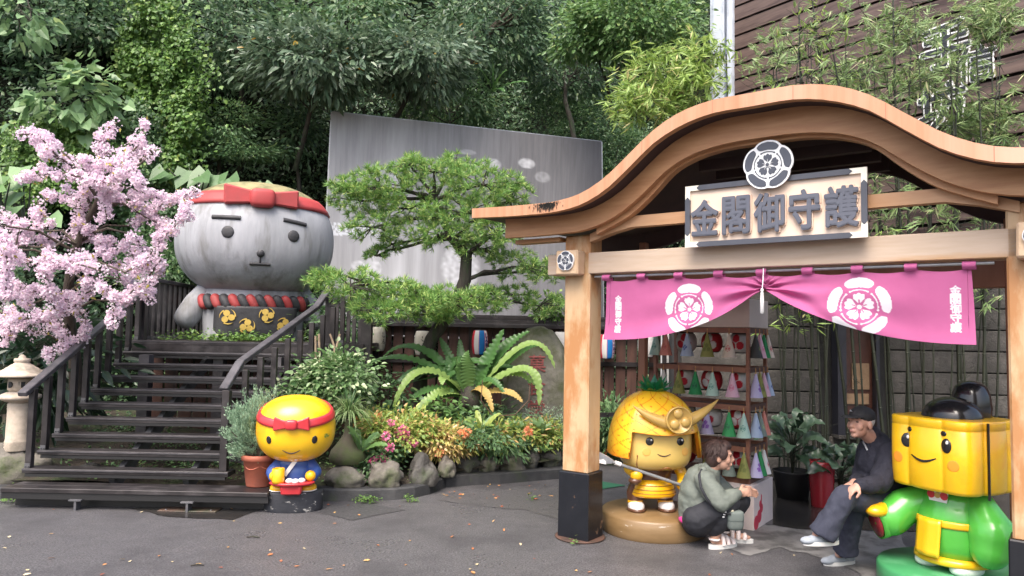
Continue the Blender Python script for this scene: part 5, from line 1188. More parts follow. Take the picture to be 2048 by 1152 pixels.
FR = [(850, 742, 787, 815, .062, L_fernp, -.4), (835, 722, 735, 728, .055, L_fern, .2), (885, 785, 825, 832, .07, L_fernp, -.5), (870, 778, 810, 812, .06, L_fern, -.3), (870, 715, 800, 695, .06, L_fern, .3), (845, 700, 765, 715, .055, L_fern, .3), (968, 735, 1008, 658, .085, L_fern, .0), (925, 730, 920, 678, .055, L_fern, .3), (1000, 708, 1060, 662, .062, L_fern, .1), (935, 740, 938, 702, .085, L_light, -.25), (918, 750, 912, 714, .075, L_light, -.3),
      (1030, 712, 1080, 692, .055, L_fern, .25), (1050, 690, 1110, 738, .05, L_fernp, -.1), (1048, 738, 1078, 812, .062, L_fernp, -.35), (1015, 748, 1072, 772, .062, L_fernp, -.2), (890, 735, 850, 690, .06, L_fern, .3), (903, 722, 880, 675, .055, L_fern, .3), (980, 720, 1035, 668, .06, L_fern, .25), (962, 778, 986, 825, .055, L_dead, -.4), (1000, 782, 1045, 805, .055, L_dead, -.4), (895, 760, 885, 770, .06, L_fernp, -.45), (905, 790, 860, 800, .05, L_fern, -.3), (975, 760, 1010, 790, .05, L_fern, -.3), (860, 735, 770, 790, .055, L_fern, .1)]
FR += [(938+random.uniform(-70, 70), 745+random.uniform(-30, 20), 938+random.uniform(-160, 150), 735+random.uniform(-55, 60), random.uniform(.04, .055), L_fern, random.uniform(-.1, .4)) for _ in range(12)]
for mx, my, tx, ty_, w, mt, dy in FR: frond(fn, Vector(FB)+Vector((random.uniform(-.05, .05), random.uniform(-.05, .05), 0)), at(mx, my, 8.75+dy*.6), at(tx, ty_, 8.75+dy), w*1.15, mt, 17, .95)
MB().lathe([(.16, 0), (.19, .08), (.13, .2), (.05, .26)], 14, (0, 0, -.06)).build('nest_base', M_barkd, fn)
MB().tube([Vector(at(x, y, 8.3))-fn.location for x, y in ((965, 760), (962, 800), (985, 832), (1030, 830), (1058, 800), (1060, 770))], .006, 5).build('bare_stalk', M_bud, fn)
f2 = thing('birds_nest_fern', 'small bird nest fern growing high on the dark slope in the middle', 'fern', at(985, 185, 12.6))
for tx, ty_, w in ((930, 165, .07), (955, 135, .08), (985, 125, .08), (1015, 140, .09), (1060, 165, .06), (1010, 185, .06)): frond(f2, f2.location, at((985+tx)/2, (185+ty_)/2-8, 12.4), at(tx, ty_, 12.3), w, L_fern, 6, .15)

# ---- smaller planting
def shrub(name, label, px, py, Y, rx, ry, mat, L, asp, shape, ncl, nl, cr, group=None, cat='shrub', up=.6, base_dy=1.15, flat=.6, shell=.45, depth=.8):
    return tree(name, label, px, py, Y, rx, ry, mat, L, asp, shape, ncl, nl, cr, (px, py+ry*base_dy, Y+.02), .014, group, flat, depth, up, cat, 6, None, shell)
shrub('variegated_shrub', 'pale variegated small leaved shrub right of the stair railing', 670, 765, 8.0, 62, 56, L_var, .06, .65, 1, 80, 60, .2, depth=1)
shrub('variegated_shrub', 'low variegated shrub behind the yellow statue head', 590, 800, 7.7, 55, 28, L_var, .05, .6, 1, 26, 40, .16)
t = thing('cut_stems', 'cut pale branch stubs sticking up above the variegated shrub', 'plant', at(645, 770, 8.3))
for p in ([(632, 740), (631, 672)], [(640, 740), (638, 668)], [(672, 740), (668, 690), (660, 668)], [(672, 715), (674, 690), (680, 668)]): MB().tube([at(x, y, 8.3) for x, y in p], .013, 7).build('stem', pmat('pale_bark', (.22, .16, .11), (.32, .25, .17), 8, .9), t, off=True)
shrub('leafy_shrub', 'mid green broad leaved shrub in the middle of the bed before the fern', 892, 842, 8.35, 46, 34, L_light, .085, .62, 2, 26, 12, .16)
shrub('leafy_shrub', 'green leafy plant left of the fern under the lanterns', 780, 795, 8.6, 40, 38, L_mid, .09, .6, 2, 22, 12, .18)
shrub('leafy_shrub', 'dark low foliage filling the bed under the big fern', 950, 842, 8.7, 80, 28, L_mid, .08, .3, 1, 40, 36, .2)
shrub('grassy_shrub', 'feathery grey green fern at the foot of the stone monument', 1095, 850, 8.8, 44, 26, L_jun, .05, .16, 0, 30, 90, .18)
shrub('leafy_shrub', 'green ferns between the gate post and the pineapple statue', 1230, 845, 9.3, 40, 45, L_mid, .085, .3, 0, 36, 50, .22)
shrub('climbing_shrub', 'small climbing plant against the fence cap left of the gate post', 1105, 620, 10.2, 24, 28, L_ivy, .06, .8, 0, 16, 26, .15, base_dy=2.5)
for i, (px, py, Y, rx, ry, mt, lb) in enumerate([(755, 862, 7.75, 34, 26, L_gold, 'golden leaved shrub next to the ponytail palm'), (800, 850, 8.0, 42, 26, L_gold, 'golden leaved shrub under the pale fern fronds'), (845, 862, 7.95, 36, 26, L_gold, 'golden shrub above the tall upright rock'), (878, 876, 7.95, 40, 20, L_gold2, 'orange tipped low shrub above the narrow rock'), (930, 872, 8.15, 44, 19, L_gold, 'yellow orange shrub above the first rounded rocks'), (985, 872, 8.3, 44, 18, L_gold, 'golden shrub above the reddish rock'),
        (1040, 870, 8.45, 44, 18, L_gold, 'yellow green shrub above the egg shaped rock'), (1095, 866, 8.6, 42, 20, L_gold, 'yellow green shrub beside the gate post'), (905, 888, 8.0, 34, 16, L_gold2, 'peach tipped foliage hanging over the kerb rocks'), (1000, 888, 8.35, 60, 10, L_mid, 'green foliage hanging low over the row of rocks')]):
    shrub('golden_shrub', lb, px, py, Y, rx, ry, mt, .075, .28, 1, 34, 40, .14, 'golden shrubs edging the bed', up=.8)
def flowers(label, spots, Y, mat, r, group, name='flower_bush', leafm=L_mid, rx=34, ry=30):
    px = sum(s[0] for s in spots)/len(spots); py = sum(s[1] for s in spots)/len(spots)
    t = shrub(name, label, px, py, Y, rx, ry, leafm, .05, .5, 1, 26, 36, .13, group)
    for x, y in spots:
        c = at(x, y, Y-pxr(rx, Y)*.75); n = 26; u = rnd(n); leaves(c+u*r*.4, u+rnd(n)*.3, rnd(n), r*.9, r*.75, mat, 'flower', t, 0, True, .2)
    return t
flowers('pink flowering bush above the broad light rock', [(763, 915), (775, 925), (752, 937), (768, 943), (772, 872), (780, 895), (745, 920)], 7.5, L_flow, .045, 'flowering bushes', rx=28, ry=36)
flowers('pink flowering bush among the golden shrubs', [(805, 858), (812, 868), (797, 868), (820, 880), (828, 886), (782, 845), (800, 880)], 7.7, L_flow, .042, 'flowering bushes', leafm=L_gold, rx=36, ry=24)
flowers('bush with orange flowers right of the ponytail palm', [(756, 838), (707, 842), (748, 846)], 8.0, L_orf, .06, 'flowering bushes', leafm=L_gold, rx=30, ry=20)
flowers('orange flowering plant in the low hedge near the gate post', [(925, 868), (935, 865), (1058, 862), (878, 905)], 8.0, L_orf, .05, 'flowering bushes', rx=60, ry=14)
flowers('bush with red and orange berries behind the left gate post', [(1205, 870), (1212, 905), (1203, 912), (1195, 905), (1215, 898)], 9.4, L_orf, .03, 'flowering bushes', rx=30, ry=30)
# ponytail palm
pp = thing('ponytail_palm', 'small ponytail palm with swollen mossy foot and drooping strap leaves behind the yellow statue', 'palm', at(695, 925, 7.4))
MB().lathe([(.16, 0), (.19, .05), (.17, .12), (.09, .22), (.045, .30), (.04, .38), (.045, .44)], 18).build('trunk', pmat('mossy_foot', (.07, .06, .045), (.05, .075, .02), 5, .9, .6, 20), pp)
def straps(parent, base, n, L, w, mat, name, rise=1.0, spread=.8, droop=1.4, off=True):
    mb = MB()
    for i in range(n):
        a = 2*PI*random.random(); l = L*random.uniform(.6, 1.1); e = random.uniform(.25, 1)*spread; d = Vector((math.cos(a)*e, math.sin(a)*e, rise*random.uniform(.5, 1))).normalized(); p = Vector(base); pts = [p.copy()]; s = Vector((-math.sin(a), math.cos(a), 0)); vs = []
        k = 7
        for j in range(k+1):
            ww = w*(1-(j/k)**2)*.5+.0008; vs += [p-s*ww, p+s*ww]; p = p+d*l/k; d = (d+Vector((0, 0, -droop/k*1.4))).normalized()
        mb.add(vs, [(2*j, 2*j+1, 2*j+3, 2*j+2) for j in range(k)], 0, True)
    return mb.build(name, mat, parent, off=parent.location if off else None)
straps(pp, Vector(pp.location)+Vector((0, 0, .44)), 170, .42, .010, L_strap, 'strap_leaves', 1.0, .75, 1.7)['kind'] = 'stuff'
straps(pp, Vector(pp.location)+Vector((0, 0, .45)), 70, .30, .010, L_mid, 'young_strap_leaves', 1.5, .5, .7)['kind'] = 'stuff'
def broad(name, label, px, py, Y, n, L, w, mat, h=.0, group=None, rise=1.1, cat='plant', droop=.9, stem=.0):
    b = at(px, py, Y); t = thing(name, label, cat, b, group=group)
    if stem: MB().tube([b, b+np.array([.02, 0, stem])], [.018, .012], 7).build('stem', M_bark, t, off=True)
    for i in range(n):
        a = 2*PI*i/n+random.uniform(-.3, .3); e = random.uniform(.35, .95); tip = Vector(b)+Vector((math.cos(a)*L*e, math.sin(a)*L*e, stem+L*random.uniform(.35, .9)*rise-droop*.25*L*e)); q = Vector(b)+Vector((0, 0, stem*random.uniform(.75, 1)))
        frond(t, q, q.lerp(tip, .55)+Vector((0, 0, .12*L)), tip, w, mat if not isinstance(mat, list) else mat[i % len(mat)], 5, .04, 'leaf')
    return t
broad('broad_leaf_plant', 'plant with upright broad green leaves beside the ponytail palm', 722, 905, 7.35, 9, .34, .035, [L_mid, L_var, L_light])
broad('croton_plant', 'croton with yellow edged upright leaves in front of the fern', 962, 868, 8.1, 9, .30, .032, [L_gold, L_var, L_fernp])
broad('caladium_plant', 'small plant with white veined leaves near the monument foot', 1030, 868, 8.3, 7, .2, .03, [L_var])
broad('caladium_plant', 'white and green leaved plant between monument and gate post', 1085, 866, 8.4, 7, .2, .03, [L_var])
broad('leafy_sprout', 'bright green sprout with long leaves hanging over the kerb rocks', 1090, 905, 8.3, 8, .17, .014, [L_light])
# juniper in a terracotta pot on the bottom step
pt = thing('terracotta_pot', 'terracotta flower pot on the bottom step beside the yellow statue', 'pot', (-2.31, 6.83, .186))
M_terra = pmat('terracotta', (.36, .10, .06), (.44, .14, .085), 6, .6, .2, 30, c3=(.28, .09, .06), s3=3)
MB().lathe([(.0, 0), (.115, 0), (.12, .01), (.15, .235), (.168, .24), (.172, .285), (.163, .292), (.15, .285), (.145, .25), (0, .25)], 40).build('bowl', M_terra, pt)
mb = MB()
for k in range(5):
    a0 = k*2*PI/5; mb.tube([((.138-.0*i)*math.cos(a0+2*PI/5*i/8)*1.01, .138*math.sin(a0+2*PI/5*i/8)*1.01, .20-.035*math.sin(PI*i/8)) for i in range(9)], .006, 6)
sw = mb.build('swag_relief', M_terra, pt); sw['kind'] = 'stuff'
jn = thing('juniper', 'feathery grey green juniper growing in the terracotta pot', 'shrub', (-2.31, 6.83, .44))
c = np.array([-2.36, 6.85, .70]); P, D, N, cc = crown_pts(c, (.27, .26, .27), 95, 5, .09, .9, .35); P = P[P[:, 2] > .40]; n = len(P)
u = norm(P-np.array([-2.32, 6.83, .42])); m = 46; PP = np.repeat(P, m, 0)+np.repeat(u, m, 0)*rng.uniform(-.06, .06, (n*m, 1))+rng.normal(size=(n*m, 3))*.010
leaves(PP, norm(np.repeat(u, m, 0)+rnd(n*m)*.75+np.array([0, 0, .25])), rnd(n*m), rng.uniform(.018, .036, n*m), .008, L_jun, 'sprays', jn, 0, True)['kind'] = 'stuff'
mb = MB(); branchy(mb, (-2.31, 6.83, .43), [tuple(p) for p in P[rng.integers(0, n, 26)]], .012, .003, .03); mb.build('branches', M_bark, jn, off=True)
# ground cover under the stairs, at the kerb and round the statue feet
def cover(name, pts, L, mat, up=1.0):
    P = np.array(pts); n = len(P); D = norm(rng.normal(size=(n, 3))*np.array([1, 1, .35])+np.array([0, -.2, .2])); N = norm(rng.normal(size=(n, 3))*.4+np.array([0, -.2, up])); s = L*rng.uniform(.5, 1.3, n)
    o = leaves(P, D, N, s, s*.6, mat, name); o['kind'] = 'stuff'; return o
pts = []
for k in range(16000):
    x, y = random.uniform(-6.5, 1.3), random.uniform(7.15, 11.5)
    if y < bedfront(x)+.05: continue
    if noise.noise(Vector((x*1.7, y*1.7, 2))) < -.05+.2*random.random(): continue
    pts.append((x, y, soil_z(x, y)+abs(random.gauss(0, .07))))
cover('ground_cover', pts, .055, L_mid)
pts = []
for px, py, w, n in ((735, 1005, 30, 130), (820, 1003, 14, 60), (1065, 1000, 10, 25), (390, 1003, 50, 160), (35, 985, 25, 120), (155, 995, 7, 40), (155, 985, 6, 30), (20, 1005, 18, 60), (500, 1003, 20, 50), (1150, 1090, 10, 10)):
    for k in range(n): q = atz(px+random.gauss(0, w*.5), py+random.gauss(0, 1.5), .0); pts.append((q[0], q[1]-.02, .01+abs(random.gauss(0, .025))))
cover('kerb_weeds', pts, .03, L_ivy)
pts = [(-3.66+random.gauss(0, .45), 9.45+random.gauss(0, .12), 1.47+abs(random.gauss(0, .05))) for k in range(700)]
cover('statue_foot_weeds', pts, .06, L_ivy)
pts = [tuple(atz(random.uniform(140, 1000), random.uniform(944, 972), .12)+np.array([0, random.uniform(0, .3), abs(random.gauss(0, .05))])) for k in range(900)]
pts = [p for p in pts if p[1] > bedfront(p[0])-.0]
cover('edge_cover', pts, .04, L_light)

# ---- bamboo behind the gate: each culm with its leaves
GB = 'bamboo stalks along the stone wall'
def lance(parent, nodes, n, mat, L=.13, W=.017, spread=.28, name='leaves'):
    nodes = np.array(nodes); q = nodes[rng.integers(0, len(nodes), n)]+rng.normal(size=(n, 3))*spread*np.array([1, .7, .8])*.6
    # leaves hang in little fans: several share a twig end
    m = 5; c = np.repeat(q[:n//m], m, 0); d = np.repeat(norm(rng.normal(size=(n//m, 3))*np.array([1, .7, .5])+np.array([-.1, -.2, -.45])), m, 0)
    D = norm(d+rnd(len(c))*.55); N = norm(rng.normal(size=(len(c), 3))*.5+np.array([0, -.5, .8])); s = L*rng.uniform(.6, 1.25, len(c))
    return leaves(c+rng.normal(size=(len(c), 3))*.012, D, N, s, W*rng.uniform(.8, 1.3, len(c)), mat, name, parent, 0, True, .1)
BS = [(1556, .2, 5.0), (1572, -.1, 4.2), (1588, .1, 5.2), (1603, -.25, 4.6), (1622, -.1, 5.4), (1634, -.5, 4.2), (1646, -.15, 5.0), (1660, -.3, 4.8), (1700, -.75, 4.6), (1712, -.35, 5.4), (1768, -.5, 4.8), (1780, -.2, 5.2), (1795, -.6, 4.4), (1812, -.1, 5.6), (1846, .1, 5.0), (1868, -.15, 5.4), (1890, .15, 4.8), (1922, -.1, 5.3), (1950, .2, 4.9), (1985, .1, 5.4), (1564, -.2, 4.4), (1596, .05, 4.8), (1612, .15, 5.0), (1652, .1, 4.5), (1722, -.15, 5.1), (1788, -.35, 4.6), (1804, .1, 5.0), (1830, -.3, 4.9), (1858, -.45, 4.7), (1908, .05, 5.2), (1936, -.2, 4.8), (1966, -.05, 5.0)]
BS.sort()
ORD = ['first', 'second', 'third', 'fourth', 'fifth', 'sixth', 'seventh', 'eighth', 'ninth', 'tenth', 'eleventh', 'twelfth', 'thirteenth', 'fourteenth', 'fifteenth', 'sixteenth', 'seventeenth', 'eighteenth', 'nineteenth', 'twentieth', 'twenty-first', 'twenty-second', 'twenty-third', 'twenty-fourth', 'twenty-fifth', 'twenty-sixth', 'twenty-seventh', 'twenty-eighth', 'twenty-ninth', 'thirtieth', 'thirty-first', 'thirty-second']
for i, (px, lean, h) in enumerate(BS):
    Y0 = 8.05+random.uniform(-.15, .2); b = atz(px, 985, 0); b = np.array([(px-1024)/FPX*Y0, Y0, 0.]); r = random.choice([.009, .011, .014, .020])
    t = thing('bamboo', f'{"thick" if r > .015 else "thin"} dark bamboo stalk at the stone wall, {ORD[i]} from the left', 'bamboo', b, group=GB)
    pts = [Vector(b)+Vector((lean*(f**1.5)*h/4+.03*math.sin(f*5+i), -.1*f, h*f)) for f in [k/9 for k in range(10)]]
    mb = MB(); mb.tube(pts, [r*(1-.6*k/9) for k in range(10)], 7)
    for k in range(int(h/.3)):
        f = k*.3/h*9; j = min(8, int(f)); mb.lathe([(r*.9, -.006), (r*1.25, 0), (r*.9, .006)], 7, pts[j].lerp(pts[j+1], f-j))
    mb.build('culm', M_culm, t, off=True); mb = MB(); nodes = []
    for k in range(4, 10):
        for s in range(3):
            e = pts[k]+Vector((random.gauss(0, .35), random.uniform(-.45, .12), random.uniform(-.1, .3))); branchy(mb, pts[k], [e], .004, .0015, .04); nodes += [tuple(pts[k].lerp(e, q)) for q in (.5, .8, 1)]
    for s in range(4):
        k = random.randint(1, 4); e = pts[k]+Vector((random.gauss(0, .15), -.08, random.uniform(.1, .3))); branchy(mb, pts[k], [e], .003, .001, .02)
    tw = mb.build('twigs', M_culm, t, off=True); tw['kind'] = 'stuff'
    lance(t, nodes, 280 if px > 1700 else 150, L_bam2 if px > 1640 else L_bam, .14, .017, .26)['kind'] = 'stuff'
for lb, px, py, Y, rx, ry, n in (('dense drooping spray of yellow green bamboo leaves left of the white column', 1335, 165, 9.4, 105, 75, 2600), ('lower tip of the bamboo spray hanging beside the gate roof', 1265, 205, 9.1, 45, 40, 800), ('upper bamboo spray leaning towards the white column', 1395, 110, 9.6, 60, 50, 700)):
    t = thing('bamboo', lb, 'bamboo', (at(px, py, Y)[0]+.4, 9.9, 0), group='leafy bamboo above the gate roof')
    c = at(px, py, Y); nodes = [tuple(c+u*np.array([pxr(rx, Y), .35, pxr(ry, Y)])*(.2+.8*random.random()**.6)) for u in rnd(70)]
    mb = MB(); b = Vector(t.location); top_ = Vector(c)+Vector((.45, .2, .1)); mb.tube([b, b.lerp(top_, .5)+Vector((.1, 0, .3)), top_], [.018, .015, .008], 7)
    for q in nodes[::2]: branchy(mb, top_.lerp(Vector(c), random.random()), [q], .005, .002, .04)
    mb.build('culm', M_culm, t, off=True); lance(t, nodes, n, L_bam, .17, .024, .16)['kind'] = 'stuff'
# hanging sprays in front of the slatted wall
for lb, px, py, Y, rx, ry, n in (('bamboo spray hanging across the slats left of the raised characters', 1790, 55, 8.7, 75, 40, 1100), ('bamboo spray at the top right corner of the slatted wall', 1985, 40, 8.4, 65, 50, 1600), ('bamboo foliage over the lower right of the slatted wall', 1960, 245, 8.2, 90, 42, 1700), ('bamboo spray over the slats above the roof peak', 1720, 150, 8.9, 60, 40, 800), ('thin bamboo spray beside the white column on the slatted wall', 1545, 110, 9.2, 50, 80, 700), ('bamboo foliage between the raised characters', 1860, 160, 8.4, 60, 45, 600)):
    t = thing('bamboo', lb, 'bamboo', (at(px, py, Y)[0]+.1, Y+.05, 0), group='leafy bamboo in front of the slatted wall')
    c = at(px, py, Y); nodes = [tuple(c+u*np.array([pxr(rx, Y), .3, pxr(ry, Y)])*(.2+.8*random.random()**.6)) for u in rnd(44)]
    mb = MB(); b = Vector(t.location); top_ = Vector(c)+Vector((.05, .1, .15)); mb.tube([b, b.lerp(top_, .5)+Vector((-.05, 0, 0)), top_], [.012, .010, .006], 6)
    for q in nodes[::2]: branchy(mb, top_.lerp(Vector(c), random.random()), [q], .004, .0015, .03)
    mb.build('culm', M_culm, t, off=True); lance(t, nodes, n, L_bam2, .13, .017, .14)['kind'] = 'stuff'
# ---------------------------------------------------------------- paper lanterns
def lantern_mesh(name, mat, r, h, ribs_=14, flat=.72, ink=None, n=64):
    prof = []; k = ribs_*3
    for i in range(k+1):
        t = i/k; rr = r*(flat+(1-flat)*math.sin(PI*t)**.6)*(1-.035*(1 if i % 3 == 0 else 0)); prof.append((rr, (t-.5)*h))
    mb = MB(); vs = [(a*math.sin(2*PI*j/n), -a*math.cos(2*PI*j/n), z) for a, z in prof for j in range(n)]
    mb.add(vs, [(i*n+j, i*n+(j+1) % n, (i+1)*n+(j+1) % n, (i+1)*n+j) for i in range(len(prof)-1) for j in range(n)], 0, True)
    me = mb.mesh(name, mat)
    if ink:
        P = np.array([((((2*PI*j/n+PI) % (2*PI))-PI)*r, z) for a, z in prof for j in range(n)]); v = np.zeros(len(P)); ink(P, v); set_ink(me, v)
    return me
def cap_mesh(r, h): return MB().lathe([(r*.62, -.008), (r*.66, -.006), (r*.66, .008), (r*.6, .01)], 24, (0, 0, h/2)).lathe([(r*.60, -.008), (r*.64, .0), (r*.6, .008)], 24, (0, 0, -h/2)).mesh('rim', M_dark)
def lantern(name, label, body, rim, loc, rz, hang, group):
    t = thing(name, label, 'lantern', loc, rz, group); link('paper_shade', body, t); link('rim', rim, t)['kind'] = 'stuff'
    h = max(v.co.z for v in rim.vertices); MB().tube([(0, 0, h), (0, 0, h+hang)], .003, 5).build('hook_wire', M_dark, t); return t
M_lw = printmat('white_lantern_paper', (.74, .73, .71), [(.58, .03, .05), (.02, .20, .55), (.02, .02, .025)], .7, trans=.3); M_lr = printmat('red_lantern_paper', (.50, .035, .045), [(.80, .76, .74)], .7, trans=.3)
M_lg = printmat('aged_lantern_paper', (.46, .44, .38), [(.03, .03, .03)], .8, var=(.30, .29, .24), trans=.2)
def ink3(P, v, rot=0, s=1.0, val=1, sp=.043, cr=.036):
    for c0 in (0, PI, -PI):
        for k in range(3):
            a = PI/2+k*2*PI/3+rot; v[np.hypot(P[:, 0]-c0*.095-sp*s*math.cos(a), P[:, 1]-sp*s*math.sin(a)) < cr*s] = val
R_, H_ = .098, .165
lw, lr = lantern_mesh('white_lantern_shade', M_lw, R_, H_, 11, .66, lambda P, v: ink3(P, v)), lantern_mesh('red_lantern_shade', M_lr, R_, H_, 11, .66, lambda P, v: ink3(P, v)); rim = cap_mesh(R_, H_)
def stripes(P, v):
    r = .115; a = P[:, 0]/r; v[(a > -.25) & (a < .55)] = 2; v[(a > 1.15) & (a < 2.0)] = 1; v[(a < -.95) & (a > -1.6)] = 1
    for i, ch in enumerate('しんゆう'): stamp_text(P, v, ch, 3, (.100, .10-.066*i), .062, .05)
def plaintext(P, v):
    for i, ch in enumerate('しん'): stamp_text(P, v, ch, 1, (.075, .06-.09*i), .07, .03)
FR_, FH_ = .115, .33
ls, lp_, lgm = lantern_mesh('striped_lantern_shade', M_lw, FR_, FH_, 18, .74, stripes), lantern_mesh('plain_lantern_shade', M_lw, FR_, FH_, 18, .74), lantern_mesh('aged_lantern_shade', M_lg, FR_, FH_, 18, .74, plaintext); rimf = cap_mesh(FR_, FH_)
for px, py, b, rz, lb in ((755, 678, lgm, .4, 'aged grey paper lantern hanging at the left end of the plank fence'), (845, 686, lgm, -.4, 'torn grey white lantern hanging behind the pine trunk'), (960, 685, ls, .15, 'blue and white striped paper lantern hanging above the big fern'), (1122, 688, lp_, 0, 'white paper lantern half hidden behind the left gate post'), (1214, 693, ls, .12, 'blue and white striped lantern beside the pink curtain'), (1292, 690, lp_, .0, 'plain white lantern hanging just left of the rack')):
    lantern('fence_lantern', lb, b, rimf, at(px, py, 10.1), rz, .10, 'lanterns hanging along the fence')

# ---------------------------------------------------------------- lantern and cone display rack inside the gate
rk = thing('display_rack', 'brown wooden display rack full of lanterns and paper cones inside the gate', 'rack', gw(-.03, 1.26), GROT)
RW, RD = .875, .46; SH_ = [.42, .69, 1.045, 1.375, 1.72]
M_rack = pmat('rack_wood', (.16, .062, .040), (.23, .10, .06), 4, .55, .15, 40, stretch=(2, 2, 2)); M_rackd = pmat('rack_shelf_wood', (.07, .032, .024), (.11, .05, .035), 5, .6)
for x in (0, RW):
    for y in (0, RD): MB().box((x, y, .86), (.03, .03, 1.72)).build('upright', M_rack, rk)
for z in SH_:
    s = MB().box((RW/2, RD/2, z-.035), (RW-.03, RD-.03, .016)).build('shelf', M_rackd, rk)
    for y in (0, RD): MB().box((RW/2, y, z-.02), (RW-.034, .026, .045)).build('shelf_rail', M_rack, rk)
    for x in (0, RW): MB().box((x, RD/2, z-.02), (.026, RD-.034, .045)).build('shelf_rail', M_rackd, rk)
M_boxp = pmat('printed_box_paper', (.50, .43, .42), (.58, .51, .49), 3, .7); bxo = MB().box((RW/2+.02, RD/2-.01, .19), (RW+.08, RD+.06, .38)).build('base_box', M_boxp, rk, bevel=.004)
M_rprint = pmat('red_print', (.42, .03, .06), None, rough=.7)
mb = MB(); x0 = RW+.0605; T = lambda y, z, q: (x0+q, y, z)
for c in ((.10, .10, .055), (.155, .16, .04), (.13, .2, .03)): mb.prism(disc(c[0], c[1], c[2], 16), 0, .002, 0, T)
mb.prism([(.135, .2), (.16, .2), (.165, .27), (.15, .28)], .0, .0025, 0, T); mb.build('rabbit_print', M_rprint, bxo)
MB().prism(disc(.02, .06, .06, 20), 0, .002, 0, T).build('dot_print', M_rprint, bxo)
MB().box((RW/2+.12, RD/2, 1.85), (RW-.2, RD+.05, .25)).build('header_box', pmat('pale_header_board', (.46, .38, .33), (.52, .44, .39), 4, .6), rk, bevel=.004)
def rl(x, y, z): P = G0+GX*(-.03+x)+GY*(1.26+y); return Vector((P[0], P[1], z))
ROWN = {1.72: 'top', 1.375: 'second', 1.045: 'third', .69: 'bottom'}; CN = ['left', 'middle', 'right']
for top_, bot_ in ((1.72, 1.375), (1.375, 1.045), (1.045, .69), (.69, .42)):
    for i, x in enumerate((.22, .47, .73)):
        red = (i == 1) if top_ > 1.1 else (i == (2 if top_ > .8 else 0)); z = top_-.135 if top_ > .7 else top_-.13
        t = lantern('rack_lantern', f'{"red" if red else "white"} paper lantern on the {CN[i]} of the {ROWN[top_]} rack row', lr if red else lw, rim, rl(x, .20, z), GROT+random.uniform(-.25, .15), .025, 'round lanterns on the display rack')
CC = {'salmon': ((.62, .25, .20), (.50, .12, .11)), 'pale blue': ((.38, .47, .62), (.04, .07, .25)), 'olive': ((.25, .26, .08), (.15, .17, .05)), 'cream': ((.62, .54, .46), (.45, .04, .06)), 'dark grey': ((.055, .06, .06), (.20, .24, .10)), 'pink': ((.66, .42, .52), (.60, .14, .25)), 'green': ((.03, .23, .08), (.02, .08, .05)), 'mint': ((.42, .60, .52), (.08, .25, .20)), 'lavender': ((.48, .45, .66), (.22, .10, .40)), 'white': ((.68, .68, .66), (.50, .04, .07)), 'grey green': ((.20, .25, .22), (.36, .44, .22)), 'leaf green': ((.06, .36, .13), (.05, .14, .09))}
CM = {}
def cone_mesh(cn):
    if cn in CM: return CM[cn]
    base, inkc = CC[cn]; m = printmat(cn.replace(' ', '_')+'_cone_paper', base, [inkc], .75, trans=.15); n, k, h, r = 40, 26, .205, .062
    mb = MB(); pr = [(.008+(r-.008)*i/k, -h*i/k) for i in range(k+1)]; vs = [(a*math.sin(2*PI*j/n), -a*math.cos(2*PI*j/n), z) for a, z in pr for j in range(n)]
    mb.add(vs, [(i*n+(j+1) % n, i*n+j, (i+1)*n+j, (i+1)*n+(j+1) % n) for i in range(k) for j in range(n)], 0, True); me = mb.mesh('paper_cone', m)
    P = np.array([((((2*PI*j/n+PI) % (2*PI))-PI)*a, z+.125) for a, z in pr for j in range(n)]); v = np.zeros(len(P)); d = np.hypot(P[:, 0], P[:, 1])
    if cn == 'pale blue':
        q = np.abs(P[:, 0])+np.abs(P[:, 1]); v[(q < .026) & (np.abs(P[:, 0]-P[:, 1]) > .003) & (np.abs(P[:, 0]+P[:, 1]) > .003)] = 1
    elif cn in ('lavender', 'olive'): ink3(P, v, 0, .5)
    else: v[(d < .025) & (d > .019)] = 1; v[(d < .014) & (np.abs(P[:, 0]*P[:, 1]) > 4e-6)] = 1
    set_ink(me, v); CM[cn] = me; return me
topk = MB().tube([(0, 0, -.004), (0, 0, .05)], .0035, 6).ell((0, 0, .0), (.008, .008, .012), n=8, k=6).mesh('hanging_tag', pmat('tag_cord', (.45, .25, .10), None, rough=.8))
def cone(cn, x, y, z, side, row, word):
    t = thing('paper_cone', f'{cn} paper cone hanging from the {row} row of the rack, {word}', 'ornament', rl(x, y, z), GROT+(PI/2 if side else 0)+random.uniform(-.2, .2), 'paper cones hanging on the rack')
    link('cone_body', cone_mesh(cn), t); link('hanging_tag', topk, t)
for row, z, names in (('top', 1.665, ['mint', 'salmon', 'pale blue', 'olive', 'cream']), ('second', 1.325, ['white', 'olive', 'green', 'mint', 'pink']), ('third', .985, ['salmon', 'cream', 'lavender', 'leaf green', 'mint']), ('bottom', .645, ['olive', 'pink', 'olive', 'grey green', 'olive'])):
    for i, cn in enumerate(names): cone(cn, (.02, .12, .33, .52, .72)[i] if row == 'top' else (.10, .25, .41, .57, .75)[i] if row == 'second' else (.06, .22, .52, .72, .85)[i], -.04, z, False, row, ['front far left', 'front left', 'front middle', 'front right', 'front far right'][i])
for row, z, names in (('top', 1.665, ['dark grey', 'pink', 'green', 'cream']), ('second', 1.325, ['lavender', 'olive', 'pink', 'pale blue']), ('third', .985, ['pale blue', 'grey green', 'salmon']), ('bottom', .645, ['lavender', 'green', 'white'])):
    for i, cn in enumerate(names): cone(cn, RW+.045, .06+.11*i, z, True, row, ['side nearest', 'side second', 'side third', 'side farthest'][i])

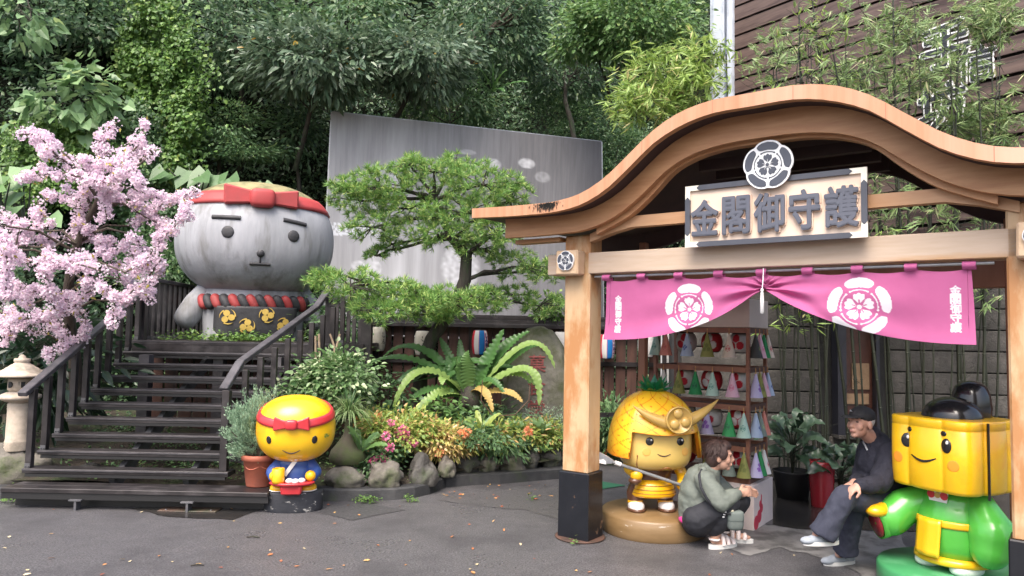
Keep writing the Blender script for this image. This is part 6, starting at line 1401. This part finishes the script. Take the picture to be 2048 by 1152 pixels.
# ---------------------------------------------------------------- pots at the foot of the stone wall
p1 = thing('plant_pot', 'black nursery pot with soil at the foot of the stone wall', 'pot', at(1585, 985, 7.55)*np.array([1, 1, 0]))
MB().lathe([(0, 0), (.15, 0), (.19, .27), (.20, .28), (.185, .285), (.175, .25), (0, .25)], 32).build('bowl', pmat('black_plastic', (.018, .018, .02), None, rough=.4), p1)
def leafplant(name, label, base, n, L, w, mat, h, spread=.5, cat='plant', stemm=None):
    b = Vector(base); t = thing(name, label, cat, b); mb = MB()
    for i in range(n):
        a = i*2.4+random.uniform(-.3, .3); lv = i/n; o = b+Vector((math.cos(a)*.05*lv, math.sin(a)*.05, h*(.25+.75*lv))); el = .25+.9*lv
        d = Vector((math.cos(a)*math.cos(el), math.sin(a)*math.cos(el), math.sin(el))); l = L*random.uniform(.75, 1.15); mid = o+d*l*.55+Vector((0, 0, .05*l)); tip = o+d*l+Vector((0, 0, -.30*l)); st = o+d*l*.25
        mb.tube([b+Vector((0, 0, h*.5*lv)), o, st], [.012, .008, .005], 5, cap=False); frond(t, st, mid, tip, w, mat if not isinstance(mat, list) else mat[i % len(mat)], 4, .03, 'leaf')
    o = mb.build('stems', M_culm, t, off=True); o['kind'] = 'stuff'; return t
leafplant('spotted_plant', 'tall plant with long spotted dark leaves in the black pot by the stone wall', (p1.location[0], p1.location[1], .25), 26, .40, .055, [L_spot, L_spot, L_deep], .42)
p2 = thing('plant_pot', 'tall glossy red ceramic pot at the foot of the stone wall', 'pot', at(1644, 1008, 7.2)*np.array([1, 1, 0]))
MB().lathe([(0, 0), (.095, 0), (.10, .015), (.115, .25), (.12, .40), (.125, .435), (.115, .445), (.105, .42), (0, .42)], 32).build('bowl', pmat('red_glaze', (.32, .02, .03), (.25, .018, .026), 4, .25, coat=.3), p2)
leafplant('dark_leaf_plant', 'dark broad leaved plant spilling over the right side of the red pot', (p2.location[0]+.16, p2.location[1]-.05, .15), 16, .36, .075, [L_deep, L_spot], .3)
lr_ = thing('low_rail', 'dark low wooden rail behind the left gate post', 'rail', at(1230, 832, 9.0))
MB().bar((-.5, 0, 0), (.35, 0, .03), .05, .05).build('rail_bar', M_char, lr_)
for x in (-.4, .25): MB().box((x, .0, -.33), (.05, .05, .6)).build('rail_post', M_char, lr_)

# ---------------------------------------------------------------- people
M_skin = pmat('skin', (.50, .295, .215), (.44, .245, .175), 14, .5, .1, 90, spec=.35, dist=.002); M_skin2 = pmat('weathered_skin', (.47, .275, .21), (.40, .215, .16), 12, .5, .12, 90, spec=.35, dist=.002)
M_lip = pmat('lip', (.34, .12, .11), None, rough=.5)
def hframe(fwd, up=(0, 0, 1)):
    f = Vector(fwd).normalized(); s = f.cross(Vector(up)).normalized(); u = s.cross(f); return Matrix((s, f, u)).transposed()   # x: the person's right
def head_shapes(mb, c, M, neck):
    g = lambda x, y, z: Vector(c)+M @ Vector((x, y, z)); E = lambda p, r: mb.ell(g(*p), r, rot=M, n=16, k=10)
    E((0, -.012, .03), (.073, .094, .088)); E((0, .022, -.045), (.056, .062, .062)); E((0, .062, -.086), (.026, .022, .02)); E((0, .04, -.0), (.058, .05, .06))
    for s in (-1, 1): E((s*.036, .058, -.022), (.026, .024, .03)); E((s*.074, -.008, -.012), (.011, .021, .032)); E((s*.028, .078, .032), (.024, .014, .010))
    limb(mb, [g(0, .082, .020), g(0, .098, -.020)], [.011, .0155]); E((0, .088, -.030), (.018, .016, .010)); E((0, .088, -.052), (.024, .010, .006)); E((0, .086, -.064), (.022, .010, .006))
    limb(mb, [g(0, -.02, -.05), neck], [.050, .056])
def face_parts(c, M, parent, lid=.006):
    g = lambda x, y, z: Vector(c)+M @ Vector((x, y, z)); off = parent.location
    for s in (-1, 1):
        e = MB().ell(g(s*.029, .0765, .010), (.013, .008, .0065), rot=M, n=12, k=8).build('eye', pmat('eye_dark', (.03, .02, .018), None, rough=.25), parent, off=off)
        MB().ell(g(s*.030, .0865, .034), (.018, .005, .004), rot=M, n=10, k=6).build('eyebrow', bpy.data.materials.get('brow_hair') or pmat('brow_hair', (.05, .04, .035), None, rough=.8), parent, off=off)
    MB().ell(g(0, .0945, -.058), (.019, .004, .0035), rot=M, n=12, k=6).build('mouth', M_lip, parent, off=off)
def hand_shapes(mb, wrist, d, palm_n, curl=.6, s=1.0, thumb=1):
    d = Vector(d).normalized(); n = Vector(palm_n); n = (n-d*n.dot(d)).normalized(); w = d.cross(n)
    wrist = Vector(wrist); k = wrist+d*.085*s
    mb.ell(wrist+d*.045*s, (.038*s, .05*s, .018*s), rot=Matrix((w, d, n)).transposed(), n=14, k=8); limb(mb, [wrist-d*.03, wrist+d*.02], [.026*s, .027*s])
    for i, (o, l) in enumerate(((-.030, .066), (-.010, .078), (.011, .074), (.030, .058))):
        a = k+w*o*s; e = d; pts = [a-d*.012]
        for q, f in enumerate((.45, .32, .23)):
            ang = curl*(q+1)*.55; e = (d*math.cos(ang)+n*math.sin(ang)).normalized(); pts.append(pts[-1]+e*l*f*s)
        limb(mb, pts, [.0095*s, .0092*s, .0085*s, .0075*s])
    b = wrist+d*.02*s-w*thumb*.03*s; limb(mb, [b, b+(d*.6-w*thumb*.7+n*.3).normalized()*.035*s, b+(d*.9-w*thumb*.45+n*.45).normalized()*.065*s], [.013*s, .011*s, .009*s])
def hairstrands(c, M, parent, n, ok, rad, mat, L=.055, name='hair_strands'):
    u = rnd(n*3); u = u[[ok(q) for q in u]][:n]; Mn = np.array(M); P = np.array(c)+(u*np.array(rad))@Mn.T
    dn = np.array([0, -.15, -1.]); D = norm(dn-u*(u@dn)[:, None]*.9+rng.normal(size=u.shape)*.22)@Mn.T; N = u@Mn.T
    o = leaves(P+N*.002, D, N, L*rng.uniform(.6, 1.2, len(P)), .006, mat, name, parent, 0, True, .1); o['kind'] = 'stuff'
def A(px, py, Y): return Vector(at(px, py, Y))
# ---- seated man
man = thing('person', 'man in black cap and navy jacket sitting cross legged beside the green statue', 'person', (at(1690, 1130, 5.36)[0], 5.3, 0))
HM = A(1721, 846, 5.27); MF = hframe((-.86, -.46, .06))
NKm = A(1752, 884, 5.33); sL, sR = A(1783, 908, 5.20), A(1737, 902, 5.47); eL, eR = A(1757, 968, 5.06), A(1722, 962, 5.42); wL, wR = A(1716, 972, 4.99), A(1708, 966, 5.12)
pel = A(1770, 1003, 5.36); hL, hR = A(1780, 1006, 5.27), A(1757, 1006, 5.44)
kA, aA, tA = A(1690, 993, 5.03), A(1645, 1066, 5.06), A(1600, 1078, 5.03); kB, aB, tB = A(1706, 1006, 5.20), A(1690, 1103, 5.36), A(1645, 1123, 5.32)
mb = MB(); head_shapes(mb, HM, MF, NKm); limb(mb, [NKm, A(1764, 940, 5.34), pel], [.07, .12, .12]); limb(mb, [sL, eL, wL], [.05, .04, .03]); limb(mb, [sR, eR, wR], [.05, .04, .03]); limb(mb, [NKm, sL], [.05, .05]); limb(mb, [NKm, sR], [.05, .05])
limb(mb, [hL, kA, aA], [.07, .05, .035]); limb(mb, [hR, kB, aB], [.07, .05, .035]); limb(mb, [aA, aA.lerp(tA, .3)], [.035, .025]); limb(mb, [aB, aB.lerp(tB, .3)], [.035, .025])
hand_shapes(mb, wL, A(1690, 988, 4.97)-wL, Vector((-.1, .2, -1)), .75, .95, -1); hand_shapes(mb, wR, A(1692, 972, 5.02)-wR, Vector((0, -.3, -1)), .6, .95, 1)
blob('body', mb, M_skin2, man, .0055, 3, True); face_parts(HM, MF, man)
M_navy = pmat('navy_fleece', (.010, .011, .021), (.017, .018, .031), 8, .85, .7, 30, dist=.02, c3=(.014, .015, .027), s3=3)
mb = MB(); limb(mb, [NKm+Vector((.01, 0, -.02)), A(1766, 925, 5.34), A(1773, 965, 5.35), A(1778, 996, 5.36)], [.10, .18, .185, .165]); limb(mb, [sR, sL], [.085, .085]); limb(mb, [NKm, NKm+Vector((-.02, -.005, .035))], [.085, .075])
limb(mb, [sL, eL+Vector((.01, 0, 0)), wL.lerp(eL, .12)], [.088, .072, .048]); limb(mb, [sR, eR, wR.lerp(eR, .12)], [.088, .070, .046])
mb.ell(A(1775, 1000, 5.33), (.17, .15, .06)); jk = blob('jacket', mb, M_navy, man, .011, 5, True)
tx = bpy.data.textures.new('folds', 'CLOUDS'); tx.noise_scale = .11; tx.noise_depth = 2
def folds(o, s, sc=None):
    m = o.modifiers.new('folds', 'DISPLACE'); m.texture = tx; m.strength = s; m.mid_level = .5
folds(jk, .032)
MB().tube([NKm+Vector((-.085, -.045, -.055)), NKm+Vector((-.095, -.01, -.005)), NKm+Vector((-.07, .03, .03))], .008, 6).build('collar_zip', M_metal, jk, off=man.location)
MB().box(A(1764, 979, 5.165), (.008, .006, .02)).build('red_tab', M_red, jk, off=man.location)
M_trou = pmat('slate_trousers', (.022, .025, .044), (.034, .038, .060), 6, .85, .5, 26, stretch=(1, 1, .4), dist=.015)
mb = MB(); limb(mb, [A(1785, 1004, 5.36), hL, kA, kA.lerp(aA, .5)], [.125, .112, .080, .078]); mb.tube([kA.lerp(aA, .4), kA.lerp(aA, .75), aA+(aA-kA)*.06], [.078, .084, .094], 16); limb(mb, [hR, kB, kB.lerp(aB, .45)], [.112, .082, .078]); mb.tube([kB.lerp(aB, .35), kB.lerp(aB, .7), kB.lerp(aB, .98)], [.078, .083, .092], 16); tr = blob('trousers', mb, M_trou, man, .010, 3, True); folds(tr, .03)
M_shoe = pmat('grey_shoe', (.24, .27, .31), (.32, .35, .39), 10, .7); M_sole = pmat('white_sole', (.62, .62, .60), None, rough=.6)
def shoe(a, t, parent, mat, nm='shoe'):
    a, t = Vector(a), Vector(t); d = (t-a); d.z = 0; d.normalize(); zb = min(a.z, t.z); s = d.cross(Vector((0, 0, 1))); M = Matrix((s, d, Vector((0, 0, 1)))).transposed()
    h = a-d*.03; h.z = zb
    mb = MB(); mb.ell(h+Vector((0, 0, .035)), (.040, .05, .048), rot=M); mb.ell(h+d*.10+Vector((0, 0, .025)), (.042, .085, .035), rot=M); mb.ell(h+d*.175+Vector((0, 0, .018)), (.040, .06, .028), rot=M); mb.ell(h+d*.055+Vector((0, 0, .045)), (.036, .06, .035), rot=M)
    o = blob(nm, mb, mat, parent, .008, 4, True); mb = MB()
    L = [(.046*math.cos(x)*(1.0 if math.sin(x) < .2 else .95), .10+.135*math.sin(x)) for x in [2*PI*i/28 for i in range(28)]]
    mb.prism([(x, y-.02) for x, y in L], -.012, .014, 0, lambda x, y, z: h+s*x+d*y+Vector((0, 0, z))); mb.build('sole', M_sole, o, off=parent.location); return o
sA = A(1640, 1080, 5.06); shoe(A(1655, 1083, 5.07), A(1600, 1087, 5.03), man, M_shoe)
q1, q2 = Vector(atz(1690, 1124, .013)), Vector(atz(1640, 1128, .013)); shoe(q1, q2, man, M_shoe)
M_hairw = pmat('white_hair', (.50, .50, .49), (.40, .40, .39), 40, .7, .5, 120)
g = lambda x, y, z: HM+MF @ Vector((x, y, z)); mb = MB(); mb.ell(g(0, -.030, .028), (.077, .082, .080), rot=MF); hr = blob('hair', mb, M_hairw, man, .008, 2, True)
hairstrands(g(0, -.030, .028), MF, hr, 500, lambda q: q[1] < .25 and q[2] < .55, (.080, .086, .086), M_hairw, .03)
for o in list(hr.children): o.location -= Vector((0, 0, 0)); o.parent = man
M_cap_ = pmat('black_cap_cloth', (.012, .012, .014), (.02, .02, .024), 20, .8, .3, 80)
mb = MB(); mb.ell(g(0, -.018, .052), (.083, .102, .072), rot=MF); cp = blob('cap', mb, M_cap_, man, .008, 3, True)
mb = MB(); mb.prism([(.070*math.cos(PI*i/14), .05+.135*math.sin(PI*i/14)) for i in range(15)], -.004, .004, 0, lambda x, y, z: g(x, y, .052+z-.10*max(0, y-.05)-.8*x*x)); mb.build('cap_visor', M_cap_, cp, off=man.location)
MB().prism([(-.012, 0), (.012, 0), (.008, .014)], 0, .003, 0, lambda x, y, z: g(x+.02, .078+z, .078+y)).build('cap_badge', M_metal, cp, off=man.location)
# ---- squatting woman
wo = thing('person', 'woman in grey green jacket and black trousers squatting beside the brown round base', 'person', (at(1425, 1085, 5.8)[0], 5.8, 0))
HW = A(1440, 912, 5.80); WF = hframe((.95, -.25, -.06)); NKw = A(1419, 944, 5.84)
snR, sfL = A(1410, 962, 5.67), A(1420, 957, 6.02); enR, efL = A(1441, 1004, 5.58), A(1462, 993, 6.0); wnR, wfL = A(1478, 986, 5.66), A(1484, 984, 5.84)
pw_ = A(1396, 1033, 5.84); kn, an, tn = A(1457, 1004, 5.66), Vector(atz(1428, 1079, .07)), Vector(atz(1462, 1088, .02)); kf, af = A(1480, 1000, 5.93), A(1448, 1064, 5.98)
mb = MB(); head_shapes(mb, HW, WF, NKw); limb(mb, [NKw, A(1408, 990, 5.84), pw_], [.06, .11, .12]); limb(mb, [snR, enR, wnR], [.045, .036, .028]); limb(mb, [sfL, efL, wfL], [.045, .036, .028]); limb(mb, [NKw, snR], [.045, .045]); limb(mb, [NKw, sfL], [.045, .045])
hipn, hipf = A(1394, 1036, 5.74), A(1398, 1036, 5.94); limb(mb, [hipn, kn, an], [.07, .05, .034]); limb(mb, [hipf, kf, af], [.07, .05, .034]); limb(mb, [an, tn], [.034, .025]); limb(mb, [af, af+Vector((.12, -.02, -.05))], [.034, .025])
hand_shapes(mb, wnR, Vector((1, .12, .08)), Vector((.1, .9, -.2)), .7, .92, -1); hand_shapes(mb, wfL, Vector((1, -.25, .05)), Vector((0, -.9, -.2)), .7, .92, 1)
blob('body', mb, M_skin, wo, .0055, 3, True); face_parts(HW, WF, wo)
M_jack = pmat('grey_green_jacket', (.115, .135, .115), (.15, .17, .148), 5, .75, .5, 22, dist=.015)
mb = MB(); limb(mb, [NKw+Vector((-.01, 0, -.015)), A(1403, 965, 5.84), A(1396, 1000, 5.84), A(1393, 1024, 5.84)], [.085, .145, .155, .145]); limb(mb, [snR, sfL], [.085, .085]); mb.ell(A(1385, 985, 5.84), (.10, .15, .13)); limb(mb, [NKw, NKw+Vector((.012, 0, .03))], [.075, .07])
limb(mb, [snR, enR, wnR.lerp(enR, .1)], [.085, .074, .045]); limb(mb, [sfL, efL, wfL.lerp(efL, .1)], [.085, .070, .045]); jw = blob('jacket', mb, M_jack, wo, .011, 5, True); folds(jw, .032)
mb = MB(); limb(mb, [A(1407, 940, 5.72), A(1398, 938, 5.86), A(1407, 936, 5.97)], [.03, .038, .03]); blob('hood', mb, M_jack, wo, .01, 4, True)
MB().ell(A(1388, 1040, 5.80), (.12, .145, .04)).build('pink_shirt_hem', pmat('magenta_cloth', (.50, .03, .20), None, rough=.8), wo, off=True)
M_blk = pmat('black_trousers', (.012, .013, .018), (.024, .025, .032), 6, .75, .5, 24, dist=.012)
mb = MB(); limb(mb, [A(1394, 1042, 5.84), hipn+Vector((0, 0, -.01)), kn, kn.lerp(an, .5), an+Vector((.005, 0, .085))], [.125, .12, .088, .080, .066]); limb(mb, [hipf, kf, kf.lerp(af, .5), af+Vector((0, 0, .05))], [.11, .085, .078, .066]); tw_ = blob('trousers', mb, M_blk, wo, .011, 5, True); folds(tw_, .022)
h = bvh_of(tw_)
for i in range(3): MB().ell(A(1451-2*i, 1024+5*i, 5.585+.004*i), (.010, .004, .006)).build('white_print', M_wht, tw_, off=wo.location)
M_sand = pmat('pale_pink_sandal', (.70, .60, .57), (.76, .67, .64), 8, .6)
d = (tn-an); d.z = 0; d.normalize()
def sandal(h, d, parent):
    s = d.cross(Vector((0, 0, 1))); mb = MB(); L = [(.046*math.cos(x), .085+.135*math.sin(x)) for x in [2*PI*i/28 for i in range(28)]]; T = lambda x, y, z: h+s*x+d*y+Vector((0, 0, z))
    mb.prism(L, .002, .034, 0, T); o = mb.build('sandal_sole', M_sole, parent, off=parent.location)
    for y, z in ((.155, .05), (.105, .075), (.06, .095)): mb = MB(); mb.tube([T(.046*math.cos(a), y, .032+(z-.02)*math.sin(a)) for a in [PI*i/10 for i in range(11)]], .017, 6); mb.build('sandal_strap', M_sand, o, off=parent.location)
    mb = MB(); mb.tube([T(.044*math.sin(a), -.02-.035*math.cos(a)+.02, .075) for a in [2*PI*i/14 for i in range(15)]], .009, 6); mb.build('ankle_strap', M_sand, o, off=parent.location)
    mf = MB(); mf.ell(T(0, .10, .045), (.036, .10, .028), rot=Matrix((s, d, Vector((0, 0, 1)))).transposed()); mf.build('foot_top', M_skin, o, off=parent.location)
hb_ = Vector((an.x-.0, an.y, 0)); sandal(hb_, d, wo); sandal(Vector((af.x+.0, af.y-.02, .0)), Vector((.95, -.3, 0)).normalized(), wo)
M_hairb = pmat('dark_brown_hair', (.030, .015, .013), (.065, .034, .028), 30, .5, .6, 100)
g = lambda x, y, z: HW+WF @ Vector((x, y, z)); mb = MB(); mb.ell(g(0, -.035, .045), (.085, .092, .085), rot=WF); mb.ell(g(0, -.050, -.012), (.080, .066, .092), rot=WF); mb.ell(g(0, .025, .085), (.068, .060, .042), rot=WF)
for s in (-1, 1): mb.ell(g(s*.064, .010, .030), (.022, .050, .056), rot=WF)
hr = blob('hair', mb, M_hairb, wo, .009, 3, True)
hairstrands(g(0, -.03, .04), WF, wo, 1100, lambda q: (q[1] < .35 or q[2] > .55), (.090, .103, .095), M_hairb, .05)
bg = thing('shoulder_bag', 'small grey green bag with black strap held between the knees of the squatting woman', 'bag', A(1469, 1042, 5.62))
c = A(1470, 1040, 5.62); mb = MB(); mb.ell(c, (.062, .045, .075), e1=.5, e2=.6, n=28, k=18); mb.build('pouch', pmat('bag_cloth', (.085, .105, .10), (.12, .14, .13), 10, .8), bg, off=True)
mb = MB(); mb.ell(c+Vector((0, -.004, .03)), (.064, .046, .045), e1=.5, e2=.6, n=28, k=18); mb.build('flap', pmat('bag_flap_cloth', (.12, .145, .135), None, rough=.7), bg, off=True)
MB().tube([c+Vector((-.03, -.03, .07)), A(1462, 1014, 5.60), A(1470, 1008, 5.62)], .014, 8).build('bottle_neck', pmat('cream_plastic', (.55, .52, .38), None, rough=.5), bg, off=True)
P0 = [A(1404, 938, 5.72), A(1398, 950, 5.62), A(1402, 975, 5.575), A(1414, 998, 5.545), A(1428, 1016, 5.58), A(1445, 1026, 5.60), A(1462, 1028, 5.57)]
MB().tube(P0, .010, 6).build('strap', M_blk, bg, off=True)
# ---------------------------------------------------------------- litter on the asphalt
LP = [(97, 983+85), (320, 1110), (345, 1124), (390, 1128), (457, 1095), (540, 1099), (546, 1107), (565, 1122), (690, 1131), (945, 1095), (1040, 1086), (1070, 1118), (45, 1150), (18, 1075), (200, 1150), (900, 985), (910, 982), (1020, 978), (1060, 972), (1075, 965), (1090, 970), (640, 1012), (655, 1010), (700, 1009), (1440, 1107), (1465, 1110), (1420, 1150), (1175, 1145), (1150, 1140), (1590, 1110), (665, 1047), (820, 1082), (470, 1042), (985, 1044), (890, 990), (610, 1098)]
LP += [(random.uniform(0, 1120), random.uniform(1010, 1152)) for _ in range(26)]+[(random.uniform(880, 1120), random.uniform(965, 1000)) for _ in range(22)]
P = np.array([atz(x, y, .008) for x, y in LP]); n = len(P); D = norm(rnd(n)*np.array([1, 1, .1])); N = norm(rnd(n)*.35+np.array([0, 0, 1]))
leaves(P, D, N, rng.uniform(.02, .055, n), rng.uniform(.012, .024, n), leafmat('fallen_leaf', (.40, .09, .035), (.52, .33, .12), (.60, .50, .30), .25, .7, .1), 'fallen_leaves', None, 1)['kind'] = 'stuff'
for x0, y0, x1, y1, lb in ((493, 1074, 519, 1075, 'dark twig lying on the asphalt near the middle left'), (381, 1131, 408, 1130, 'dark twig lying on the asphalt near the bottom edge')):
    a, b = Vector(atz(x0, y0, .008)), Vector(atz(x1, y1, .008)); t = MB().tube([a, a.lerp(b, .5)+Vector((0, .01, .004)), b], [.004, .006, .004], 6).build('twig', M_barkd); tag(t, lb, 'twig', 'twigs on the asphalt')
